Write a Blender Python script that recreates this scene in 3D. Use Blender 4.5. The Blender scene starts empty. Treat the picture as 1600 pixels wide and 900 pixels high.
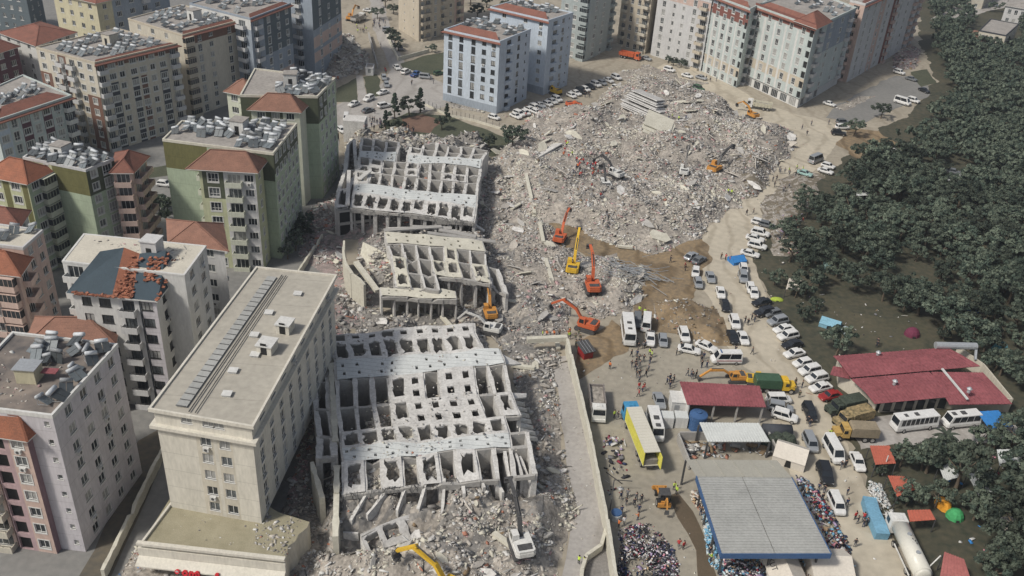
import bpy, bmesh, math, random
import numpy as np
from mathutils import Vector, Matrix
random.seed(7); rng = np.random.default_rng(7)
SC = bpy.context.scene; COL = SC.collection
R = math.radians
# ---------------------------------------------------------------- camera (solved from the vanishing points)
FPX, CH = 1433.0, 98.0
_n = np.array([640.0-800, 2900.0-450, FPX]); _n /= np.linalg.norm(_n)
_s = _n[2]; _c = (1-_s*_s)**.5; CF = np.array([0, _c, -_s]); _rz = -_n[0]; _b = _s*_rz/_c
CR = np.array([(1-_rz*_rz-_b*_b)**.5, _b, _rz]); CD = np.cross(CF, CR)
cam = bpy.data.cameras.new('camera'); camo = bpy.data.objects.new('camera', cam); COL.objects.link(camo)
cam.sensor_width = 36; cam.lens = FPX/1600*36; cam.clip_start = 1; cam.clip_end = 4000
camo.matrix_world = Matrix(((CR[0], -CD[0], -CF[0], 0), (CR[1], -CD[1], -CF[1], 0), (CR[2], -CD[2], -CF[2], CH), (0, 0, 0, 1)))
SC.camera = camo
# ---------------------------------------------------------------- light
SUN_EL, SUN_AZ = R(48), R(212)      # azimuth of the direction TOWARDS the sun, from +X counter-clockwise
sd = Vector((math.cos(SUN_AZ)*math.cos(SUN_EL), math.sin(SUN_AZ)*math.cos(SUN_EL), math.sin(SUN_EL)))
w = bpy.data.worlds.new('World'); SC.world = w; w.use_nodes = True
nt = w.node_tree; nt.nodes.clear()
sky = nt.nodes.new('ShaderNodeTexSky'); sky.sky_type = 'NISHITA'; sky.sun_disc = False
sky.sun_elevation = SUN_EL; sky.sun_rotation = math.pi/2-SUN_AZ
sky.air_density = 1.0; sky.dust_density = 3.0; sky.ozone_density = 1.5
bg = nt.nodes.new('ShaderNodeBackground'); bg.inputs[1].default_value = .085
wo = nt.nodes.new('ShaderNodeOutputWorld'); hs_ = nt.nodes.new('ShaderNodeHueSaturation'); hs_.inputs['Saturation'].default_value = .55; nt.links.new(sky.outputs[0], hs_.inputs['Color']); nt.links.new(hs_.outputs[0], bg.inputs[0]); nt.links.new(bg.outputs[0], wo.inputs[0])
sl = bpy.data.lights.new('sun', 'SUN'); sl.energy = 2.9; sl.angle = R(8); sl.color = (1, .94, .84)
so = bpy.data.objects.new('sun', sl); COL.objects.link(so); so.rotation_euler = sd.to_track_quat('Z', 'Y').to_euler(); so.location = (0, 0, 200)
SC.view_settings.view_transform = 'Standard'; SC.view_settings.look = 'None'; SC.view_settings.exposure = .12; SC.view_settings.gamma = 1
SC.view_settings.use_curve_mapping = False
SC.render.engine = 'CYCLES'
# ---------------------------------------------------------------- helpers
def G(px, py, z=0.0):
    v = CR*(px-800)/FPX+CD*(py-450)/FPX+CF
    t = (z-CH)/v[2]; return Vector((v[0]*t, v[1]*t, z))
def depth(p): return float(p[0]*CF[0]+p[1]*CF[1]+(p[2]-CH)*CF[2])
def heading(px, py, dx, dy):
    a = G(px, py); b = G(px+dx, py+dy); return math.atan2(b.y-a.y, b.x-a.x)

MATS = {}
def M(name, col, rough=.85, var=.18, scale=.35, fine=3.0, bump=0.0, metal=0.0, spec=.3, stretch=1.0, coord='Object', alt=None, rnd=0.0, joint=None, tracks=0):
    if name in MATS: return MATS[name]
    m = bpy.data.materials.new(name); m.use_nodes = True; n = m.node_tree.nodes; l = m.node_tree.links
    b = n['Principled BSDF']; b.inputs['Roughness'].default_value = rough; b.inputs['Metallic'].default_value = metal
    b.inputs['Specular IOR Level'].default_value = spec
    tc = n.new('ShaderNodeTexCoord'); mp = n.new('ShaderNodeMapping'); l.new(tc.outputs[coord], mp.inputs[0])
    mp.inputs['Scale'].default_value = (1, 1, stretch)
    a = n.new('ShaderNodeTexNoise'); a.inputs['Scale'].default_value = scale; a.inputs['Detail'].default_value = 5; a.inputs['Roughness'].default_value = .65
    f = n.new('ShaderNodeTexNoise'); f.inputs['Scale'].default_value = fine; f.inputs['Detail'].default_value = 3
    l.new(mp.outputs[0], a.inputs[0]); l.new(mp.outputs[0], f.inputs[0])
    ad = n.new('ShaderNodeMath'); ad.operation = 'ADD'; l.new(a.outputs[0], ad.inputs[0]); l.new(f.outputs[0], ad.inputs[1])
    mr = n.new('ShaderNodeMapRange'); mr.inputs[1].default_value = .7; mr.inputs[2].default_value = 1.3; l.new(ad.outputs[0], mr.inputs[0])
    mx = n.new('ShaderNodeMix'); mx.data_type = 'RGBA'; l.new(mr.outputs[0], mx.inputs[0])
    c0 = alt if alt else tuple(c*(1-var) for c in col)
    mx.inputs[6].default_value = (*c0, 1); mx.inputs[7].default_value = (*[min(1, c*(1+var)) if not alt else c for c in col], 1)
    out = mx.outputs[2]
    if joint:        # panel or floor joints every so many metres
        ax, per, wd, dk = joint; sx = n.new('ShaderNodeSeparateXYZ'); l.new(tc.outputs[coord], sx.inputs[0]); dv = n.new('ShaderNodeMath'); dv.operation = 'DIVIDE'; dv.inputs[1].default_value = per; l.new(sx.outputs[ax], dv.inputs[0])
        fr = n.new('ShaderNodeMath'); fr.operation = 'FRACT'; l.new(dv.outputs[0], fr.inputs[0]); lt = n.new('ShaderNodeMath'); lt.operation = 'LESS_THAN'; lt.inputs[1].default_value = wd/per; l.new(fr.outputs[0], lt.inputs[0])
        m2 = n.new('ShaderNodeMix'); m2.data_type = 'RGBA'; m2.blend_type = 'MULTIPLY'; l.new(lt.outputs[0], m2.inputs[0]); l.new(out, m2.inputs[6]); m2.inputs[7].default_value = (dk, dk, dk, 1); out = m2.outputs[2]
    if tracks:       # tyre tracks worn into the ground
        wv = n.new('ShaderNodeTexWave'); wv.inputs['Scale'].default_value = .045; wv.inputs['Distortion'].default_value = 16; wv.inputs['Detail'].default_value = 3; wv.inputs['Detail Scale'].default_value = .8; l.new(mp.outputs[0], wv.inputs[0])
        r3 = n.new('ShaderNodeMapRange'); r3.inputs[1].default_value = .0; r3.inputs[2].default_value = .22; r3.inputs[3].default_value = tracks; r3.inputs[4].default_value = 0; l.new(wv.outputs[1], r3.inputs[0])
        m2 = n.new('ShaderNodeMix'); m2.data_type = 'RGBA'; m2.blend_type = 'MULTIPLY'; l.new(r3.outputs[0], m2.inputs[0]); l.new(out, m2.inputs[6]); m2.inputs[7].default_value = (.55, .52, .48, 1); out = m2.outputs[2]
    if rnd:
        oi = n.new('ShaderNodeObjectInfo'); hs = n.new('ShaderNodeHueSaturation'); r2 = n.new('ShaderNodeMapRange')
        r2.inputs[3].default_value = 1-rnd; r2.inputs[4].default_value = 1+rnd
        l.new(oi.outputs['Random'], r2.inputs[0]); l.new(r2.outputs[0], hs.inputs['Value']); l.new(out, hs.inputs['Color']); out = hs.outputs[0]
    l.new(out, b.inputs['Base Color'])
    if bump:
        bp = n.new('ShaderNodeBump'); bp.inputs['Strength'].default_value = bump; bp.inputs['Distance'].default_value = .15
        l.new(ad.outputs[0], bp.inputs['Height']); l.new(bp.outputs[0], b.inputs['Normal'])
    MATS[name] = m; return m
def tile_mat(name, col, alt):
    m = M(name, col, rough=.9, alt=alt, scale=.5, fine=6); n = m.node_tree.nodes; l = m.node_tree.links
    wv = n.new('ShaderNodeTexWave'); wv.bands_direction = 'Z'; wv.inputs['Scale'].default_value = 1.1; wv.inputs['Distortion'].default_value = 1.2
    wv.inputs['Detail'].default_value = 2; wv.wave_profile = 'SAW'
    tc = n['Texture Coordinate']; l.new(tc.outputs['Object'], wv.inputs[0])
    bp = n.new('ShaderNodeBump'); bp.inputs['Strength'].default_value = .8; bp.inputs['Distance'].default_value = .12
    l.new(wv.outputs[1], bp.inputs['Height']); l.new(bp.outputs[0], n['Principled BSDF'].inputs['Normal'])
    return m

class MB:
    def __init__(s): s.v = []; s.f = []; s.m = []
    def quad(s, a, b, c, d, m=0):
        i = len(s.v); s.v += [tuple(a), tuple(b), tuple(c), tuple(d)]; s.f.append((i, i+1, i+2, i+3)); s.m.append(m)
    def poly(s, pts, m=0):
        i = len(s.v); s.v += [tuple(p) for p in pts]; s.f.append(tuple(range(i, i+len(pts)))); s.m.append(m)
    def hexa(s, p, m=0):        # p: 4 bottom + 4 top
        i = len(s.v); s.v += [tuple(q) for q in p]
        for f in ((3, 2, 1, 0), (4, 5, 6, 7), (0, 1, 5, 4), (1, 2, 6, 5), (2, 3, 7, 6), (3, 0, 4, 7)):
            s.f.append(tuple(i+k for k in f)); s.m.append(m)
    def box(s, x0, x1, y0, y1, z0, z1, m=0, T=None):
        p = [(x0, y0, z0), (x1, y0, z0), (x1, y1, z0), (x0, y1, z0), (x0, y0, z1), (x1, y0, z1), (x1, y1, z1), (x0, y1, z1)]
        if T is not None: p = [T @ Vector(q) for q in p]
        s.hexa(p, m)
    def prism(s, poly, z0, z1, m=0, mt=None):
        n = len(poly); i = len(s.v)
        s.v += [(p[0], p[1], z0) for p in poly]+[(p[0], p[1], z1) for p in poly]
        s.f.append(tuple(i+k for k in reversed(range(n)))); s.m.append(m)
        s.f.append(tuple(i+n+k for k in range(n))); s.m.append(m if mt is None else mt)
        for k in range(n): s.f.append((i+k, i+(k+1) % n, i+n+(k+1) % n, i+n+k)); s.m.append(m)
    def extr(s, prof, y0, y1, m=0, T=None):   # profile (x,z) extruded along y
        n = len(prof); i = len(s.v); P = [(x, y0, z) for x, z in prof]+[(x, y1, z) for x, z in prof]
        if T is not None: P = [tuple(T @ Vector(q)) for q in P]
        s.v += P; s.f.append(tuple(i+k for k in range(n))); s.m.append(m)
        s.f.append(tuple(i+n+k for k in reversed(range(n)))); s.m.append(m)
        for k in range(n): s.f.append((i+(k+1) % n, i+k, i+n+k, i+n+(k+1) % n)); s.m.append(m)
    def cyl(s, a, b, r, n=10, m=0, r2=None, caps=True, mc=None):
        a = Vector(a); b = Vector(b); d = (b-a).normalized(); u = d.orthogonal().normalized(); w_ = d.cross(u); r2 = r if r2 is None else r2
        i = len(s.v)
        for c, q in ((a, r), (b, r2)):
            for k in range(n):
                t = 2*math.pi*k/n; s.v.append(tuple(c+u*math.cos(t)*q+w_*math.sin(t)*q))
        for k in range(n): s.f.append((i+k, i+(k+1) % n, i+n+(k+1) % n, i+n+k)); s.m.append(m)
        if caps:
            mc = m if mc is None else mc
            s.f.append(tuple(i+k for k in reversed(range(n)))); s.m.append(mc); s.f.append(tuple(i+n+k for k in range(n))); s.m.append(mc)
    def bar(s, a, b, wd, hg, m=0, up=(0, 0, 1)):
        a = Vector(a); b = Vector(b); d = (b-a).normalized(); u = d.cross(Vector(up))
        u = (u.normalized() if u.length > 1e-4 else d.orthogonal().normalized()); v = u.cross(d)
        P = [c+u*su*wd/2+v*sv*hg/2 for c in (a, b) for su, sv in ((-1, -1), (1, -1), (1, 1), (-1, 1))]
        s.hexa([P[0], P[1], P[2], P[3], P[4], P[5], P[6], P[7]], m)
    def mesh(s, name, mats, smooth=False):
        me = bpy.data.meshes.new(name); me.from_pydata(s.v, [], s.f)
        for mt in (mats if isinstance(mats, (list, tuple)) else [mats]): me.materials.append(mt)
        me.polygons.foreach_set('material_index', s.m)
        if smooth: me.polygons.foreach_set('use_smooth', [True]*len(s.f))
        me.validate(); me.update(); return me
def ob(name, me, parent=None, loc=None, mat=None):
    o = bpy.data.objects.new(name, me); COL.objects.link(o)
    if parent is not None: o.parent = parent
    if mat is not None: o.matrix_local = mat
    elif loc is not None: o.location = loc
    return o
def tag(o, label=None, cat=None, group=None, kind=None):
    if label: o['label'] = label
    if cat: o['category'] = cat
    if group: o['group'] = group
    if kind: o['kind'] = kind
    return o
def thing(name, label, cat, loc=(0, 0, 0), rz=0, group=None):
    o = bpy.data.objects.new(name, None); COL.objects.link(o); o.location = loc; o.rotation_euler = (0, 0, rz); o.empty_display_size = .1
    return tag(o, label, cat, group)
def struct(name, me, kind='structure', label=None):
    o = ob(name, me); o['kind'] = kind
    if label: o['label'] = label
    return o
CH_ = {}
def kids(o): return [c for c in CH_.get(o.name, [])]
def copy_tree(o, paint=None, parent=None):
    c = o.copy(); COL.objects.link(c)
    if parent is not None:
        c.parent = parent; c.matrix_parent_inverse = o.matrix_parent_inverse.copy()
    if paint and c.type == 'MESH':
        for k, s in enumerate(c.data.materials):
            if s and s.name in paint: c.material_slots[k].link = 'OBJECT'; c.material_slots[k].material = paint[s.name]
    for ch in o.children: copy_tree(ch, paint, c)
    return c
def put(o, x, y, z=0, rz=0, label=None, group=None, cat=None):
    o.location = (x, y, z); o.rotation_euler = (0, 0, rz); return tag(o, label, cat, group)
PROTO = {}
USED = set()
def inst(kind, label, group=None, paint=None, cat=None):   # first use takes the prototype itself
    p = PROTO[kind]
    if kind in USED: o = copy_tree(p, paint)
    else:
        o = p; USED.add(kind)
        if paint:
            def rec(c):
                if c.type == 'MESH':
                    for k, s in enumerate(c.data.materials):
                        if s and s.name in paint: c.material_slots[k].link = 'OBJECT'; c.material_slots[k].material = paint[s.name]
                for q in c.children: rec(q)
            rec(p)
    if 'group' in o.keys() and not group: del o['group']
    return tag(o, label, cat, group)
# numpy value noise
_perm = rng.random((256, 256))
def vnoise(x, y, s=1.0, o=4):
    x = np.asarray(x, float)/s; y = np.asarray(y, float)/s; r = 0; a = 1; t = 0
    for k in range(o):
        xi = np.floor(x).astype(int); yi = np.floor(y).astype(int); fx = x-xi; fy = y-yi; fx = fx*fx*(3-2*fx); fy = fy*fy*(3-2*fy)
        g = lambda i, j: _perm[(xi+i) % 256, (yi+j) % 256]
        r = r+a*((g(0, 0)*(1-fx)+g(1, 0)*fx)*(1-fy)+(g(0, 1)*(1-fx)+g(1, 1)*fx)*fy); t += a; a *= .5; x = x*2+17; y = y*2+31
    return r/t
def inpoly(x, y, P):
    x = np.asarray(x); y = np.asarray(y); ins = np.zeros(x.shape, bool); n = len(P)
    for i in range(n):
        x0, y0 = P[i][0], P[i][1]; x1, y1 = P[(i+1) % n][0], P[(i+1) % n][1]
        if y0 == y1: continue
        c = ((y0 > y) != (y1 > y)) & (x < (x1-x0)*(y-y0)/(y1-y0)+x0); ins ^= c
    return ins
def edgedist(x, y, P):
    d = np.full(np.shape(x), 1e9)
    for i in range(len(P)):
        ax, ay = P[i][0], P[i][1]; bx, by = P[(i+1) % len(P)][0], P[(i+1) % len(P)][1]; vx, vy = bx-ax, by-ay; L = vx*vx+vy*vy+1e-9
        t = np.clip(((x-ax)*vx+(y-ay)*vy)/L, 0, 1); d = np.minimum(d, np.hypot(x-ax-t*vx, y-ay-t*vy))
    return d
def PW(pts, z=0): return [G(x, y, z) for x, y in pts]
def npmesh(name, V, F, mi, mats, smooth=False):
    me = bpy.data.meshes.new(name); nv = len(V); nf = len(F); k = F.shape[1]
    me.vertices.add(nv); me.vertices.foreach_set('co', V.astype(np.float32).ravel())
    me.loops.add(nf*k); me.loops.foreach_set('vertex_index', F.astype(np.int32).ravel())
    me.polygons.add(nf); me.polygons.foreach_set('loop_start', np.arange(0, nf*k, k, dtype=np.int32)); me.polygons.foreach_set('loop_total', np.full(nf, k, np.int32))
    me.polygons.foreach_set('material_index', np.asarray(mi, np.int32))
    for m in mats: me.materials.append(m)
    me.update(calc_edges=True); me.validate()
    if smooth: me.polygons.foreach_set('use_smooth', [True]*nf)
    return me
# ---------------------------------------------------------------- materials
WHITE = M('white_paint', (.56, .56, .545), var=.13, stretch=.3); CREAM = M('cream_plaster', (.51, .475, .40), var=.14, stretch=.3)
HOTELW = M('warm_white_plaster', joint=(2, 3.0, .07, .72), col=(.57, .545, .48), var=.14, stretch=.25); LILACW = M('cool_white_plaster', joint=(2, 3.0, .07, .72), col=(.50, .48, .505), var=.14, stretch=.25)
LIGHTW = M('light_grey_plaster', (.50, .50, .50), var=.14, stretch=.3); BEIGE = M('beige_plaster', (.46, .41, .33), var=.14, stretch=.3)
YELLOW = M('pale_yellow_plaster', (.50, .465, .33), var=.14, stretch=.3); BROWN = M('brown_plaster', (.17, .095, .07), var=.12, stretch=.3)
GREENL = M('pale_green_plaster', joint=(2, 3.0, .07, .72), col=(.36, .425, .315), var=.14, stretch=.3); GREENY = M('yellow_green_plaster', (.44, .455, .30), var=.14, stretch=.3)
GREENW = M('cream_green_plaster', (.50, .515, .43), var=.14, stretch=.3); OLIVE = M('olive_plaster', joint=(2, 3.0, .07, .72), col=(.135, .13, .055), var=.16, stretch=.3)
OLIVED = M('dark_olive_plaster', joint=(2, 3.0, .07, .72), col=(.075, .085, .055), var=.16, stretch=.3); PINK = M('dusty_pink_plaster', (.40, .29, .30), var=.14, stretch=.3)
PINKD = M('dark_pink_plaster', (.24, .16, .18), var=.16, stretch=.3); SALMON = M('salmon_plaster', (.50, .38, .33), var=.14, stretch=.3)
BLUEW = M('ice_blue_plaster', (.46, .52, .59), var=.14, stretch=.3); TEALW = M('teal_white_plaster', (.43, .48, .47), var=.14, stretch=.3)
GREYB = M('blue_grey_plaster', (.27, .31, .36), var=.16, stretch=.3); GREYD = M('dark_grey_siding', (.10, .125, .14), var=.12, stretch=6)
GREYG = M('grey_green_plaster', (.34, .38, .38), var=.16, stretch=.3); CHARC = M('charcoal_plaster', (.05, .055, .065), var=.15)
REDB = M('red_brown_panel', (.19, .08, .065), var=.12); PURPLE = M('maroon_plaster', (.10, .045, .06), var=.12)
ROOFG = M('grey_roof_felt', (.30, .28, .26), var=.25, scale=.25, fine=1.5); ROOFB = M('beige_roof_screed', (.43, .405, .35), alt=(.325, .305, .265), scale=.12, fine=1.2, joint=(1, 8.0, .12, .8))
ROOFD = M('dark_roof_felt', (.09, .085, .085), alt=(.26, .22, .19), scale=.12, fine=.5); ROOFC = M('dusty_cream_roof', (.52, .49, .42), var=.15, scale=.3)
TILE = tile_mat('red_roof_tiles', (.27, .115, .085), (.15, .075, .058)); TILEO = tile_mat('orange_roof_tiles', (.37, .145, .085), (.20, .09, .06))
TILED = tile_mat('faded_roof_tiles', (.31, .165, .12), (.18, .10, .075))
GLASS = M('window_glass', (.025, .03, .035), rough=.12, spec=.6, var=.3); CURT = M('curtained_glass', (.30, .30, .29), rough=.3, var=.3, scale=1.2)
CURM = M('half_drawn_glass', (.10, .11, .115), rough=.25, var=.4, scale=1.5); FRAME = M('white_window_frame', (.66, .66, .64), var=.04)
FRAMED = M('dark_window_frame', (.06, .06, .06), var=.1); DARK = M('dark_opening', (.02, .02, .02)); METAL = M('galvanised_metal', (.42, .44, .46), rough=.45, metal=.4, var=.15)
CONC = M('concrete', (.40, .39, .37), alt=(.30, .29, .275), scale=.5, fine=3, bump=.3); CONCL = M('pale_concrete', (.66, .65, .63), alt=(.40, .39, .375), scale=.5, fine=2.5, bump=.2)
CONCB = M('blue_white_concrete', (.62, .645, .64), alt=(.49, .51, .51), joint=(1, 1.05, .08, .6), scale=.4, fine=2.5, bump=.2); CONCY = M('cream_concrete', (.60, .58, .50), alt=(.46, .44, .37), scale=.4, fine=2, bump=.2)
CONCD = M('dark_concrete', (.21, .20, .19), var=.25, bump=.3); BRICK = M('broken_brick', (.36, .17, .12), var=.3, fine=8); PINKR = M('pink_rubble', (.42, .28, .28), var=.25, fine=5)
DUST = M('dust_grey', (.43, .40, .36), var=.2, fine=6); RUBW = M('white_fragment', (.56, .56, .545), var=.1); WOODM = M('weathered_timber', (.22, .16, .10), var=.25, fine=6)
TYRE = M('tyre_rubber', (.022, .022, .022), var=.2); RIM = M('alloy_rim', (.4, .4, .4), rough=.3, metal=.6); CARG = M('car_glass', (.018, .022, .027), rough=.08, spec=.7, var=.2)
LAMP = M('headlamp_glass', (.6, .6, .6), rough=.15, spec=.6); TAIL = M('tail_lamp', (.35, .02, .02), rough=.2)
PAINT = M('car_paint', (.64, .64, .63), rough=.32, spec=.5, var=.12, scale=1.2)
PNT = {'white': PAINT, 'silver': M('silver_car_paint', (.38, .40, .42), rough=.3, metal=.4, var=.05), 'grey': M('grey_car_paint', (.14, .15, .16), rough=.3, var=.06),
       'black': M('black_car_paint', (.02, .022, .026), rough=.2, spec=.6), 'blue': M('blue_car_paint', (.04, .10, .28), rough=.3), 'red': M('red_car_paint', (.28, .03, .03), rough=.3),
       'green': M('green_car_paint', (.05, .10, .06), rough=.4), 'teal': M('teal_car_paint', (.30, .45, .42), rough=.3)}
ORANGE = M('orange_machine_paint', (.50, .12, .05), rough=.5, var=.2, fine=5); YELM = M('yellow_machine_paint', (.62, .40, .04), rough=.5, var=.2, fine=5)
WHM = M('white_machine_paint', (.62, .62, .60), rough=.5, var=.15); AMB = M('amber_machine_paint', (.52, .25, .06), rough=.5, var=.2)
STEEL = M('dark_steel', (.07, .07, .072), rough=.6, var=.3); REDM = M('red_sheet_metal', (.25, .085, .095), rough=.8, spec=.15, var=.28, scale=.3, fine=2); GREYM = M('grey_sheet_metal', (.34, .345, .335), rough=.75, spec=.2, var=.16, scale=.25)
BEIGM = M('beige_sheet_roof', (.34, .33, .29), var=.1); BLUEM = M('blue_sheet_metal', (.05, .11, .24), rough=.5, var=.15); WHMET = M('pale_sheet_metal', (.55, .57, .56), rough=.5, var=.1)
TARPB = M('blue_tarpaulin', (.04, .20, .50), rough=.55, var=.15); TENTW = M('off_white_canvas', (.58, .54, .48), var=.1); BLUESL = M('slate_blue_roofing', (.04, .062, .08), rough=.7, var=.15)
OLIVEC = M('sand_camouflage', (.40, .30, .16), alt=(.10, .09, .05), scale=1.3, fine=2.5); NETG = M('dark_camouflage_net', (.08, .10, .075), alt=(.02, .025, .02), scale=1.2, fine=4, bump=.5)
# ground
DIRT = M('dusty_earth', (.38, .34, .275), alt=(.26, .232, .185), tracks=.3, scale=.05, fine=.7, coord='Object', bump=.2)
ROADM = M('compacted_dust_road', (.51, .46, .37), alt=(.37, .335, .27), tracks=.4, scale=.06, fine=.6, bump=.15); BROWND = M('churned_brown_soil', (.30, .22, .13), alt=(.15, .12, .085), tracks=.7, scale=.12, fine=1.2, bump=.5)
ASPH = M('dusty_asphalt', (.235, .23, .22), alt=(.165, .165, .16), scale=.08, fine=.9); PALEG = M('pale_dust_concrete', (.41, .39, .37), alt=(.29, .275, .26), tracks=.3, scale=.1, fine=1.5, bump=.1)
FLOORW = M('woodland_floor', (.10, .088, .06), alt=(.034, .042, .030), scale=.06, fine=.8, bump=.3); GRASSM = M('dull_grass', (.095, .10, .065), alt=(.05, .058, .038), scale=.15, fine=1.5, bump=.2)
RUBG = M('rubble_ground', (.45, .41, .36), alt=(.14, .128, .115), scale=.35, fine=1.6, bump=1.0)
LEAF1 = M('olive_leaves', (.088, .108, .080), var=.3, fine=1.2, rnd=.5); LEAF2 = M('dark_leaves', (.042, .060, .046), var=.3, fine=1.2, rnd=.5); BARK = M('tree_bark', (.12, .095, .07), var=.25)
LEAF3 = M('pine_leaves', (.03, .05, .03), var=.25, fine=1.2, rnd=.2)
# ---------------------------------------------------------------- building kit
KIND = {'w': (1.5, 1.5, .85), 'm': (1.9, 1.55, .8), 'W': (2.1, 1.9, .45), 't': (.7, .8, 1.3), 'd': (1.0, 1.5, .8), 'F': (1.5, 2.15, .3),
        'B': (2.6, 2.2, .12), 'b': (1.9, 2.2, .12), 'E': (2.6, 1.5, .9), 'L': (3.0, 2.1, .5), 'S': (3.2, 2.6, .1), 'R': (2.5, 2.2, .12)}
WCACHE = {}
def win_meshes(k, fm, sur, pane):
    key = (k, fm.name, sur.name if sur else 0, pane.name)
    if key in WCACHE: return WCACHE[key]
    w_, h, s_ = KIND[k]; b = MB(); t = .09; x = w_/2
    for (x0, x1, z0, z1) in ((-x, x, 0, t), (-x, x, h-t, h), (-x, -x+t, t, h-t), (x-t, x, t, h-t)): b.box(x0, x1, -.2, -.1, z0, z1)
    nm = 1 if w_ < 1.9 else (2 if w_ < 2.7 else 3)
    if w_ > .9:
        for q in range(nm):
            xx = -x+w_*(q+1)/(nm+1); b.box(xx-.035, xx+.035, -.195, -.105, t, h-t)
    if h > 1.8 and k in 'FW': b.box(-x+t, x-t, -.19, -.11, h*.3, h*.3+.06)
    b.box(-x-.08, x+.08, -.1, .07, -.1, 0)
    if sur:
        g = .16
        for (x0, x1, z0, z1) in ((-x-g, x+g, h, h+g), (-x-g, x+g, -g-.1, -.1), (-x-g, -x, -.1, h), (x, x+g, -.1, h)): b.box(x0, x1, 0.003, .05, z0, z1, 1)
    me = b.mesh('window', [fm, sur or fm]); p = MB(); p.quad((-x+.02, -.16, .02), (x-.02, -.16, .02), (x-.02, -.16, h-.02), (-x+.02, -.16, h-.02))
    r = (me, p.mesh('pane', [pane])); WCACHE[key] = r; return r
BC = {}; AC_ = None
def balc_mesh(k, m, rail):
    key = (k, m.name, rail)
    if key in BC: return BC[key]
    w_ = KIND[k][0]+.7; d = {'B': 1.35, 'b': 1.2, 'E': 1.2, 'R': 1.2}[k]; b = MB(); x = w_/2
    if k == 'R':
        n = 8; pts = [(-x, 0)]+[(-x*math.cos(math.pi*q/n), d*math.sin(math.pi*q/n)**.7) for q in range(1, n)]+[(x, 0)]
        b.prism([(a, c) for a, c in pts][::-1], -.18, .95)
    else:
        b.box(-x, x, 0, d, -.18, 0)
        hh = .95
        b.box(-x, x, d-.12, d, 0, hh); b.box(-x, -x+.12, 0, d-.12, 0, hh); b.box(x-.12, x, 0, d-.12, 0, hh)
    if k == 'E':
        b.box(-x+.05, x-.05, 0, d-.05, .96, 2.35, 1)
        for q in range(5): xx = -x+.05+(w_-.16)*q/4; b.box(xx, xx+.06, d-.08, d-.02, .95, 2.36)
        b.box(-x, x, 0, d, 2.36, 2.5)
    elif rail == 2:
        for q in range(4): b.cyl((-x+.1+(w_-.2)*q/3, d-.06, .95), (-x+.1+(w_-.2)*q/3, d-.06, 1.2), .03, 5, 2)
        b.box(-x, x, d-.09, d-.03, 1.2, 1.25, 2)
    r = b.mesh('balcony', [m, GLASS, STEEL]); BC[key] = r; return r
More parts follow.
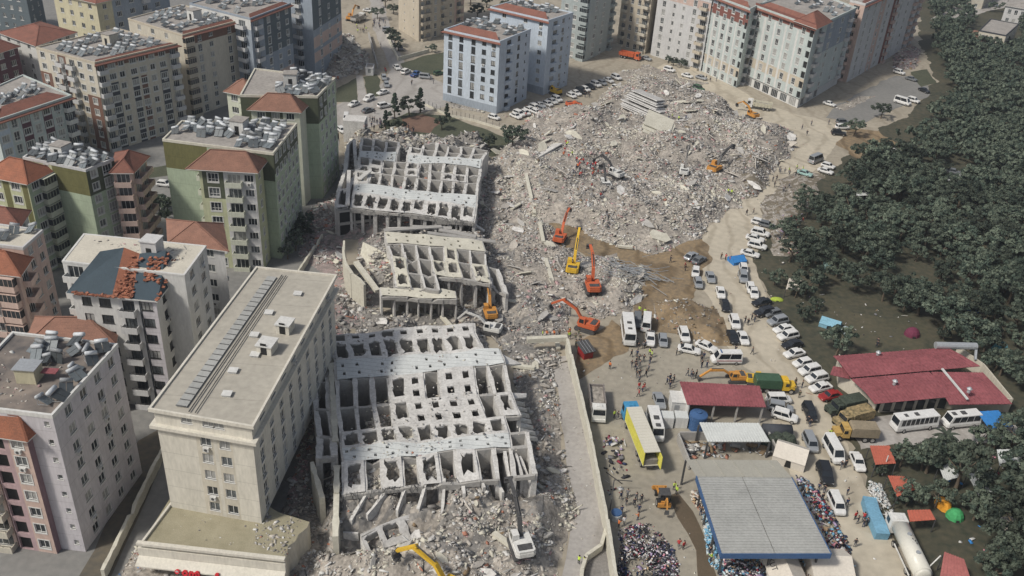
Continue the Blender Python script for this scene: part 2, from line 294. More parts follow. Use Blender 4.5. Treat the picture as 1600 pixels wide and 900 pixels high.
def facade(root, b, p0, p1, z0, z1, nf, cols, zones, mi, mats, fm=None, sur=None, balm=None, rail=0, skip=(), dmg=0):
    """wall with real openings cut into it; windows and balconies become parts"""
    p0 = Vector(p0[:2]); p1 = Vector(p1[:2]); L = (p1-p0).length; u = (p1-p0)/L; n = Vector((u.y, -u.x)); fh = (z1-z0)/nf
    ops = []
    for (t, k) in cols:
        w_, h, s_ = KIND[k]; c = t*L
        if c-w_/2 < .1 or c+w_/2 > L-.1: w2 = max(0, 2*min(c, L-c)-.3); 
        else: w2 = w_
        for f in range(nf):
            if (t, f) in skip or (f in skip): continue
            hh = min(h, fh-s_-.15); ops.append((c-w2/2, c+w2/2, z0+f*fh+s_, z0+f*fh+s_+hh, k, f, c, w2 < w_))
    us = {0, L}; zs = {z0, z1}
    for o in ops: us |= {round(o[0], 3), round(o[1], 3)}; zs |= {round(o[2], 3), round(o[3], 3)}
    for zn in zones: us |= {round(zn[0]*L, 3), round(zn[1]*L, 3)}; zs |= {round(z0+zn[2]*fh, 3), round(min(z1, z0+zn[3]*fh), 3)}
    us = sorted(us); zs = sorted(zs); P = lambda a, z, d=0: (p0.x+u.x*a-n.x*d, p0.y+u.y*a-n.y*d, z)
    for i in range(len(us)-1):
        a0, a1 = us[i], us[i+1]; 
        if a1-a0 < 1e-4: continue
        am = (a0+a1)/2
        for j in range(len(zs)-1):
            c0, c1 = zs[j], zs[j+1]
            if c1-c0 < 1e-4: continue
            cm = (c0+c1)/2
            if any(o[0]-1e-3 < am < o[1]+1e-3 and o[2]-1e-3 < cm < o[3]+1e-3 for o in ops): continue
            m = mi
            for zn in zones:
                if zn[0]*L < am < zn[1]*L and z0+zn[2]*fh < cm < z0+zn[3]*fh: m = zn[4]
            b.quad(P(a0, c0), P(a1, c0), P(a1, c1), P(a0, c1), m)
    ang = math.atan2(u.y, u.x)
    for (a0, a1, c0, c1, k, f, c, cut) in ops:
        D = .32 if k not in 'L' else 1.0
        m = mi
        b.quad(P(a0, c0, D), P(a1, c0, D), P(a1, c0), P(a0, c0), m); b.quad(P(a0, c1), P(a1, c1), P(a1, c1, D), P(a0, c1, D), m)
        b.quad(P(a0, c0), P(a0, c1), P(a0, c1, D), P(a0, c0, D), m); b.quad(P(a1, c0, D), P(a1, c1, D), P(a1, c1), P(a1, c0), m)
        b.quad(P(a0, c0, D+.01), P(a1, c0, D+.01), P(a1, c1, D+.01), P(a0, c1, D+.01), len(mats)-1)
        if random.random() < dmg: continue
        # local frame: x along wall, y outwards
        T = Matrix(((u.x, n.x, 0, p0.x+u.x*c), (u.y, n.y, 0, p0.y+u.y*c), (0, 0, 1, c0), (0, 0, 0, 1)))
        if T.determinant() < 0: pass
        r_ = random.random(); pane = CURT if r_ < .3 else (CURM if r_ < .6 else GLASS)
        if not cut and k not in 'L':
            me, pm = win_meshes(k, fm or FRAME, sur if k not in 'BbERS' else None, pane)
            wo_ = ob('window', me, root, mat=rigid(T)); ob('pane', pm, wo_)
        if k in 'wm' and random.random() < .13:
            b2_ = MB(); b2_.box(-.42, .42, .02, .34, -.75, -.15); b2_.cyl((0, .35, -.45), (0, .37, -.45), .22, 10, 1); ob('air_conditioner', AC_ if AC_ else b2_.mesh('air_conditioner', [WHITE, STEEL]), root, mat=rigid(T @ Matrix.Translation((0, .0, 0))))
        if k in 'BbER' and not cut:
            bo = ob('balcony', balc_mesh(k, balm or mats[mi], rail), root, mat=rigid(T @ Matrix.Translation((0, 0.003, -s_of(k)))))
def s_of(k): return KIND[k][2]-.06
def rigid(T):       # frames are mirrored (x along wall, y out, z up is left-handed): turn them by 180 degrees instead
    if T.determinant() < 0:
        T = T.copy(); T.col[0] = -T.col[0]
    return T
def quad_from(px, z): return [G(x, y, z).xy for x, y in px]
def inset(q, d):
    n = len(q); out = []
    for i in range(n):
        p, a, c = q[i], q[i-1], q[(i+1) % n]; e0 = (p-a).normalized(); e1 = (c-p).normalized(); n0 = Vector((-e0.y, e0.x)); n1 = Vector((-e1.y, e1.x))
        b_ = n0+n1; k = d*2/max(b_.length_squared, .3); out.append(p+b_*k)
    return out
def hip(b, q, z, h, over=.7, m=0, mw=1, ridge=.5):
    e = inset(q, -over); zz = z-.1
    L0 = (e[1]-e[0]).length; L1 = (e[2]-e[1]).length
    if L0 >= L1: A = (e[0]+e[3])/2; B_ = (e[1]+e[2])/2; s_ = min(.5, ridge*L1/L0); 
    else: A = (e[0]+e[1])/2; B_ = (e[3]+e[2])/2; s_ = min(.5, ridge*L0/L1)
    r0 = A.lerp(B_, s_); r1 = B_.lerp(A, s_); v = [(*p, zz) for p in e]; R0 = (*r0, z+h); R1 = (*r1, z+h)
    vb = [(*p, zz-.15) for p in e]
    if L0 >= L1: b.quad(v[0], v[1], R1, R0, m); b.poly([v[1], v[2], R1], m); b.quad(v[2], v[3], R0, R1, m); b.poly([v[3], v[0], R0], m)
    else: b.poly([v[0], v[1], R0], m); b.quad(v[1], v[2], R1, R0, m); b.poly([v[2], v[3], R1], m); b.quad(v[3], v[0], R0, R1, m)
    for i in range(4): b.quad(vb[i], vb[(i+1) % 4], v[(i+1) % 4], v[i], mw)
    b.bar(R0, R1, .3, .16, m)
    for i in range(4): b.bar(v[i], (R0, R1, R1, R0)[i] if L0 >= L1 else (R0, R0, R1, R1)[i], .28, .16, m)
    b.quad(vb[3], vb[2], vb[1], vb[0], mw)
def block(root, q, z, nf, faces={}, z0=0, wm=WHITE, wmats=None, roof='flat', rm=None, par=.55, parm=None, fm=None, sur=None, balm=None, rail=0, hiph=2.2, skirts=(), dmg=0, ground=None):
    """q: four world corners FL FR BR BL; faces: {edge: (cols, zones[, skip])}"""
    mats = [wm]+(wmats or [])+[DARK]; b = MB(); q = [Vector(p[:2]) for p in q]
    for e in range(4):
        a, c = q[e], q[(e+1) % 4]; sp = faces.get(e, ([], []))
        facade(root, b, a, c, z0, z, nf, sp[0], sp[1], 0, mats, fm, sur, balm, rail, sp[2] if len(sp) > 2 else (), dmg)
    ob('wall', b.mesh('wall', mats), root)
    rb = MB()
    if roof == 'flat':
        rb.poly([(*p, z-.02) for p in q], 0)
        if par:
            i_ = inset(q, .28); o_ = inset(q, -.06)
            for e in range(4):
                f_ = (e+1) % 4; rb.hexa([(*o_[e], z-.25), (*o_[f_], z-.25), (*i_[f_], z-.25), (*i_[e], z-.25), (*o_[e], z+par), (*o_[f_], z+par), (*i_[f_], z+par), (*i_[e], z+par)], 1)
        for (e, dd, hh) in skirts:
            f_ = (e+1) % 4; o_ = inset(q, -.8); i_ = inset(q, dd); A, B_ = (*o_[e], z-.5), (*o_[f_], z-.5); C_, D_ = (*i_[f_], z+hh), (*i_[e], z+hh)
            A2, B2 = (*o_[e], z-.7), (*o_[f_], z-.7); C2, D2 = (*i_[f_], z-.1), (*i_[e], z-.1)
            sb = MB(); sb.hexa([A2, B2, C2, D2, A, B_, C_, D_]); ob('tiled_eave', sb.mesh('tiled_eave', [rm if rm and 'tile' in rm.name else TILE]), root)
        ob('roof', rb.mesh('roof', [rm if (rm and 'tile' not in rm.name) else ROOFG, parm or wm]), root)
    elif roof == 'hip':
        hip(rb, q, z, hiph); ob('roof', rb.mesh('roof', [rm or TILE, WHITE]), root)
    return q
def lerp2(q, u, v): return q[0].lerp(q[1], u).lerp(q[3].lerp(q[2], u), v)
def stairbox(root, q, u, v, z, sx=3, sy=3, h=2.6, m=WHITE, roofm=ROOFG):
    c = lerp2(q, u, v); d = (q[1]-q[0]).normalized(); T = Matrix(((d.x, -d.y, 0, c.x), (d.y, d.x, 0, c.y), (0, 0, 1, z), (0, 0, 0, 1)))
    b = MB(); b.box(-sx/2, sx/2, -sy/2, sy/2, 0, h, 0, T); b.box(-sx/2-.15, sx/2+.15, -sy/2-.15, sy/2+.15, h, h+.18, 1, T); b.box(-.45, .45, -sy/2-.03, -sy/2, .1, 2, 2, T)
    return ob('stair_housing', b.mesh('stair_housing', [m, roofm, DARK]), root)
def base(q): c = sum((Vector(p[:2]) for p in q), Vector((0, 0)))/len(q); return c
def bld(label, cat='apartment building', group=None): return thing('apartment_building', label, cat, (0, 0, 0), 0, group)
# solar water heaters -------------------------------------------------
def mk_heater():
    t = thing('solar_water_heater', 'x', 'water heater')
    b = MB(); 
    for x in (-.55, .55): b.hexa([(x-.5, -.9, .15), (x+.5, -.9, .15), (x+.5, .7, 1.05), (x-.5, .7, 1.05), (x-.5, -.95, .23), (x+.5, -.95, .23), (x+.5, .65, 1.13), (x-.5, .65, 1.13)])
    ob('collector_panel', b.mesh('collector_panel', [M('solar_panel_glass', (.10, .115, .125), rough=.45, spec=.4, rnd=.6)]), t)
    b = MB(); b.cyl((-.95, .95, 1.35), (.95, .95, 1.35), .34, 10); ob('tank', b.mesh('tank', [M('heater_tank', (.40, .42, .44), rough=.4, rnd=.45)], True), t)
    b = MB()
    for x in (-.8, .8): b.bar((x, .9, 0), (x, .9, 1.1), .06, .06); b.bar((x, -.8, .1), (x, .9, .1), .05, .05); b.bar((x, .6, 0), (x, .6, 1), .05, .05)
    ob('stand', b.mesh('stand', [METAL]), t); return t
PROTO['heater'] = mk_heater()
NH = [0]
def heaters(q, z, n, label, region=(.08, .92, .1, .9), ang=None, mess=.15, grp='solar water heaters on the rooftops', grid=None, avoid=None):
    d = (q[1]-q[0]); a0 = math.atan2(d.y, d.x) if ang is None else ang; k = 0; tries = 0; pts = []
    if grid:
        cells = [((i+.5)/grid[0], (j+.5)/grid[1]) for j in range(grid[1]) for i in range(grid[0])]; random.shuffle(cells); cells = cells[:n]
    while k < n and tries < 4000:
        tries += 1
        if grid:
            if not cells: break
            u, v = cells.pop(); u = region[0]+(region[1]-region[0])*u+random.uniform(-.01, .01); v = region[2]+(region[3]-region[2])*v
        else: u = random.uniform(region[0], region[1]); v = random.uniform(region[2], region[3])
        if avoid and avoid[0] < u < avoid[1] and avoid[2] < v < avoid[3]: 
            continue
        p = lerp2(q, u, v)
        if not grid and any((p-o).length < 1.75 for o in pts): continue
        pts.append(p); k += 1; NH[0] += 1
        h = inst('heater', label, grp, cat='water heater'); s = random.uniform(.72, .95)
        tilt = random.gauss(0, mess)
        h.location = (p.x, p.y, z+.02+abs(tilt)*.6); h.rotation_euler = (tilt, random.gauss(0, mess*.6), a0+random.gauss(0, mess)); h.scale = (s, s, s)
# ---------------------------------------------------------------- the standing buildings
def cl(n, a=.08, b=.92, k='w'): return [(a+(b-a)*(i+.5)/n, k) for i in range(n)]
# B1 cool white tower, left foreground
z = 23.4; r = bld('cool white and pink apartment block in the left foreground with dark debris-strewn flat roof')
q = quad_from([(-85, 632), (82, 652), (184, 540), (20, 521)], z)
block(r, q, z, 8, {0: ([(.93, 't')], []), 1: ([(.2, 'w'), (.42, 'w'), (.64, 'w'), (.86, 'w')], [])}, wm=LILACW, rm=ROOFD, par=.35, parm=WHITE)
bq = quad_from([(-22, 674), (40, 683), (57, 667), (-5, 658)], 20.5)
block(r, bq, 20.5, 7, {0: ([(.72, 'w'), (.2, 'B')], [(.5, 1, 0, 7, 1)]), 1: ([], [(0, 1, 0, 7, 2)])}, wm=PINK, wmats=[SALMON, PINKD], sur=WHITE, balm=CREAM, rail=2, roof='hip', rm=TILEO, hiph=2.4)
b2 = quad_from([(-80, 668), (-24, 674), (-6, 657), (-62, 651)], 20.3)
block(r, b2, 20.3, 7, {0: ([(.62, 'B')], [])}, wm=SALMON, balm=CREAM, rail=2, roof='hip', rm=TILEO)
sb = MB(); c = lerp2(q, .52, .42); sb.box(c.x-1.3, c.x+1.3, c.y-1.1, c.y+1.1, z, z+2.2); sb.box(c.x-1.5, c.x+1.5, c.y-1.3, c.y+1.3, z+2.2, z+2.3, 1); sb.box(c.x+1.6, c.x+3.6, c.y-.2, c.y+1.0, z+1.2, z+1.3, 2)
ob('stair_housing', sb.mesh('stair_housing', [YELLOW, METAL, REDM]), r)
heaters(q, z, 9, 'toppled solar water heater along the right parapet of the cool white foreground block', (.84, .94, .12, .9), mess=.35, ang=1.2)
heaters(q, z, 8, 'toppled solar water heater on the back half of the cool white foreground roof', (.35, .72, .62, .93), mess=.35)
rr = [Vector(p) for p in quad_from([(45, 535), (175, 535), (182, 497), (60, 497)], 14)]
r1b = bld('low block with a partly stripped orange tile roof behind the cool white foreground block'); block(r1b, rr, 14, 5, {1: (cl(2), [])}, wm=CREAM, roof='hip', rm=TILED, hiph=2.5)
# B2 hotel with podium
z = 22.3; r = thing('hotel_building', 'long warm white hotel block with a plain beige flat roof beside the flattened frame', 'building')
q = quad_from([(231, 640), (396, 668), (527, 430), (400, 417)], z)
cx = inset(q, .55)
colsF = [(.50, 'w'), (.70, 'w')]
block(r, cx, 19.3, 5, {0: (colsF, [(.40, .58, 0, 5, 1), (.62, .78, 0, 5, 1)]), 1: (cl(9, .02, .98, 'F'), [])}, z0=5, wm=HOTELW, wmats=[CREAM], rm=HOTELW, par=0)
at = inset(q, .5); block(r, at, z-.35, 1, {0: ([(.33, 'w'), (.55, 'w'), (.66, 'w')], []), 1: (cl(8, .04, .96, 'm'), [])}, z0=19.8, wm=HOTELW, rm=ROOFB, par=0)
b = MB()
for zz, d_, t_ in ((19.3, -.15, .5), (z-.35, 0, .5)):
    o_ = inset(q, d_); i_ = inset(q, 1.0)
    if zz > 20: b.poly([(*p, zz+t_-.25) for p in inset(q, .3)], 1)
    for e in range(4):
        f_ = (e+1) % 4; ii = inset(q, .9) if zz < 20 else inset(q, .32)
        b.hexa([(*o_[e], zz), (*o_[f_], zz), (*ii[f_], zz), (*ii[e], zz), (*o_[e], zz+t_), (*o_[f_], zz+t_), (*ii[f_], zz+t_), (*ii[e], zz+t_)], 0)
ob('cornice', b.mesh('cornice', [HOTELW, ROOFB]), r)
dv = (q[3]-q[0]).normalized(); dx = (q[1]-q[0]).normalized()
def rt(u, v, zz=0): p = lerp2(q, u, v); return Vector((p.x, p.y, z+zz))
b = MB(); b.bar(rt(.27, .04, .1), rt(.27, .93, .1), 1.5, .12, 0)
for k in range(26): b.bar(rt(.22, .04+.034*k, .2), rt(.32, .04+.034*k, .2), .09, .07, 1)
ob('rooftop_ventilation_strip', b.mesh('rooftop_ventilation_strip', [GREYM, STEEL]), r)
b = MB(); b.bar(rt(.37, .02, .14), rt(.37, .95, .14), .14, .1, 0); b.bar(rt(.43, .02, .14), rt(.42, .95, .14), .1, .1, 0); ob('pipe', b.mesh('pipe', [STEEL]), r)
for (u, v, sx, sy, h) in ((.72, .42, 2.2, 2.4, 1.4), (.78, .56, 2.0, 2.2, 1.5)):
    stairbox(r, q, u, v, z-.1, sx, sy, h, HOTELW, WHITE)
for (u, v) in ((.6, .14), (.63, .38), (.5, .5), (.68, .82), (.52, .27), (.5, .66)):
    p = rt(u, v, -.08); b = MB(); b.box(p.x-.55, p.x+.55, p.y-.5, p.y+.5, p.z, p.z+.28); b.box(p.x-.65, p.x+.65, p.y-.6, p.y+.6, p.z+.28, p.z+.36); ob('roof_hatch', b.mesh('roof_hatch', [WHITE]), r)
# podium in front of the hotel
pq = [G(222, 848, 5).xy, G(446, 873, 5).xy, G(476, 812, 5).xy, G(272, 781, 5).xy]
pr = thing('podium_wing', 'single storey front wing of the hotel with a dusty gravel roof and broken right end', 'building')
jag = [pq[0], pq[1]]+[pq[1].lerp(pq[2], t)+Vector((random.uniform(-.5, .9), 0)) for t in (.15, .3, .45, .6, .8, .95)]+[pq[2].lerp(pq[3], .2)+Vector((0, .6)), pq[3]+Vector((0, 8))]
b = MB(); b.prism(jag, 0, 5, 0, 1); ob('wall', b.mesh('wall', [CREAM, M('gravel_roof', (.36, .33, .24), alt=(.24, .22, .15), scale=.5, fine=8, bump=.2)]), pr)
b = MB(); d = (pq[1]-pq[0]).normalized(); nn = Vector((d.y, -d.x)); A = pq[0]-d*.6; B_ = pq[1]
for (z0, z1, o0, o1) in ((4.9, 5.3, .5, -.1), (2.2, 4.3, .35, 0)):
    P = [A+nn*o1, A+nn*o0, B_+nn*o0, B_+nn*o1]; b.hexa([(*P[1], z0), (*P[2], z0), (*P[3], z0), (*P[0], z0), (*P[1], z1), (*P[2], z1), (*P[3], z1), (*P[0], z1)])
P = [A+nn*.1, A+nn*1.7, B_+nn*1.7, B_+nn*.1]; b.hexa([(*P[1], 2.2), (*P[2], 2.2), (*P[3], 2.9), (*P[0], 2.9), (*P[1], 2.4), (*P[2], 2.4), (*P[3], 3.1), (*P[0], 3.1)])
b.bar((*(pq[0]+Vector((.1, 0))), 5.1), (*(pq[3]+Vector((.1, 0))), 5.1), .3, .5); ob('fascia', b.mesh('fascia', [HOTELW]), pr)
RL = M('red_sign_letter', (.55, .03, .04), rough=.4)
for (tx, ch) in ((.30, 'o'), (.345, 'm'), (.39, 'e'), (.535, 's')):
    cu = bpy.data.curves.new('sign_letter', 'FONT'); cu.body = ch; cu.size = 1.5; cu.extrude = .12; cu.offset = .06; tmp = bpy.data.objects.new('t', cu)
    me = bpy.data.meshes.new_from_object(tmp); bpy.data.objects.remove(tmp); me.materials.clear(); me.materials.append(RL); me.name = 'sign_letter'
    p = pq[0].lerp(pq[1], tx)+nn*1.85; an = math.atan2(d.y, d.x)
    o = ob('sign_letter', me, pr); o.location = (p.x, p.y, 1.9+random.uniform(-.1, .1)); o.rotation_euler = (R(75), random.uniform(-.2, .2), an)
b = MB(); p = pq[0].lerp(pq[1], .27)+nn*1.8; b.cyl((p.x, p.y, 2.4), (p.x, p.y-.15, 2.5), .32, 14); b.cyl((p.x, p.y-.16, 2.5), (p.x, p.y-.2, 2.5), .2, 12, 1); ob('sign_emblem', b.mesh('sign_emblem', [RL, LILACW]), pr)
b = None
# B3 white block with stripped slate-blue roof
z = 24; r = bld('white apartment block with dusty roof and a slate blue roof shedding orange tiles')
q = quad_from([(97, 408), (288, 430), (322, 384), (131, 365)], z)
block(r, q, z, 8, {0: ([(.1, 'B'), (.3, 'm')], []), 1: ([(.3, 'm'), (.75, 'm')], [])}, wm=WHITE, rm=ROOFC, par=.05, parm=WHITE)
fq = [G(112, 456, 21.3).xy, G(243, 468, 21.3).xy, None, None]; fq[2] = fq[1]+(q[2]-q[1]).normalized()*9.5; fq[3] = fq[0]+(q[2]-q[1]).normalized()*7
block(r, fq, 21.3, 7, {0: ([(.16, 'w'), (.38, 'm'), (.66, 'b'), (.88, 'm')], [(.55, .79, 0, 7, 2), (.79, .82, 0, 7, 1), (.82, 1, 0, 7, 3)]), 1: ([(.35, 'm'), (.62, 'B'), (.85, 'm')], [])}, wm=WHITE, wmats=[CHARC, LIGHTW, LILACW], fm=FRAMED, rail=2, balm=LIGHTW, roof='none')
e = inset(fq, -.6); zb = 21.4; b = MB()
def e3(p, zz): return (p.x, p.y, zz)
top = [lerp2([Vector(x) for x in e], u, v) for u, v in ((.22, .75), (.45, .85), (.62, .8), (.9, .82))]
b.poly([e3(e[0], zb), e3(e[0].lerp(e[1], .5), zb), e3(top[1], zb+4.5), e3(top[0], zb+4.2)]); b.poly([e3(e[3], zb), e3(e[0], zb), e3(top[0], zb+4.2)])
b.poly([e3(e[0].lerp(e[1], .5), zb), e3(e[0].lerp(e[1], .72), zb), e3(top[2], zb+3.7), e3(top[1], zb+4.5)], 1); b.poly([e3(e[0].lerp(e[1], .72), zb), e3(e[1], zb), e3(top[3], zb+4.2), e3(top[2], zb+3.7)], 0)
b.poly([e3(e[1], zb), e3(e[2], zb), e3(top[3], zb+4.2)]); b.poly([e3(p, zb-.02) for p in e][::-1], 2)
for i in range(4): b.quad(e3(e[i], zb-.25), e3(e[(i+1) % 4], zb-.25), e3(e[(i+1) % 4], zb), e3(e[i], zb), 2)
ob('roof', b.mesh('roof', [BLUESL, TILEO, WHITE]), r)
b = MB()
for k in range(230):   # loose tiles sliding off
    s_ = random.choice([(.54, .68, .05, .75), (.05, .5, -.03, .02), (.93, 1, 0, .8), (.76, .9, .3, .7), (.5, .72, -.02, .3)]); u = random.uniform(*s_[:2]); v = random.uniform(*s_[2:]); p = lerp2(e, u, v); zz = zb+.15+4.0*max(0, min(1, v/.8))*(1 if .1 < u < .95 else .6)
    T = Matrix.Translation((p.x, p.y, zz)) @ Matrix.Rotation(random.uniform(0, 3), 4, 'Z') @ Matrix.Rotation(random.uniform(-.6, .6), 4, 'X'); b.box(-.3, .3, -.2, .2, -.06, .06, 0, T)
o = ob('loose_tiles', b.mesh('loose_tiles', [TILEO]), r); o['kind'] = 'stuff'
stairbox(r, q, .66, .5, z, 2.6, 2.6, 3.0, LIGHTW, LIGHTW)
rb_ = bld('damaged block with a half stripped slate and tile roof behind the white block'); rq = quad_from([(270, 392), (352, 404), (345, 366), (268, 360)], 19)
block(rb_, rq, 21, 7, {0: (cl(2), []), 1: ([(.5, 'm')], [])}, wm=LIGHTW, roof='hip', rm=TILED, hiph=2.3)
# B4 left edge
z = 20; r = bld('grey-beige apartment block at the left edge with an orange tiled corner and green glazed balconies')
q = quad_from([(-70, 376), (36, 389), (67, 361), (-35, 347)], z)
block(r, q, z, 7, {0: ([(.6, 'm'), (.25, 'B')], []), 1: ([(.3, 'w'), (.75, 'w')], [])}, wm=SALMON, rm=ROOFC, par=.3, parm=LIGHTW, balm=SALMON)
fq = quad_from([(-40, 420), (28, 428), (44, 404), (-25, 396)], 18.5)
block(r, fq, 18.5, 6, {0: ([(.3, 'B'), (.72, 'E')], []), 1: ([(.5, 'B')], [])}, wm=SALMON, balm=SALMON, roof='hip', rm=TILEO, hiph=2.6)
heaters(q, z, 3, 'solar water heater lying on the left edge roof with the orange tiled corner', (.55, .9, .3, .9), mess=.4)
# B6 olive and pale green, left
z = 22; r = bld('olive and pale green apartment block at left with two tiled corner roofs')
q = quad_from([(36, 247), (134, 267), (178, 249), (75, 222)], z)
block(r, q, z, 8, {0: ([(.36, 'd')], [(.45, 1, 6, 8, 1), (.25, .45, 0, 8, 3)]), 1: ([(.25, 'w'), (.72, 'W')], [(0, 1, 6, 8, 2)])}, wm=GREENL, wmats=[OLIVE, OLIVED, GREENY], rm=ROOFG, par=.3, parm=LIGHTW, sur=WHITE)
fq = quad_from([(-25, 272), (42, 285), (82, 265), (18, 250)], 20.5)
block(r, fq, 20.5, 7, {0: ([(.25, 'm'), (.7, 'm')], [(.4, .55, 3, 7, 1), (.85, .98, 3, 7, 1)]), 1: ([(.28, 'm'), (.68, 'E')], [(0, 1, 0, 7, 2)])}, wm=GREENY, wmats=[OLIVE, GREENL], sur=WHITE, balm=GREENW, roof='hip', rm=TILEO, hiph=2.8)
fq = quad_from([(176, 268), (206, 268), (228, 245), (184, 240)], 20.3)
block(r, fq, 20.3, 7, {0: ([(.5, 'B')], []), 1: ([(.3, 'B'), (.75, 'B')], [])}, wm=SALMON, balm=SALMON, roof='hip', rm=TILE, hiph=2.0)
heaters(q, z, 26, 'tipped solar water heater on the olive and green left block', (.05, .95, .1, .95), mess=.3, avoid=(.3, .52, .3, .75)); stairbox(r, q, .42, .5, z, 2.8, 2.8, 2.6, WHITE)
# B5x low tiles at left edge
r = bld('low white block with faded red tile roof at the left edge'); q = quad_from([(-50, 345), (28, 352), (42, 330), (-35, 322)], 17); block(r, q, 17, 6, {1: ([(.5, 'w')], [])}, wm=WHITE, roof='hip', rm=TILE, hiph=2)
# B7 green centre
z = 24.4; r = bld('large olive-topped pale green apartment block left of the flattened frames')
q = quad_from([(254, 219), (427, 241), (464, 194), (284, 190)], z)
block(r, q, z, 8, {0: ([], [(0, .4, 6, 8, 1), (.7, 1, 6, 8, 2)]), 1: (cl(6, .02, .98), [(0, 1, 6.5, 8, 2)])}, wm=GREENL, wmats=[OLIVE, OLIVED, GREENW], rm=ROOFG, par=.3, parm=CONCY, sur=WHITE)
qq = [(310, 263), (398, 268)]; fq = [G(*qq[0], 22.6).xy, G(*qq[1], 22.6).xy]; bd = (q[2]-q[1]).normalized(); fq += [fq[1]+bd*5, fq[0]+bd*5]
block(r, fq, 22.6, 7, {0: ([(.24, 'W'), (.62, 'B'), (.88, 'm')], [(.05, .43, 5, 7, 1), (.43, 1, 0, 7, 2)]), 3: ([(.5, 'b')], []), 1: ([(.5, 'd')], [])}, wm=GREENY, wmats=[OLIVED, LIGHTW], sur=WHITE, balm=GREENW, roof='none')
b = MB(); e = [Vector(p) for p in fq]; e[0] = e[0]-(e[1]-e[0]).normalized()*1.0; hip(b, e, 22.8, 3.0, 1.0); ob('roof', b.mesh('roof', [TILED, WHITE]), r)
heaters(q, z, 20, 'solar water heater at the left end of the large green block roof', (.05, .52, .35, .92), mess=.25); heaters(q, z, 26, 'solar water heater at the right end of the large green block roof', (.64, .93, .1, .93), mess=.25)
stairbox(r, q, .58, .6, z, 3, 3, 3, WHITE)
# B8 green behind
z = 26; r = bld('tall pale green apartment block with dark green top, behind the large green block')
q = quad_from([(375, 150), (496, 152), (524, 123), (398, 108)], z)
block(r, q, z, 8, {0: ([], [(0, 1, 6, 8, 1)]), 1: (cl(4, .05, .95), [(0, .5, 6, 8, 1)])}, wm=GREENL, wmats=[OLIVED, GREENW], rm=ROOFG, par=.3, parm=CONCY, sur=WHITE)
fq = [G(392, 170, 24).xy, G(468, 174, 24).xy]; bd = (q[2]-q[1]).normalized(); fq += [fq[1]+bd*6, fq[0]+bd*6]
block(r, fq, 24, 8, {0: (cl(3, .05, .95, 'm'), [(.3, .65, 0, 8, 1)])}, wm=GREENW, wmats=[OLIVED], balm=GREENW, roof='hip', rm=TILED, hiph=3)
fq = [G(354, 142, 24).xy, G(392, 150, 24).xy]; fq += [fq[1]+bd*7, fq[0]+bd*7]
block(r, fq, 24, 8, {0: ([(.3, 'm'), (.75, 'b')], [])}, wm=GREENW, balm=GREENW, roof='hip', rm=TILED, hiph=2.6)
heaters(q, z, 30, 'jumbled solar water heater on the tall pale green rear block', (.45, .97, .1, .95), mess=.35, avoid=(.45, .66, .3, .75)); stairbox(r, q, .55, .5, z, 3, 3, 3, WHITE)
# B9
z = 24; r = bld('cream and yellow apartment block with brown panels and rows of solar heaters on its roof')
q = quad_from([(56, 75), (148, 99), (277, 69), (182, 45)], z)
block(r, q, z, 8, {0: ([(.1, 'w'), (.28, 'w'), (.42, 'b'), (.6, 'b'), (.74, 'w'), (.9, 'w')], [(0, .2, 0, 6, 1), (.36, .5, 0, 8, 1), (.78, 1, 0, 5, 1), (.5, .78, 0, 5, 2)]), 1: ([(.06, 'b'), (.18, 'm'), (.29, 'w'), (.43, 'm'), (.54, 'm'), (.66, 'w'), (.79, 'm'), (.93, 'b')], [(.13, .23, 0, 6, 3), (.39, .47, 0, 6, 3), (.50, .57, 0, 6, 4), (.74, .84, 0, 6, 3), (0, 1, 7.4, 8, 1)])}, wm=CREAM, wmats=[BROWN, BEIGE, CHARC, BROWN], rm=ROOFG, par=.3, parm=BEIGE, sur=WHITE, balm=LIGHTW, skirts=((1, 1.2, .5),))
b = MB(); pass
heaters(q, z, 44, 'solar water heater in the rows on the cream and brown block roof', (.1, .93, .05, .9), mess=.08, grid=(7, 8), avoid=(.4, .62, .4, .7)); stairbox(r, q, .5, .55, z, 3, 3, 3, CREAM)
# B10
z = 24; r = bld('pale beige apartment block with a red tiled eave in the upper left'); q = quad_from([(200, 30), (285, 56), (372, 33), (285, 8)], z)
block(r, q, z, 8, {0: ([(.2, 'w'), (.45, 'w'), (.7, 'w')], []), 1: ([(.07, 'E'), (.28, 'F'), (.48, 'w'), (.82, 'F')], [(0, 1, 7, 8, 1)])}, wm=CREAM, wmats=[BROWN], rm=ROOFG, par=.3, parm=BEIGE, sur=None, balm=BEIGE, skirts=((1, 1.5, .7),))
heaters(q, z, 30, 'solar water heater on the pale beige block with the red eave', (.08, .92, .05, .9), mess=.12, grid=(6, 7), avoid=(.5, .72, .5, .8)); stairbox(r, q, .6, .62, z, 3, 3, 3, WHITE)
# B11
z = 19; r = bld('maroon and white apartment block with a broad red tile roof at the left edge'); q = quad_from([(-110, 212), (0, 200), (112, 152), (20, 140)], z); q = quad_from([(-60, 160), (-8, 190), (112, 150), (36, 118)], z)
block(r, q, z, 6, {1: ([(.08, 'm'), (.22, 'F'), (.36, 'm'), (.5, 'F'), (.64, 'm'), (.78, 'm'), (.92, 'b')], [(.02, .15, 0, 6, 1), (.3, .42, 0, 6, 2), (.58, .7, 0, 6, 2), (.86, 1, 0, 6, 3)])}, wm=TEALW, wmats=[BLUEW, PURPLE, CHARC], rm=ROOFG, par=.3, sur=WHITE, balm=WHITE, skirts=((1, 4.2, 1.2), (0, 3.5, 1.2)))
heaters(q, z, 14, 'dark solar water heater on the maroon and white block roof', (.35, .65, .15, .85), mess=.25)
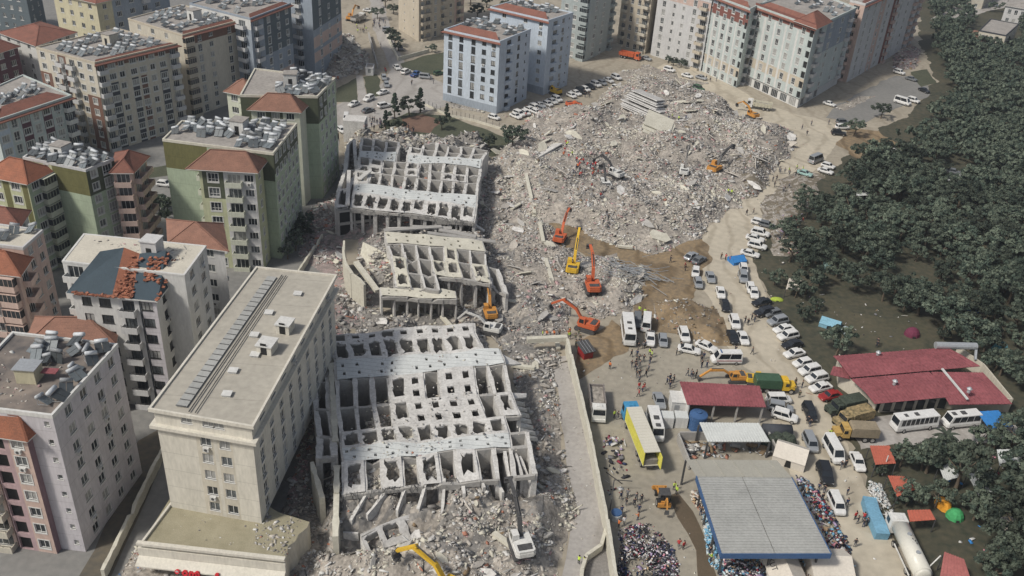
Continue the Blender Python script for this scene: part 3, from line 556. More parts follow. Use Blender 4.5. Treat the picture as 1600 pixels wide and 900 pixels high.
# B12
z = 20; r = bld('white apartment block with small red tile roof in the upper left'); q = quad_from([(0, 50), (56, 70), (116, 50), (62, 34)], z)
block(r, q, z, 7, {0: (cl(3), []), 1: (cl(4), [(0, 1, 6, 7, 1)])}, wm=WHITE, wmats=[LIGHTW], roof='hip', rm=TILE, hiph=2.2, sur=None)
r = bld('maroon apartment block with red tile roof at the far left edge'); q = quad_from([(-60, 60), (-10, 84), (27, 72), (-20, 55)], 20); block(r, q, 20, 7, {1: (cl(2, .05, .95, 'm'), [])}, wm=PURPLE, roof='hip', rm=TILE, hiph=2)
# B13
z = 26; r = bld('pale yellow apartment block cut by the top edge of the view'); q = quad_from([(82, -12), (150, 4), (262, -22), (190, -38)], z)
block(r, q, z, 8, {0: (cl(4, .05, .95), []), 1: ([(.1, 'w'), (.28, 'm'), (.46, 'm'), (.64, 'b'), (.82, 'm')], [(.2, 1, 0, 8, 1)])}, wm=YELLOW, wmats=[GREYB], roof='hip', rm=TILE, hiph=2.2, balm=LIGHTW)
# far left dark block
r = bld('dark block in the far upper left corner'); q = quad_from([(-40, -20), (40, -6), (62, -20), (0, -34)], 16); block(r, q, 16, 5, {0: (cl(5), []), 1: (cl(2), [])}, wm=GREYD, balm=LIGHTW)
# B14, B15
z = 26; r = bld('slate grey apartment block with white balconies and crushed lower floors'); q = quad_from([(296, 6), (391, 30), (454, 6), (372, -14)], z)
block(r, q, z, 8, {0: ([(.15, 'm'), (.4, 'm'), (.62, 'm'), (.86, 'B')], [(0, 1, 7, 8, 1)]), 1: ([(.12, 'B'), (.42, 'F'), (.66, 'w'), (.88, 'w')], [(.3, 1, 4.2, 8, 2), (.3, 1, 1, 2.2, 3)])}, wm=GREYB, wmats=[WHITE, GREYD, SALMON], rm=ROOFG, par=.3, sur=WHITE, balm=LIGHTW, skirts=((1, 2, .8),))
heaters(q, z, 20, 'solar water heater on the slate grey block at the top of the view', (.1, .75, .1, .9), mess=.2)
z = 30; r = bld('taller slate grey apartment block with torn open corner spilling rubble'); q = quad_from([(441, -28), (486, -18), (531, -42), (488, -52)], z)
block(r, q, z, 9, {0: ([(.5, 'B')], []), 1: ([(.25, 'F'), (.55, 'w'), (.85, 'w')], [(0, 1, 5, 9, 1), (0, 1, 3.2, 4.3, 2), (0, 1, 1.8, 2.8, 2)])}, wm=GREYB, wmats=[GREYD, SALMON], balm=LIGHTW, sur=WHITE)
# B16
z = 34; r = bld('beige tower with curved balconies standing behind the little park'); q = quad_from([(622, -95), (655, -80), (728, -92), (690, -110)], z)
block(r, q, z, 11, {0: ([(.3, 't'), (.75, 't')], []), 1: ([(.08, 'b'), (.2, 'R'), (.36, 'F'), (.52, 'b'), (.7, 'w'), (.88, 'B')], [(.78, 1, 0, 11, 1)])}, wm=BEIGE, wmats=[SALMON], balm=BEIGE, fm=FRAME)
# B17 ice blue pair
def blue(label, p0, p1, z, bk, glz, hn, far):
    r = bld(label); q = [G(*p0, z).xy, G(*p1, z).xy]; d = (q[1]-q[0]).normalized(); s_ = Vector((-d.y, d.x)); q += [q[1]+s_*bk, q[0]+s_*bk]
    block(r, q, z, 8, {0: (([(.12, 'F'), (.32, 'F'), (.54, 'F'), (.73, 'w'), (.9, 'w')] if glz else [(.25, 'w'), (.62, 'w'), (.88, 'w')]), [(0, 1, 0, .85, 1)], (0,)), 1: ([(.3, 'R'), (.62, 'w'), (.86, 't')], [])}, wm=BLUEW, wmats=[GREYB], rm=ROOFG, par=.35, balm=BLUEW, fm=FRAMED if glz else None, skirts=((0, 3.6, 1.6),))
    heaters(q, z, hn, 'solar water heater on the roof of the '+far, (.05, .95, .42, .95), mess=.15); return r, q
blue('ice blue apartment block with an orange-red tiled front eave and dark ground floor', (694, 47), (781, 66), 22.5, 19, True, 18, 'front ice blue block')
blue('rear ice blue block, set back right of the front one, with red tiled eave', (766, 12), (857, 33), 24.5, 15, False, 16, 'rear ice blue block')
# B18
z = 27; r = bld('blue-grey apartment tower right of the ice blue pair'); q = quad_from([(880, -30), (925, -20), (966, -36), (912, -48)], z)
block(r, q, z, 8, {0: ([(.2, 'w'), (.5, 'w'), (.84, 'E')], [(0, 1, 7, 8, 1)]), 1: ([(.25, 'm'), (.55, 'm'), (.88, 'B')], [(0, 1, 7, 8, 1)])}, wm=GREYG, wmats=[GREYB], sur=WHITE, balm=GREYG)
z = 27; r = bld('beige tower with a torn lower corner and many balconies at the top centre'); q = quad_from([(976, -40), (1022, -28), (1044, -44), (1000, -54)], z)
block(r, q, z, 8, {0: ([(.15, 'b'), (.38, 'F'), (.62, 'F'), (.86, 'B')], []), 1: ([(.5, 'B')], [])}, wm=BEIGE, balm=CREAM, rail=2)
z = 25; r = bld('lilac-grey apartment tower behind the green bush, second from centre top'); q = quad_from([(1030, -18), (1112, 4), (1146, -18), (1070, -34)], z)
block(r, q, z, 8, {0: ([(.14, 'F'), (.34, 'd'), (.52, 'd'), (.72, 'F'), (.9, 'B')], [(0, 1, 7, 8, 1)]), 1: ([(.4, 'B'), (.8, 'w')], [(0, 1, 0, 8, 2)])}, wm=LIGHTW, wmats=[SALMON, GREYG], sur=WHITE, balm=BEIGE)
z = 27; r = bld('striped white apartment tower with red-brown top panels, left one of the matching pair'); q = quad_from([(1108, -8), (1172, 16), (1228, -12), (1160, -34)], z)
PAIR = {0: ([(.1, 'F'), (.28, 'F'), (.46, 'F'), (.64, 'F'), (.84, 'F'), (.965, 'b')], [(0, 1, 7.4, 8, 2), (0, 1, 6.4, 7.4, 1), (0, 1, 1, 2, 4), (.19, .23, 0, 6.3, 3), (.37, .4, 0, 6.3, 3), (.55, .58, 0, 6.3, 3), (.74, .77, 0, 6.3, 3)]), 1: ([(.15, 'B'), (.42, 'm'), (.68, 'm'), (.88, 'b')], [(.3, 1, 4, 8, 2)])}
block(r, q, z, 8, PAIR, wm=TEALW, wmats=[REDB, GREYB, WHITE, BEIGE], balm=LIGHTW, sur=WHITE, skirts=((0, 3, 1.5),))
z = 27; r = bld('striped white apartment tower with pyramid corner roof, right one of the matching pair, shops below'); q = quad_from([(1180, 10), (1274, 44), (1338, 14), (1262, -16)], z)
block(r, q, z, 7, PAIR, z0=3.4, wm=TEALW, wmats=[REDB, GREYB, WHITE, BEIGE], balm=LIGHTW, sur=WHITE, skirts=((0, 4, 1.8),))
block(r, inset(q, .5), 3.4, 1, {0: (cl(6, .02, .98, 'S'), []), 1: (cl(3, .02, .5, 'S'), [])}, wm=WHITE, rm=WHITE, par=0)
hq = [lerp2(q, .72, 0), lerp2(q, 1.0, 0), lerp2(q, 1.0, .3), lerp2(q, .72, .3)]; b = MB(); hip(b, hq, z+.3, 3.2, 1.2); ob('corner_roof', b.mesh('corner_roof', [TILE, WHITE]), r)
heaters(q, z, 16, 'solar water heater behind the pyramid corner roof', (.2, .95, .45, .95), mess=.2)
z = 28; r = bld('pinkish beige tower with stacked rounded balconies beside the grove'); q = quad_from([(1328, 2), (1352, 8), (1452, -36), (1420, -44)], z)
block(r, q, z, 9, {0: ([(.5, 'R')], [(0, 1, 0, 9, 1)]), 1: ([(.07, 'F'), (.17, 'F'), (.28, 'w'), (.38, 'm'), (.5, 'b'), (.6, 'F'), (.72, 'm'), (.84, 'B'), (.94, 'B')], [(.25, .33, 0, 9, 1), (.45, .54, 0, 9, 2)])}, wm=LIGHTW, wmats=[SALMON, REDB], balm=SALMON, sur=WHITE, skirts=((1, 2, .8),))
# villas
z = 7.5; r = thing('villa', 'cream two storey villa with dark eaves among the trees at top right', 'house'); q = quad_from([(1530, 48), (1572, 56), (1592, 38), (1548, 30)], z)
block(r, q, z, 2, {0: (cl(3), []), 1: (cl(2), [])}, wm=CREAM, rm=ROOFG, par=.3, parm=CHARC, sur=WHITE)
fq = quad_from([(1514, 62), (1532, 66), (1544, 54), (1524, 48)], 4); block(r, fq, 4, 1, {0: ([(.5, 'w')], [])}, wm=CREAM, roof='hip', rm=TILED, hiph=1)
r = thing('villa', 'grey and white villa at the top right edge behind the cream villa', 'house'); q = quad_from([(1572, 8), (1640, 20), (1660, 0), (1590, -10)], 8); block(r, q, 8, 2, {0: (cl(6, .05, .95, 'F'), []), 1: (cl(2), [])}, wm=LIGHTW, roof='hip', rm=ROOFG, hiph=1.5)
r = thing('villa', 'pale house beyond the road at the very top right', 'house'); q = quad_from([(1480, -14), (1540, -8), (1560, -24), (1500, -30)], 7); block(r, q, 7, 2, {0: (cl(5), [])}, wm=CREAM, roof='hip', rm=TILED, hiph=1.5)
# small white hut by the park
r = thing('park_hut', 'small white hut beside the rubble at the park edge', 'hut'); q = quad_from([(571, 106), (583, 107), (585, 100), (573, 99)], 2.6); block(r, q, 2.6, 1, {0: ([(.5, 'd')], [])}, wm=LIGHTW, par=.1)
# ---------------------------------------------------------------- ground sheets
def wig(pts, step=4.0, amp=1.2):
    out = []; n = len(pts)
    for i in range(n):
        a, b_ = Vector(pts[i][:2]), Vector(pts[(i+1) % n][:2]); k = max(1, int((b_-a).length/step))
        for j in range(k):
            p = a.lerp(b_, j/k); out.append((p.x+amp*(float(vnoise(p.x, p.y, 7, 5))-.5)*2, p.y+amp*(float(vnoise(p.x+50, p.y+90, 7, 5))-.5)*2))
    return out
def sheet(name, px, mat, z, amp=1.2, kind='structure'):
    w_ = wig(PW(px), 1.2 if amp > 1 else 3, amp*1.3) if amp else [tuple(p[:2]) for p in PW(px)]
    bm = bmesh.new(); f = bm.faces.new([bm.verts.new((x, y, z)) for x, y in w_]); bmesh.ops.triangulate(bm, faces=[f])
    for q in bm.faces:
        q.normal_update()
        if q.normal.z < 0: q.normal_flip()
    me = bpy.data.meshes.new(name); bm.to_mesh(me); bm.free(); me.materials.append(mat); o = ob(name, me); o['kind'] = kind; return o
b = MB(); b.quad((-1500, -100, 0), (1500, -100, 0), (1500, 3500, 0), (-1500, 3500, 0)); struct('ground', b.mesh('ground', [DIRT]))
WOODP = [(1372, 200), (1420, 185), (1462, 125), (1436, 60), (1432, -40), (1800, -60), (2300, 300), (2300, 1100), (1490, 1100), (1395, 830), (1345, 735), (1330, 700), (1290, 620), (1240, 540), (1205, 460), (1180, 400), (1215, 330), (1250, 290), (1330, 240)]
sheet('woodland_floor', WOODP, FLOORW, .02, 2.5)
sheet('brown_clearing', [(1260, 190), (1370, 205), (1420, 240), (1340, 250), (1310, 225)], BROWND, .03, 3)
sheet('brown_clearing', [(1250, 445), (1340, 485), (1440, 505), (1430, 545), (1340, 550), (1285, 510)], M('bare_grove_soil', (.105, .092, .06), alt=(.055, .058, .04), scale=.1, fine=1), .03, 3)
sheet('road', [(1080, 400), (1120, 345), (1190, 290), (1235, 215), (1140, 185), (1000, 115), (1060, 90), (1200, 165), (1290, 190), (1325, 205), (1300, 240), (1215, 320), (1175, 395), (1200, 465), (1245, 540), (1290, 625), (1340, 740), (1390, 830), (1440, 960), (1290, 960), (1210, 800), (1200, 700), (1215, 610), (1140, 560), (1110, 480)], ROADM, .04)
sheet('road', [(575, -20), (595, -20), (612, 60), (632, 100), (690, 130), (700, 165), (640, 180), (560, 205), (525, 200), (525, 165), (590, 140), (612, 110), (585, 50)], PALEG, .045, .8)
sheet('road', [(1330, 655), (1400, 650), (1600, 665), (1700, 672), (1700, 700), (1560, 690), (1480, 702), (1400, 696), (1345, 705)], PALEG, .05)
sheet('car_park', [(1290, 185), (1305, 165), (1400, 118), (1450, 122), (1455, 150), (1385, 175), (1350, 192)], ASPH, .05)
sheet('road', [(1455, 30), (1500, 5), (1540, -20), (1640, -30), (1640, 0), (1560, 14), (1500, 28)], PALEG, .05)
sheet('paved_lane', [(862, 560), (888, 556), (905, 620), (925, 720), (945, 790), (944, 850), (900, 905), (860, 960), (900, 800), (880, 680)], PALEG, .06, .8)
sheet('town_street', [(-200, 1000), (480, 1000), (490, 640), (535, 330), (528, 200), (520, 90), (460, 0), (-300, -60)], ASPH, .03)
sheet('yard', [(895, 560), (1090, 530), (1190, 590), (1215, 700), (1320, 960), (970, 960), (935, 740)], M('trampled_yard', (.36, .33, .27), alt=(.25, .23, .19), scale=.07, fine=.8), .05)
sheet('shadow_band', [(1046, 775), (1062, 770), (1085, 800), (1120, 900), (1135, 960), (1100, 960), (1085, 860), (1060, 810)], M('brown_shadow_band', (.13, .10, .07), alt=(.10, .08, .055), rough=.5, scale=.2), .08, .5)  # dark band left of the big shed: shadow painted as a brown sheet
sheet('churned_soil', [(845, 340), (890, 330), (960, 372), (1020, 385), (1092, 372), (1110, 400), (1075, 470), (1060, 520), (1000, 520), (975, 450), (940, 425), (905, 395), (870, 385)], BROWND, .07, 2)
sheet('churned_soil', [(895, 535), (960, 500), (985, 545), (930, 580), (905, 600)], BROWND, .07, 1.5)
for nm, pl in (('lawn', [(525, 138), (556, 121), (560, 160), (524, 160)]), ('lawn', [(568, 120), (590, 116), (600, 148), (574, 154)]), ('lawn', [(624, 100), (660, 88), (694, 82), (694, 108), (680, 118), (632, 108)]), ('lawn', [(600, 190), (640, 175), (700, 182), (790, 215), (810, 240), (770, 245), (690, 215), (610, 215)]), ('lawn', [(215, 265), (262, 258), (262, 275), (220, 280)]), ('lawn', [(1420, 112), (1448, 108), (1462, 130), (1440, 136)])):
    sheet(nm, pl, GRASSM, .06, 1)
sheet('footpath', [(556, 118), (566, 117), (574, 155), (560, 160)], PALEG, .075, .1)
sheet('soil_bed', [(625, 185), (660, 178), (690, 190), (670, 208), (630, 205)], M('red_soil', (.16, .10, .075), var=.25), .085)
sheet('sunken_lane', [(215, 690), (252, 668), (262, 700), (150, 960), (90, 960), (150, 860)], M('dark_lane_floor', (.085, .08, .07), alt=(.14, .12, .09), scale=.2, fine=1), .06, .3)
# ---------------------------------------------------------------- rubble height field
RUB = {   # name: (pixel outline, base amp m, noise size, chunk density /m2, size range, palette)
 'main': ([(770, 262), (800, 205), (850, 172), (905, 172), (960, 140), (1010, 118), (1060, 128), (1120, 150), (1160, 188), (1245, 205), (1238, 240), (1185, 300), (1130, 340), (1095, 378), (1010, 392), (930, 378), (868, 350), (820, 345), (785, 320)], 3.2, 14, 9.0, (.10, .85), 0),
 'mid': ([(745, 250), (790, 255), (850, 345), (875, 385), (905, 400), (960, 395), (1005, 440), (985, 490), (945, 500), (900, 470), (880, 520), (830, 545), (800, 520), (770, 470), (740, 360)], 1.6, 10, 9.0, (.10, .75), 0),
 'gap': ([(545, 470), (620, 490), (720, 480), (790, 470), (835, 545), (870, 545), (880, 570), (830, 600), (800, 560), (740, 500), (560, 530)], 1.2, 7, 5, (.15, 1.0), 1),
 'right_of_slab': ([(800, 570), (862, 572), (875, 640), (880, 720), (905, 800), (880, 860), (860, 960), (470, 960), (470, 850), (520, 860), (620, 850), (760, 790), (840, 760), (810, 640)], 2.2, 7, 7, (.12, .8), 2),
 'left_strip': ([(478, 330), (530, 300), (540, 400), (560, 500), (510, 560), (490, 660), (480, 760), (440, 815), (470, 700), (490, 540), (520, 440), (465, 400)], 1.4, 6, 5, (.15, 1.0), 3),
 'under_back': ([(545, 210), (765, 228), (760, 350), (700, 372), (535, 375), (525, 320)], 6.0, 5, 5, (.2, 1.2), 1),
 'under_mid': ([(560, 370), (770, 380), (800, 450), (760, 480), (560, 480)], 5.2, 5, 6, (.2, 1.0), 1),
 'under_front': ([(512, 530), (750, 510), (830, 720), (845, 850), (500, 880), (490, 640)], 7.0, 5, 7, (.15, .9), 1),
 'torn_tower': ([(503, 62), (545, 55), (580, 90), (560, 112), (520, 128), (500, 110)], 3.0, 6, 3, (.3, 1.6), 0),
 'tower_foot': ([(395, 112), (460, 100), (530, 110), (500, 140), (440, 145)], 1.5, 6, 2, (.3, 1.2), 0),
 'plaza': ([(960, 118), (1010, 100), (1060, 120), (1100, 130), (1060, 150), (980, 140)], .8, 8, 1.2, (.2, .9), 0),
 'roadside': ([(1185, 330), (1215, 285), (1260, 262), (1290, 275), (1255, 320), (1235, 400), (1205, 400)], .25, 6, 1.3, (.1, .45), 6),
 'bank': ([(1075, 470), (1120, 480), (1160, 540), (1120, 550), (1060, 520), (1020, 500), (1010, 470)], 1.3, 8, 1.6, (.15, .7), 4),
 'left_alley': ([(440, 800), (480, 740), (505, 860), (500, 960), (440, 960)], .8, 5, 8, (.12, .6), 2),
 'front_shops': ([(150, 960), (215, 850), (240, 870), (460, 895), (460, 960)], .5, 4, 8, (.12, .5), 5),
 'pavement_right': ([(1300, 168), (1345, 150), (1370, 150), (1320, 175)], .4, 4, 1.2, (.2, .8), 0),
 'blue_foot': ([(690, 155), (760, 175), (830, 190), (790, 182), (700, 168)], .3, 4, 1, (.2, .7), 0),
 'pinky_foot': ([(1395, 82), (1420, 70), (1440, 78), (1432, 108), (1396, 110)], 2, 5, 2, (.3, 1.2), 3)}
MOUNDS = [(1000, 225, 3.6, 24), (860, 290, 2.6, 16), (1120, 205, 2.2, 16), (1050, 160, 3, 12), (900, 215, 3.5, 11), (940, 330, 2, 14), (690, 868, 2.4, 9), (830, 800, 2.2, 7), (560, 850, 2, 6), (530, 90, 4, 9), (1020, 470, 3, 12)]
MW = [(G(a, b_), c, d) for a, b_, c, d in MOUNDS]
RW = {k: (wig(PW(v[0]), 2.5, 3.5) if k in ('main', 'mid', 'bank', 'roadside', 'plaza', 'torn_tower') else [tuple(p[:2]) for p in PW(v[0])]) for k, v in RUB.items()}
ARM = {k: v[1] for k, v in RUB.items()}
def hf(x, y, reg=None):
    x = np.atleast_1d(np.asarray(x, float)); y = np.atleast_1d(np.asarray(y, float)); h = np.zeros(x.shape)
    for k, P in RW.items():
        xs = [p[0] for p in P]; ys = [p[1] for p in P]; bb = (x > min(xs)-1) & (x < max(xs)+1) & (y > min(ys)-1) & (y < max(ys)+1)
        if not bb.any(): continue
        idx = np.where(bb)[0]; xx, yy = x[idx], y[idx]; ins = inpoly(xx, yy, P); idx = idx[ins]; xx = xx[ins]; yy = yy[ins]
        if len(idx) == 0: continue
        e = np.clip(edgedist(xx, yy, P)/5.0, 0, 1); e = e*e*(3-2*e); v = RUB[k]
        m = np.zeros(xx.shape)
        for (c, a, r_) in MW: m = m+a*np.exp(-((xx-c.x)**2+(yy-c.y)**2)/r_**2)*(.6+.8*vnoise(xx, yy, 9, 3))
        ns = vnoise(xx, yy, v[2], 5); n2 = vnoise(xx+70, yy, 4.5, 3); hh = e*(v[1]*(ns*1.9-.35).clip(.05, 3)+m+1.6*(n2-.45)*min(1, v[1]))+.10; hh = np.minimum(hh, {'under_front': 5.4, 'under_back': 4.8, 'under_mid': 4.2}.get(k, 99)+.6*ns)
        h[idx] = np.maximum(h[idx], np.maximum(hh, .08))
    return h
def hz(x, y): return float(hf([x], [y])[0])
PAL = [DUST, CONC, CONCL, RUBW, CONCD, BRICK, PINKR, CONCY, WOODM, STEEL, TARPB, BROWND]
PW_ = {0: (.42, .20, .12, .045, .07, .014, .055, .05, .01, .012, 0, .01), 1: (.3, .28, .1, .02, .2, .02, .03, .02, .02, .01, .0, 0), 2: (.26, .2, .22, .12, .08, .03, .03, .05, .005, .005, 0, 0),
       6: (.35, .15, .1, .12, .06, .03, .05, .04, .06, .01, .01, .02),
       3: (.2, .16, .1, .04, .12, .05, .28, .02, .01, .02, 0, 0), 4: (.3, .1, .05, .03, .05, .03, .02, .1, .04, .01, 0, .27), 5: (.2, .1, .15, .15, .15, .1, .1, 0, .01, .02, .02, 0)}
def chunks(name, P, dens, smin, smax, pal, n=None, sink=.25, hfun=None, label=None):
    xs = [p[0] for p in P]; ys = [p[1] for p in P]; A = (max(xs)-min(xs))*(max(ys)-min(ys)); N = int(A*dens)
    x = rng.uniform(min(xs), max(xs), N); y = rng.uniform(min(ys), max(ys), N); ok = inpoly(x, y, P); x, y = x[ok], y[ok]
    cl_ = vnoise(x, y, 5, 3); ok = rng.random(len(x)) < np.clip(cl_*3.4-1.0, .08, 1); x, y = x[ok], y[ok]; N = len(x)
    if N == 0: return
    s = smin*(smax/smin)**(rng.random(N)**2.6); dim = np.stack([s*rng.uniform(.5, 1.7, N), s*rng.uniform(.4, 1, N), s*rng.uniform(.08, .45, N)], 1)
    lw = rng.random(N) < .06; dim[lw] *= np.array([2.6, .35, .6])
    base_ = np.array([[-1, -1, -1], [1, -1, -1], [1, 1, -1], [-1, 1, -1], [-1, -1, 1], [1, -1, 1], [1, 1, 1], [-1, 1, 1]])*.5
    V = base_[None]*dim[:, None, :]*(1+rng.uniform(-.28, .28, (N, 8, 3)))
    a = rng.uniform(0, 6.28, N); t1 = rng.normal(0, .35, N); t2 = rng.normal(0, .35, N)
    def rot(V, ax, an):
        c, s_ = np.cos(an)[:, None], np.sin(an)[:, None]; i, j = [(1, 2), (0, 2), (0, 1)][ax]; o = V.copy(); o[..., i] = V[..., i]*c-V[..., j]*s_; o[..., j] = V[..., i]*s_+V[..., j]*c; return o
    V = rot(rot(rot(V, 0, t1), 1, t2), 2, a)
    z = (hfun or hf)(x, y)+dim[:, 2]*(.5-sink); V += np.stack([x, y, z], 1)[:, None, :]
    F = np.array([[3, 2, 1, 0], [4, 5, 6, 7], [0, 1, 5, 4], [1, 2, 6, 5], [2, 3, 7, 6], [3, 0, 4, 7]])
    FF = (F[None]+(np.arange(N)*8)[:, None, None]).reshape(-1, 4)
    pw = np.array(PW_[pal]); mi0 = rng.choice(len(PAL), N, p=pw/pw.sum())
    if pal < 7:
        n1 = vnoise(x+300, y, 13, 3); mi0 = np.where((n1 > .58) & (rng.random(N) < .35), 7, mi0); mi0 = np.where((n1 < .42) & (rng.random(N) < .35), 4, mi0)
    mi = np.repeat(mi0, 6)
    o = ob(name, npmesh(name, V.reshape(-1, 3), FF, mi, PAL)); o['kind'] = 'stuff'
    return N
tot = 0
for k, P in RW.items():
    v = RUB[k]; st = .8 if min(p[1] for p in P) < 200 else 1.1
    xs = np.arange(min(p[0] for p in P), max(p[0] for p in P)+st, st); ys = np.arange(min(p[1] for p in P), max(p[1] for p in P)+st, st)
    X, Y = np.meshgrid(xs, ys, indexing='ij'); Z = hf(X.ravel(), Y.ravel()).reshape(X.shape)
    Z = np.where(Z > 0, Z+rng.normal(0, .09, Z.shape)*np.minimum(1, Z), -.3)
    nx, ny = X.shape; I = np.arange(nx*ny).reshape(nx, ny); a, b_, c, d = I[:-1, :-1], I[1:, :-1], I[1:, 1:], I[:-1, 1:]
    keep = ((Z[:-1, :-1] > 0) | (Z[1:, :-1] > 0) | (Z[1:, 1:] > 0) | (Z[:-1, 1:] > 0)).ravel()
    F = np.stack([a.ravel(), b_.ravel(), c.ravel(), d.ravel()], 1)[keep]
    if len(F) == 0: continue
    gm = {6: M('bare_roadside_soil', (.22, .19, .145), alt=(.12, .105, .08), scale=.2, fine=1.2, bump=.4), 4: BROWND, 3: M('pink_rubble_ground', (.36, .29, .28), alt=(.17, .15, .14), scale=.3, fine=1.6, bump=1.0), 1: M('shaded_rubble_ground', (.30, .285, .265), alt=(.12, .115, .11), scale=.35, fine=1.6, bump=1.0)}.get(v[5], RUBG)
    o = ob('rubble_mound', npmesh('rubble_mound', np.stack([X.ravel(), Y.ravel(), Z.ravel()], 1), F, np.zeros(len(F)), [gm])); o['kind'] = 'structure'
    tot += chunks('rubble', P, v[3]*1.5, v[4][0]*1.15, v[4][1]*1.1, v[5]) or 0
print('chunks', tot)
# ---------------------------------------------------------------- flattened concrete frames
def p3(x, y): return (480+x/4.444, 190+y/4.444)
def p4(x, y): return (520+x/5, 340+y/5)
def p5(x, y): return (480+x/4.21, 490+y/4.21)
def p6(x, y): return (480+x/4.21, 690+y/4.21)
def vplate(b, A, B_, z0, th, m=0):    # vertical plate whose top edge runs A..B_ (3d)
    A = Vector(A); B_ = Vector(B_); d = (B_-A); d.z = 0; d.normalize(); s_ = Vector((-d.y, d.x, 0))*th/2
    za, zb = (z0 if not isinstance(z0, tuple) else z0[0]), (z0 if not isinstance(z0, tuple) else z0[1])
    lo = lambda P, z: Vector((P.x, P.y, z))
    L_ = (B_-A).length; n_ = int(L_/1.1)
    if n_ > 1 and th > .25:
        prev = None
        i0 = len(b.v); dv_ = (B_-A).normalized()
        for k in range(n_+1):
            f = k/n_; P = A.lerp(B_, f); zc = za+(zb-za)*f; t_ = s_*random.uniform(.7, 1.25); P = P+Vector((0, 0, -abs(random.gauss(0, .10))-(random.random() < .08)*random.uniform(.2, .8)))
            b.v += [tuple(lo(P-t_, zc)), tuple(lo(P+t_, zc)), tuple(P+t_), tuple(P-t_)]
        for k in range(n_):
            a = i0+4*k; c = a+4
            for (p, q) in ((0, 1), (1, 2), (2, 3), (3, 0)): b.f.append((a+p, a+q, c+q, c+p)); b.m.append(m)
        b.f.append((i0+3, i0+2, i0+1, i0)); b.m.append(m); e_ = i0+4*n_; b.f.append((e_, e_+1, e_+2, e_+3)); b.m.append(m); return
    b.hexa([lo(A-s_, za), lo(B_-s_, zb), lo(B_+s_, zb), lo(A+s_, za), A-s_, B_-s_, B_+s_, A+s_], m)
def slabq(b, P, th, m=0):
    P = [Vector(p) for p in P]; n = (P[1]-P[0]).cross(P[3]-P[0]).normalized()
    if n.z < 0: P = P[::-1]; n = -n
    b.hexa([p-n*th for p in P]+P, m)
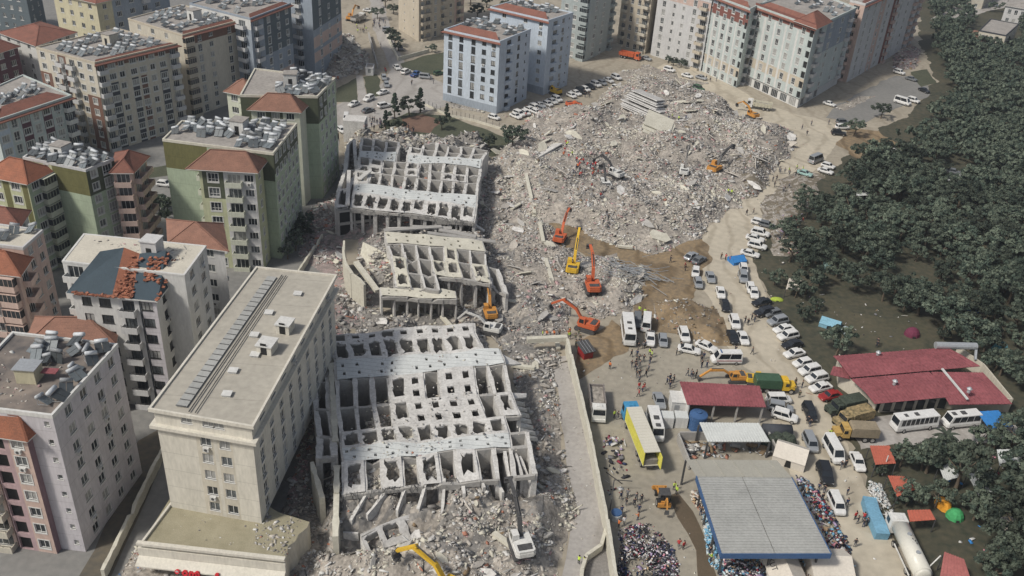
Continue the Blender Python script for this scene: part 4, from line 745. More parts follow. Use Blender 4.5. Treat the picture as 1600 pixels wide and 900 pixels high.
def comb(root, lines, zt, rows, ncol, z0=.4, rib=.72, mats=None, wob=.25, lat=.55, jz=0, jit=.2, skipribs=(), seed=1):
    rd = random.Random(seed); mats = mats or {'s': CONCL, 'h': CONCB}
    nl = len(lines); zt = zt if isinstance(zt, (list, tuple)) else [zt]*nl
    W = []
    for r_, (l, rr) in enumerate(lines):
        row = []
        for k in range(ncol+1):
            z = zt[r_] if not isinstance(zt[r_], tuple) else zt[r_][0]+(zt[r_][1]-zt[r_][0])*k/ncol
            a, b_ = G(*l, z), G(*rr, z); p = a.lerp(b_, k/ncol); off = wob*.6*math.sin(k*.9+r_*1.7+seed); p.z = z+off+rd.uniform(-.22, .22)
            p.x += rd.uniform(-jit, jit); p.y += rd.uniform(-jit, jit); row.append(p)
        W.append(row)
    # ribs = former floor slabs
    for k in range(ncol+1):
        if k in skipribs: continue
        b = MB(); any_ = False
        for r_ in range(nl-1):
            if all(rows[r_][c] == 'x' for c in (k-1, k) if 0 <= c < ncol): continue
            dz = Vector((0, 0, .02)); vplate(b, W[r_][k]-dz, W[r_+1][k]-dz, z0, rib*rd.uniform(.8, 1.15)); any_ = True
        if any_: ob('floor_slab', b.mesh('floor_slab', [CONCL]), root)
    for r_ in range(nl):
        b = MB(); any_ = False
        for k in range(ncol):
            up = rows[r_-1][k] if r_ > 0 else 'x'; dn = rows[r_][k] if r_ < nl-1 else 'x'
            if up in 'xo' and dn in 'xo':
                if any_: ob('cross_wall', b.mesh('cross_wall', [CONC]), root); b = MB(); any_ = False
                continue
            dz = Vector((0, 0, .03+.1*rd.random())); zt_ = min(W[r_][k].z, W[r_][k+1].z); vplate(b, W[r_][k]-dz, W[r_][k+1]-dz, (zt_-rd.uniform(.7, 1.2)) if dn in 'xo' else z0+rd.uniform(0, 2.5), lat*rd.uniform(.8, 1.3)); any_ = True
        if any_: ob('cross_wall', b.mesh('cross_wall', [CONC]), root)
    for r_ in range(nl-1):
        b = MB(); has = False
        for k in range(ncol):
            ch = rows[r_][k]
            if ch in '.xof':
                if has: ob('facade_panel', b.mesh('facade_panel', [mats['s'], mats['h']]), root); b = MB(); has = False
                continue
            has = True; P = [W[r_+1][k], W[r_+1][k+1], W[r_][k+1], W[r_][k]]
            def at(u, v, dz=0): q = P[0].lerp(P[1], u).lerp(P[3].lerp(P[2], u), v); return q+Vector((0, 0, dz+.04))
            if ch == 'Q' and rd.random() < .3: continue
            cells = {'Q': [(rd.uniform(.14, .22), rd.uniform(.78, .88), rd.uniform(.16, .3), .88)], 'w': [(.3, .7, .3, .72)], 'W': [(.15, .86, .14, .84)], 'v': [(.3, .68, .12, .36), (.3, .68, .6, .84)], 's': [],
                     'h': [(u_, u_+.16, v_, v_+.17) for u_, v_ in [(rd.uniform(.1, .7), .2), (rd.uniform(.1, .7), .62)] if rd.random() < .85], 'b': [(.12, .85, .3, .95)]}[ch]
            mi = 1 if ch == 'h' else 0
            if len(cells) <= 1:
                bands = [(0, 1, cells[0] if cells else None)]
            elif ch in 'vh': bands = [(0, .5, cells[0]), (.5, 1, cells[1])]
            for (v0, v1, hole) in bands:
                if hole is None: b.quad(at(0, v0), at(1, v0), at(1, v1), at(0, v1), mi); continue
                h0, h1, g0, g1 = hole; n = 4; outer = []; inner = []
                jj = .12 if ch in 'WbQ' else .02
                for (ua, va, ub, vb) in ((0, v0, 1, v0), (1, v0, 1, v1), (1, v1, 0, v1), (0, v1, 0, v0)):
                    for t in range(n): f = t/n; outer.append((ua+(ub-ua)*f, va+(vb-va)*f))
                for (ua, va, ub, vb) in ((h0, g0, h1, g0), (h1, g0, h1, g1), (h1, g1, h0, g1), (h0, g1, h0, g0)):
                    for t in range(n): f = t/n; j_ = jj*(rd.random() < .45); inner.append((ua+(ub-ua)*f+rd.uniform(-j_, j_), va+(vb-va)*f+rd.uniform(-j_, j_)))
                m = len(outer)
                for i in range(m):
                    o0, o1, i0, i1 = outer[i], outer[(i+1) % m], inner[i], inner[(i+1) % m]
                    b.quad(at(*o0), at(*o1), at(*i1), at(*i0), mi); b.quad(at(*i0), at(*i1), at(*i1, -.28), at(*i0, -.28), mi)
        if has: ob('facade_panel', b.mesh('facade_panel', [mats['s'], mats['h']]), root)
    return W
# front frame
r = thing('collapsed_building', 'largest toppled concrete frame lying flat beside the beige-roofed hotel block, pale bluish bands', 'collapsed building')
L3 = [(p5(150, 135), p5(1185, 52)), (p5(163, 185), p5(1203, 130)), (p5(185, 312), p5(1260, 235)), (p5(195, 442), p5(1300, 325)), (p5(205, 615), p5(1340, 510)), (p5(220, 775), p5(1400, 670)), (p5(235, 885), p5(1440, 775)), (p6(240, 130), p6(1460, 15)), (p6(250, 335), p6(1490, 215))]
comb(r, L3, [8.2, 8.2, 8.2, 8.2, 8, 8, 7.8, 7.6, (6.6, 7.4)], ['.wwWwwwwwx', 'WWWWWWWWWx', 'hhhhhhhhhh', '...Qv.vv.Q', '.Q.bvvvv.Q', 'WWWbWWWWWx', 'hhhhhhhhh.', 'Q.Q.Q.QQx.'], 10, seed=3)

comb(r, [(p5(35, 310), p5(118, 310)), (p5(50, 450), p5(135, 450)), (p5(62, 630), p5(150, 630)), (p5(75, 800), p5(165, 800)), (p6(85, 100), p6(185, 90))], 7.6, ['.', '.', '.', '.'], 1, seed=5, rib=.9)
b = MB()
def V3(p, z): return G(p[0], p[1], z)
for (a, c, za, zc, th) in ((p6(195, 140), p6(192, 325), 7.6, 7.2, .9), (p6(192, 335), p6(185, 620), 6.8, 5.0, .95), (p6(30, 130), p6(98, 365), 7, 5.6, .7), (p5(150, 220), p5(185, 820), 8.3, 8.1, .9)):
    vplate(b, V3(a, za), V3(c, zc), .2, th)
ob('outer_slab', b.mesh('outer_slab', [CONCY]), r)
for (a, c, za, zc, z0) in ((p6(285, 510), p6(385, 345), 4.5, 6.2, .5), (p6(392, 475), p6(512, 328), 4.6, 6.4, .5), (p6(590, 450), p6(640, 305), 4.4, 6.6, .5), (p6(728, 440), p6(778, 275), 4.6, 7, .5), (p6(880, 560), p6(905, 240), 2.5, 7.2, .3), (p6(1035, 330), p6(1020, 235), 6.6, 7.2, .3), (p6(1165, 300), p6(1140, 215), 6.6, 7.2, .3), (p6(1290, 330), p6(1235, 170), 5.6, 7, .3), (p6(1330, 230), p6(1300, 60), 6.4, 7.3, .3), (p6(1415, 230), p6(1370, 50), 6.2, 7.2, .3), (p6(1480, 300), p6(1400, 90), 4.6, 6.8, .3)):
    b = MB(); vplate(b, V3(a, za), V3(c, zc), z0, .42); ob('fallen_slab', b.mesh('fallen_slab', [CONCL]), r)
comb(r, [(p6(345, 605), p6(728, 465)), (p6(405, 735), p6(795, 600))], [3.6, 1.6], ['WbW'], 3, z0=.2, seed=8, rib=.35, wob=.05)
b = MB()
slabq(b, [V3(p6(1392, 385), 1.5), V3(p6(1560, 450), .8), V3(p6(1610, 420), 1.0), V3(p6(1425, 235), 5.2)], .3)
slabq(b, [V3(p6(235, 600), 3), V3(p6(335, 605), 3), V3(p6(340, 655), 1.6), V3(p6(240, 650), 1.6)], .3)
slabq(b, [V3(p6(830, 650), 1.4), V3(p6(870, 680), 1.2), V3(p6(915, 630), 2), V3(p6(880, 600), 2.2)], .4)
slabq(b, [V3(p5(1250, 250), 8), V3(p5(1410, 330), 6.6), V3(p5(1360, 335), 7), V3(p5(1280, 330), 7.6)], .3)
slabq(b, [V3(p5(1340, 520), 7.2), V3(p5(1445, 525), 6.2), V3(p5(1440, 550), 6), V3(p5(1345, 560), 7)], .3)
ob('broken_slab_edge', b.mesh('broken_slab_edge', [CONCL]), r)
for q in range(7): b = MB(); x = 1330+q*14; y = 560+q*38; slabq(b, [V3(p5(x, y), 6.4), V3(p5(x+100, y+25), 4.4), V3(p5(x+105, y+50), 3.6), V3(p5(x, y+40), 5.8)], .25); ob('broken_slab_edge', b.mesh('broken_slab_edge', [CONCL]), r)
# middle frame
r = thing('collapsed_building', 'smallest of the three toppled concrete frames, in the middle, with a curved side wall', 'collapsed building')
L2 = [(p4(405, 108), p4(1165, 172)), (p4(432, 192), p4(1185, 262)), (p4(460, 302), p4(1195, 368)), (p4(482, 412), p4(1235, 505)), (p4(500, 530), p4(1290, 620))]
comb(r, L2, [7.4, 7.4, 7.2, 6.8, 6.2], ['hhhhhhh', '.Q..Q..', 'Q..bb.Q', 'Q..xxxx'], 7, seed=11, mats={'s': CONCY, 'h': CONCY}, wob=.12, rib=.45)
comb(r, [(p4(368, 545), p4(950, 565)), (p4(378, 602), p4(968, 635))], [5.8, 5.4], ['hhhhhh'], 6, seed=12, mats={'s': CONCY, 'h': CONCY}, wob=.1, z0=.4, rib=.3)
comb(r, [(p4(1110, 372), p4(1290, 400)), (p4(1150, 490), p4(1370, 590))], [6.2, 4.6], ['..'], 2, seed=13, z0=.4)
b = MB()
cv = [p4(88, 175), p4(82, 260), p4(98, 350), p4(150, 430), p4(248, 505)]
for i in range(4): vplate(b, V3(cv[i], 6.4), V3(cv[i+1], 6.2), .2, .5)
ob('curved_wall', b.mesh('curved_wall', [CONCY]), r)
b = MB(); slabq(b, [V3(p4(160, 345), 5.6), V3(p4(330, 570), 4.6), V3(p4(368, 560), 4.6), V3(p4(200, 335), 5.6)], .6)
slabq(b, [V3(p4(215, 285), 3), V3(p4(290, 390), 2.4), V3(p4(350, 245), 5), V3(p4(235, 190), 5.2)], .3); slabq(b, [V3(p4(280, 400), 2), V3(p4(350, 440), 2), V3(p4(355, 385), 3.6), V3(p4(300, 370), 3)], .3)
ob('fallen_slab', b.mesh('fallen_slab', [CONCY]), r)
b = MB()
for (a, c, z1, z2) in ((p4(400, 100), p4(850, 70), 7.4, 6.8), (p4(740, 120), p4(1270, 190), 7.2, 5), (p4(620, 72), p4(930, 85), 6.4, 6.4), (p4(830, 95), p4(1120, 150), 6.6, 6)):
    b.bar(V3(a, z1), V3(c, z2), 1.3, .3, 0)
ob('buckled_slab', b.mesh('buckled_slab', [CONC]), r)
# back frame
r = thing('collapsed_building', 'rearmost toppled concrete frame, its waffle of open cells nearest the green blocks and the park', 'collapsed building')
L1 = [(p3(378, 110), p3(1250, 188)), (p3(374, 155), p3(1235, 228)), (p3(368, 200), p3(1215, 268)), (p3(358, 255), p3(1200, 318)), (p3(353, 300), p3(1192, 374)), (p3(348, 345), p3(1185, 430)), (p3(335, 428), p3(1172, 520)), (p3(322, 492), p3(1165, 588)), (p3(300, 592), p3(1158, 690))]
comb(r, L1, [7, 7, 7, 7.1, 7.2, 7.3, 7.3, 7.3, (7.2, 6.2)], ['...xx.....', '...xb.....', 'hhhxhhhhhh', '.Q..QQ.Q..', 'QQ.QQ.QQQ.', 'b.........', 'hhhhhhhhhh', 'WWWWWbWWWb'], 10, seed=21, wob=.35)
comb(r, [(p3(288, 160), p3(330, 120)), (p3(265, 330), p3(335, 330)), (p3(215, 470), p3(290, 470)), (p3(198, 605), p3(268, 592))], 6.9, ['.', '.', 'W'], 1, seed=22, rib=.8)
wb = MB(); a = V3(p3(198, 612), 7); c = V3(p3(560, 570), 7); facade(r, wb, a, c, .2, 6.6, 2, [(.2, 'S'), (.5, 'S'), (.8, 'S')], [], 0, [CONC, DARK], dmg=2); ob('end_wall', wb.mesh('end_wall', [CONC, DARK]), r)
for i, x in enumerate((640, 720, 800, 880, 955, 1040)):
    b = MB(); vplate(b, V3(p3(x, 600+(x-640)*.22), 6.2-i*.2), V3(p3(x-6, 640+(x-640)*.22), 5.2-i*.2), .2, .45); ob('fallen_slab', b.mesh('fallen_slab', [CONCL]), r)
b = MB(); b.bar(V3(p3(1050, 640), 6), V3(p3(1230, 760), 2.4), .8, .3); b.bar(V3(p3(560, 745), 3.4), V3(p3(900, 735), 3.4), 1.0, .3); b.bar(V3(p3(900, 735), 3.4), V3(p3(1230, 800), 2.8), 1.0, .3)
b.bar(V3(p3(290, 340), 7.8), V3(p3(280, 580), 7.8), .9, .3); b.bar(V3(p3(360, 400), 7.8), V3(p3(430, 345), 7.8), 1.2, .3); ob('buckled_slab', b.mesh('buckled_slab', [CONCL]), r)
b = MB(); c = V3(p3(335, 95), 1.5); b.box(c.x-3, c.x+3, c.y-2, c.y+3, 0, 6.4); ob('stair_housing', b.mesh('stair_housing', [CONCL]), r)
# pancaked remains in the main field
def stack(label, px, py, z, w_, d_, n, rz, tilt, dz=.9, m=CONCL):
    t = thing('pancaked_block', label, 'collapsed building')
    c = G(px, py, z)
    for i in range(n):
        s_ = 1-.05*i; b = MB(); T = Matrix.Translation(c+Vector((random.uniform(-1, 1), i*1.1, i*dz))) @ Matrix.Rotation(rz+random.uniform(-.06, .06), 4, 'Z') @ Matrix.Rotation(tilt[0]+random.uniform(-.04, .04), 4, 'X') @ Matrix.Rotation(tilt[1], 4, 'Y')
        b.box(-w_/2*s_, w_/2*s_, -d_/2, d_/2, 0, .28, 0, T); ob('floor_slab', b.mesh('floor_slab', [m]), t)
    return t
stack('pancaked floors leaning in layers near the top of the main rubble field', 1010, 180, 3.6, 15, 9, 9, -.5, (-.22, .18), dz=.42)
stack('pale cream collapsed roof slabs beside the rescuers at the rubble summit', 1030, 205, 6.5, 9, 7, 3, -.3, (.3, .3), m=CONCY)
stack('long tilted slabs at the left shoulder of the main rubble field', 900, 205, 4, 7, 16, 4, -.5, (.1, -.5), dz=.8)
stack('wide dusty slab lying above the left slope of the rubble field', 838, 245, 3, 8, 15, 2, -.55, (.05, -.35), dz=.5)
stack('smooth tilted slab at the left foot of the rubble field', 818, 272, 2.4, 9, 9, 1, -.4, (-.2, -.3))
# loose slabs: individual things
def mk_slab(i):
    rd = random.Random(i); b = MB(); n = 6; P = [(math.cos(2*math.pi*k/n+rd.uniform(-.3, .3))*rd.uniform(.7, 1.1)*1.5, math.sin(2*math.pi*k/n)*rd.uniform(.5, 1)*1.1) for k in range(n)]
    b.prism(P, -.12, .12); return b.mesh('broken_slab', [[CONCL, CONC, CONCY, DUST][i % 4]])
SM = [mk_slab(i) for i in range(8)]
SP = {'main': (120, 'pale broken concrete slab lying tilted in the main rubble field', (.5, 1.9)), 'mid': (56, 'broken concrete slab in the debris between the frames and the excavators', (.6, 1.5)), 'right_of_slab': (40, 'broken slab piece in the foreground rubble apron', (.4, 1.1)), 'gap': (14, 'broken slab between the front and middle toppled frames', (.5, 1.2)), 'left_strip': (14, 'broken slab in the pinkish rubble left of the frames', (.5, 1.2)), 'torn_tower': (10, 'broken slab spilled from the torn grey tower', (.8, 1.6))}
for k, (n, lab, sr) in SP.items():
    P = RW[k]; xs = [p[0] for p in P]; ys = [p[1] for p in P]; c = 0
    while c < n:
        x, y = random.uniform(min(xs), max(xs)), random.uniform(min(ys), max(ys))
        if not inpoly(np.array([x]), np.array([y]), P)[0]: continue
        c += 1; o = ob('broken_slab', random.choice(SM)); s_ = random.uniform(*sr); o.location = (x, y, hz(x, y)+.25*s_); o.rotation_euler = (random.gauss(0, .4), random.gauss(0, .4), random.uniform(0, 6.3)); o.scale = (s_, s_*random.uniform(.5, 1), 1)
        tag(o, lab, 'concrete slab', 'broken concrete slabs')
# beams
for (a, c) in (((852, 412), (862, 450)), ((842, 362), (848, 390)), ((965, 388), (988, 390)), ((800, 575), (835, 590)), ((870, 540), (872, 548)), ((820, 300), (835, 340)), ((690, 500), (705, 515)), ((770, 855), (800, 880)), ((1000, 420), (1010, 440))):
    A = G(*a); B_ = G(*c); b = MB(); b.bar((A.x, A.y, hz(A.x, A.y)+.6), (B_.x, B_.y, hz(B_.x, B_.y)+.5), .8, .5)
    tag(ob('concrete_beam', b.mesh('concrete_beam', [CONCY])), 'long pale concrete beam lying across the debris', 'concrete beam', 'fallen concrete beams')
# rebar tangle
b = MB(); c = G(985, 432, 0)
for k in range(90):
    x = c.x+random.gauss(0, 3.6); y = c.y+random.gauss(0, 2.6); a = random.uniform(-.5, .9)+(math.pi if random.random() < .3 else 0); L_ = random.uniform(2, 5); z = hz(x, y)+random.uniform(.3, 1.6); b.bar((x, y, z), (x+L_*math.cos(a), y-L_*math.sin(a), z+random.uniform(-.6, .6)), .09, .09)
tag(ob('rebar_tangle', b.mesh('rebar_tangle', [METAL])), 'grey tangle of bent reinforcing bars beside the yellow and orange excavators', 'scrap steel', kind='stuff')
# long retaining wall between lane and yard
t = thing('retaining_wall', 'long pale concrete retaining wall between the dusty lane and the yard', 'wall')
WL = [(884, 548), (892, 580), (906, 640), (924, 720), (934, 775), (946, 835), (956, 905), (964, 960)]
for i in range(len(WL)-1):
    b = MB(); A, B_ = G(*WL[i]), G(*WL[i+1]); vplate(b, (A.x, A.y, 3.1), (B_.x, B_.y, 3.1), 0, .45); ob('wall_panel', b.mesh('wall_panel', [CONCY]), t)
t = tag(ob('bridge_beam', (lambda b: (b.bar((*G(822, 549).xy, 2.6), (*G(884, 547).xy, 2.8), 1.0, .9), b.mesh('bridge_beam', [CONCY]))[1])(MB())), 'wide horizontal concrete beam closing the far end of the lane', 'beam')
b = MB()
E1 = [G(*p).xy for p in ((945, 838), (938, 862), (915, 878), (908, 900), (904, 960))]
for i in range(4): b.bar((*E1[i], .9), (*E1[i+1], .9), .5, 1.2)
tag(ob('ramp_edge', b.mesh('ramp_edge', [CONCY])), 'curved concrete edge at the bottom of the dusty lane', 'kerb')
sheet('pit_floor', [(946, 840), (956, 905), (962, 960), (906, 960), (916, 882), (938, 865)], CONCD, .09, 0)
# sunken lane walls between the two foreground blocks
for (a, c, lab) in (((262, 700), (163, 905), 'long low concrete wall beside the sunken lane, nearest the hotel block'),): 
    b = MB(); A, B_ = G(*a), G(*c); vplate(b, (A.x, A.y, 1.8), (B_.x, B_.y, 1.8), 0, .5); tag(ob('lane_wall', b.mesh('lane_wall', [CONCY])), lab, 'wall')
b = MB(); A, B_ = G(463, 438), G(504, 375); vplate(b, (A.x, A.y, 1.6), (B_.x, B_.y, 1.6), 0, .4); tag(ob('boundary_wall', b.mesh('boundary_wall', [CONCY])), 'low boundary wall between the large green block and the pink rubble', 'wall')

# debris fallen on the podium roof
_p = [(G(x, y, 5).x, G(x, y, 5).y) for x, y in ((400, 815), (420, 803), (470, 812), (448, 868), (425, 862), (395, 850))]; chunks('roof_debris', _p, 14, .1, .6, 2, hfun=lambda x, y: 5.0+0*x); bpy.data.objects[-1].name
_p = [(G(x, y, 5).x, G(x, y, 5).y) for x, y in ((260, 835), (290, 790), (400, 800), (440, 868))]; chunks('roof_debris', _p, .8, .08, .4, 2, hfun=lambda x, y: 5.0+0*x)
_p = [(G(x, y, 24).x, G(x, y, 24).y) for x, y in ((140, 372), (230, 382), (305, 388), (280, 412), (200, 405), (160, 392))]; chunks('roof_debris', _p, 3, .1, .45, 3, hfun=lambda x, y: 24.0+0*x)
_p = [(G(x, y, 23.4).x, G(x, y, 23.4).y) for x, y in ((10, 545), (60, 530), (120, 560), (110, 600), (40, 640), (-20, 620))]; chunks('roof_debris', _p, 1.5, .1, .5, 3, hfun=lambda x, y: 23.4+0*x)

# dust, chips and bent bars on top of the toppled frames
for (pxs, zz, dn_) in (([p5(200, 310), p5(1260, 240), p6(1420, 60), p6(280, 120)], 8.15, 1.6), ([p5(160, 140), p5(1060, 70), p5(1160, 235), p5(190, 310)], 8.3, .8), ([p3(370, 200), p3(1200, 270), p3(1160, 680), p3(310, 590)], 7.35, 1.3), ([p4(410, 110), p4(1150, 170), p4(1220, 500), p4(480, 500)], 7.1, 1.5)):
    _p = [(G(x, y, zz).x, G(x, y, zz).y) for x, y in pxs]; chunks('deck_debris', _p, dn_, .08, .45, 1, hfun=lambda x, y, zz=zz: zz+0*x)
roots = [o for o in bpy.data.objects if o.name.startswith('collapsed_building')]
for rt_, (xa, ya, xb, yb, zz) in zip(roots, ((p6(260, 335)+p6(1170, 215)+(6.9,)), (p4(480, 520)+p4(1240, 500)+(6.0,)), (p3(300, 600)+p3(1158, 690)+(6.6,)))):
    b = MB()
    for k in range(70):
        f = random.random(); q = G(xa+(xb-xa)*f, ya+(yb-ya)*f, zz); pr_ = q
        d_ = Vector((random.uniform(-.6, .6), -random.uniform(.3, 1), random.uniform(-.8, .5)))
        for s_ in range(3):
            nx = pr_+d_*.5; b.bar(pr_, nx, .05, .05); pr_ = nx; d_ = d_+Vector((random.uniform(-.5, .5), 0, -.4))
    o = ob('bent_rebar', b.mesh('bent_rebar', [STEEL]), rt_); o['kind'] = 'stuff'

for (pxs, dn_) in (([(1090, 400), (1120, 345), (1240, 200), (1320, 190), (1220, 320), (1180, 400), (1250, 540), (1400, 830), (1420, 900), (1320, 900), (1220, 700), (1130, 560)], .35), ([(900, 560), (1090, 530), (1060, 600), (1040, 690), (1060, 780), (1100, 900), (970, 900), (930, 720)], .5), ([(960, 120), (1060, 95), (1290, 190), (1220, 210), (1150, 180), (1060, 125)], .25), ([(870, 560), (890, 570), (940, 790), (930, 860), (905, 880), (895, 780)], 1.6)):
    _p = [tuple(q[:2]) for q in PW(pxs)]; chunks('loose_grit', _p, dn_, .06, .35, 2, hfun=lambda x, y: .07+0*x)
# ---------------------------------------------------------------- vehicles
def loft(b, st, m=0):
    """st: (x, halfwidth, z0, zt); rounded section"""
    rings = []
    for (x, w_, z0, zt) in st:
        h = zt-z0; pts = [(w_*.9, z0), (w_, z0+h*.25), (w_, z0+h*.7), (w_*.93, zt-.03), (w_*.75, zt)]
        rings.append([(x, y, z) for y, z in pts]+[(x, -y, z) for y, z in reversed(pts)])
    i0 = len(b.v); n = len(rings[0])
    for r_ in rings: b.v += r_
    for k in range(len(rings)-1):
        for j in range(n):
            a = i0+k*n+j; c = i0+k*n+(j+1) % n; b.f.append((a, c, c+n, a+n)); b.m.append(m)
    b.f.append(tuple(i0+j for j in reversed(range(n)))); b.m.append(m); b.f.append(tuple(i0+(len(rings)-1)*n+j for j in range(n))); b.m.append(m)
WHEELM = {}
def wheel(root, x, y, r, wd=.22):
    key = (r, wd)
    if key not in WHEELM: b = MB(); b.cyl((0, -wd/2, 0), (0, wd/2, 0), r, 14, 0); b.cyl((0, -wd/2-.012, 0), (0, wd/2+.012, 0), r*.62, 10, 1); WHEELM[key] = b.mesh('wheel', [TYRE, RIM])
    return ob('wheel', WHEELM[key], root, (x, y, r))
def mk_car(name, L, W, z0, belt, roof, xw0, xw1, xr1, xr0, hoodz, trunkz, wr=.31, wb=.3, bus=False, roofm=None, rails=False):
    t = thing(name, 'x', 'car'); h = W/2; b = MB(); F_, B_ = L/2, -L/2
    loft(b, [(B_, h*.8, z0+.2, trunkz-.12), (B_+.12, h*.95, z0+.05, trunkz), (xr0-.02, h, z0, max(trunkz, belt-.02)), (0, h, z0, belt), (xw0+.02, h, z0, max(hoodz+.04, belt-.03) if not bus else belt), (F_-.35, h*.96, z0, hoodz if not bus else belt), (F_-.08, h*.86, z0+.06, hoodz-.1 if not bus else belt-.05), (F_, h*.7, z0+.15, hoodz-.25 if not bus else belt-.25)])
    hw, rw = h*.93, h*.76 if not bus else h*.88; lo = belt-.06
    C_ = [(xr0, -hw, lo), (xw0, -hw, lo), (xw0, hw, lo), (xr0, hw, lo), (xr1, -rw, roof), (xw1, -rw, roof), (xw1, rw, roof), (xr1, rw, roof)]; b.hexa(C_)
    b.box(xr1+.06, xw1-.06, -rw+.06, rw-.06, roof, roof+.035)
    if rails: b.box(xr1+.1, xw1-.2, -rw+.02, -rw+.07, roof+.03, roof+.09); b.box(xr1+.1, xw1-.2, rw-.07, rw-.02, roof+.03, roof+.09)
    ob('body', b.mesh('body', [PAINT]), t)
    C_ = [Vector(c) for c in C_]
    def pane(nm, a, c, d, e, nrm, u0=.06, u1=.94, v0=.14, v1=.9):
        q = lambda u, v: a.lerp(c, u).lerp(e.lerp(d, u), v)+Vector(nrm)*.015
        b = MB(); b.quad(q(u0, v0), q(u1, v0), q(u1, v1), q(u0, v1)); return ob(nm, b.mesh(nm, [CARG]), t)
    pane('windscreen', C_[1], C_[2], C_[6], C_[5], (1, 0, .5)); pane('rear_window', C_[3], C_[0], C_[4], C_[7], (-1, 0, .5))
    ns = 2 if not bus else max(2, int((xw1-xr1)/1.25))
    for k in range(ns):
        u0, u1 = .05+k*.9/ns, .03+(k+1)*.9/ns
        pane('side_window', C_[0], C_[1], C_[5], C_[4], (0, -1, .2), u0, u1); pane('side_window', C_[2], C_[3], C_[7], C_[6], (0, 1, .2), 1-u1, 1-u0)
    for s_ in (-1, 1):
        b = MB(); hz_ = (hoodz-.24) if not bus else .75; b.box(F_-.14, F_-.02, s_*h*.62-.16, s_*h*.62+.16, hz_-.08, hz_+.06); ob('headlight', b.mesh('headlight', [LAMP]), t)
        b = MB(); b.box(B_-.01, B_+.1, s_*h*.7-.12, s_*h*.7+.12, trunkz-.35, trunkz-.15); ob('tail_light', b.mesh('tail_light', [TAIL]), t)
        wheel(t, F_-L*wb*.62, s_*(h-.1), wr); wheel(t, B_+L*wb*.62, s_*(h-.1), wr)
    if bus:
        b = MB(); b.box(-.5, .5, -.45, .45, roof+.03, roof+.14); b.box(L*.22, L*.22+.8, -.4, .4, roof+.03, roof+.12); ob('roof_hatch', b.mesh('roof_hatch', [STEEL]), t)
    return t
PROTO['sedan'] = mk_car('car', 4.5, 1.8, .25, .92, 1.44, 1.0, .35, -1.0, -1.75, .86, .95)
PROTO['hatch'] = mk_car('car', 4.0, 1.75, .25, .94, 1.48, 1.05, .45, -1.45, -1.85, .88, .94)
PROTO['suv'] = mk_car('car', 4.6, 1.9, .33, 1.05, 1.72, 1.15, .6, -1.85, -2.12, 1.02, 1.05, .36, rails=True)
PROTO['minivan'] = mk_car('van', 4.5, 1.8, .3, 1.05, 1.82, 1.55, .95, -2.05, -2.18, 1.0, 1.05, .33)
PROTO['van'] = mk_car('van', 5.8, 2.05, .35, 1.25, 2.5, 2.35, 1.6, -2.8, -2.85, 1.15, 1.25, .36)
PROTO['minibus'] = mk_car('minibus', 7.2, 2.2, .4, 1.35, 2.7, 3.2, 2.7, -3.45, -3.52, 1.3, 1.35, .4, bus=True)
PROTO['bus'] = mk_car('bus', 11.5, 2.5, .4, 1.5, 3.1, 5.6, 5.4, -5.6, -5.7, 1.5, 1.5, .5, bus=True)
def mk_pick():
    t = mk_car('pickup_truck', 5.2, 1.85, .38, 1.05, 1.75, 1.35, .75, -.55, -.75, 1.02, 1.0, .38)
    b = MB(); b.box(-2.45, -.85, -.78, .78, .99, 1.012); ob('cargo_bed', b.mesh('cargo_bed', [STEEL]), t); return t
PROTO['pickup'] = mk_pick()
SC_USED = {}
def car(px, py, dx, dy, kind, colour, label, group, cat=None, z=0.0):
    p = G(px, py, z+.7); rz = heading(px, py, dx, dy)
    o = inst(kind, label, group, {'car_paint': PNT[colour]}, cat or {'minivan': 'van', 'van': 'van', 'minibus': 'minibus', 'bus': 'bus', 'pickup': 'pickup truck'}.get(kind, 'car'))
    zz = max(z, hz(p.x, p.y)*.9)+.09; o.location = (p.x, p.y, zz); o.rotation_euler = (0, 0, rz); return o
# trucks ------------------------------------------------------------------
def cab(t, x, W, H, pm, L_=2.0, z0=.6):
    b = MB(); b.hexa([(x, -W/2, z0), (x+L_, -W/2, z0), (x+L_, W/2, z0), (x, W/2, z0), (x, -W/2+.05, H), (x+L_-.35, -W/2+.08, H), (x+L_-.35, W/2-.08, H), (x, W/2-.05, H)]); b.box(x+L_-.05, x+L_+.12, -W/2, W/2, z0-.15, z0+.35); b.box(x+.4, x+1.1, -.5, .5, H, H+.15)
    o = ob('cab', b.mesh('cab', [pm]), t)
    b = MB(); zl = z0+(H-z0)*.48; fx = lambda z: x+L_-.35*(z-z0)/(H-z0)+.02; b.quad((fx(zl), -W/2+.15, zl), (fx(zl), W/2-.15, zl), (fx(H-.2), W/2-.2, H-.2), (fx(H-.2), -W/2+.2, H-.2)); ob('windscreen', b.mesh('windscreen', [CARG]), t)
    for s_ in (-1, 1): b = MB(); b.box(x+L_*.35, x+L_*.8, s_*(W/2+.005)-.01, s_*(W/2+.005)+.01, zl, H-.3); ob('side_window', b.mesh('side_window', [CARG]), t)
    for s_ in (-1, 1): b = MB(); b.box(x+L_+.1, x+L_+.14, s_*W*.36-.15, s_*W*.36+.15, z0-.05, z0+.15); ob('headlight', b.mesh('headlight', [LAMP]), t)
def wheels(t, xs, W, r=.5):
    for x in xs:
        for s_ in (-1, 1): wheel(t, x, s_*(W/2-.2), r, .35)
def tput(t, px, py, dx, dy, z=0):
    p = G(px, py, z+1.0); t.location = (p.x, p.y, max(z, hz(p.x, p.y))+.08); t.rotation_euler = (0, 0, heading(px, py, dx, dy)); return t
def chassis(t, x0, x1): b = MB(); b.box(x0, x1, -.45, .45, .75, 1.0); ob('chassis', b.mesh('chassis', [STEEL]), t)
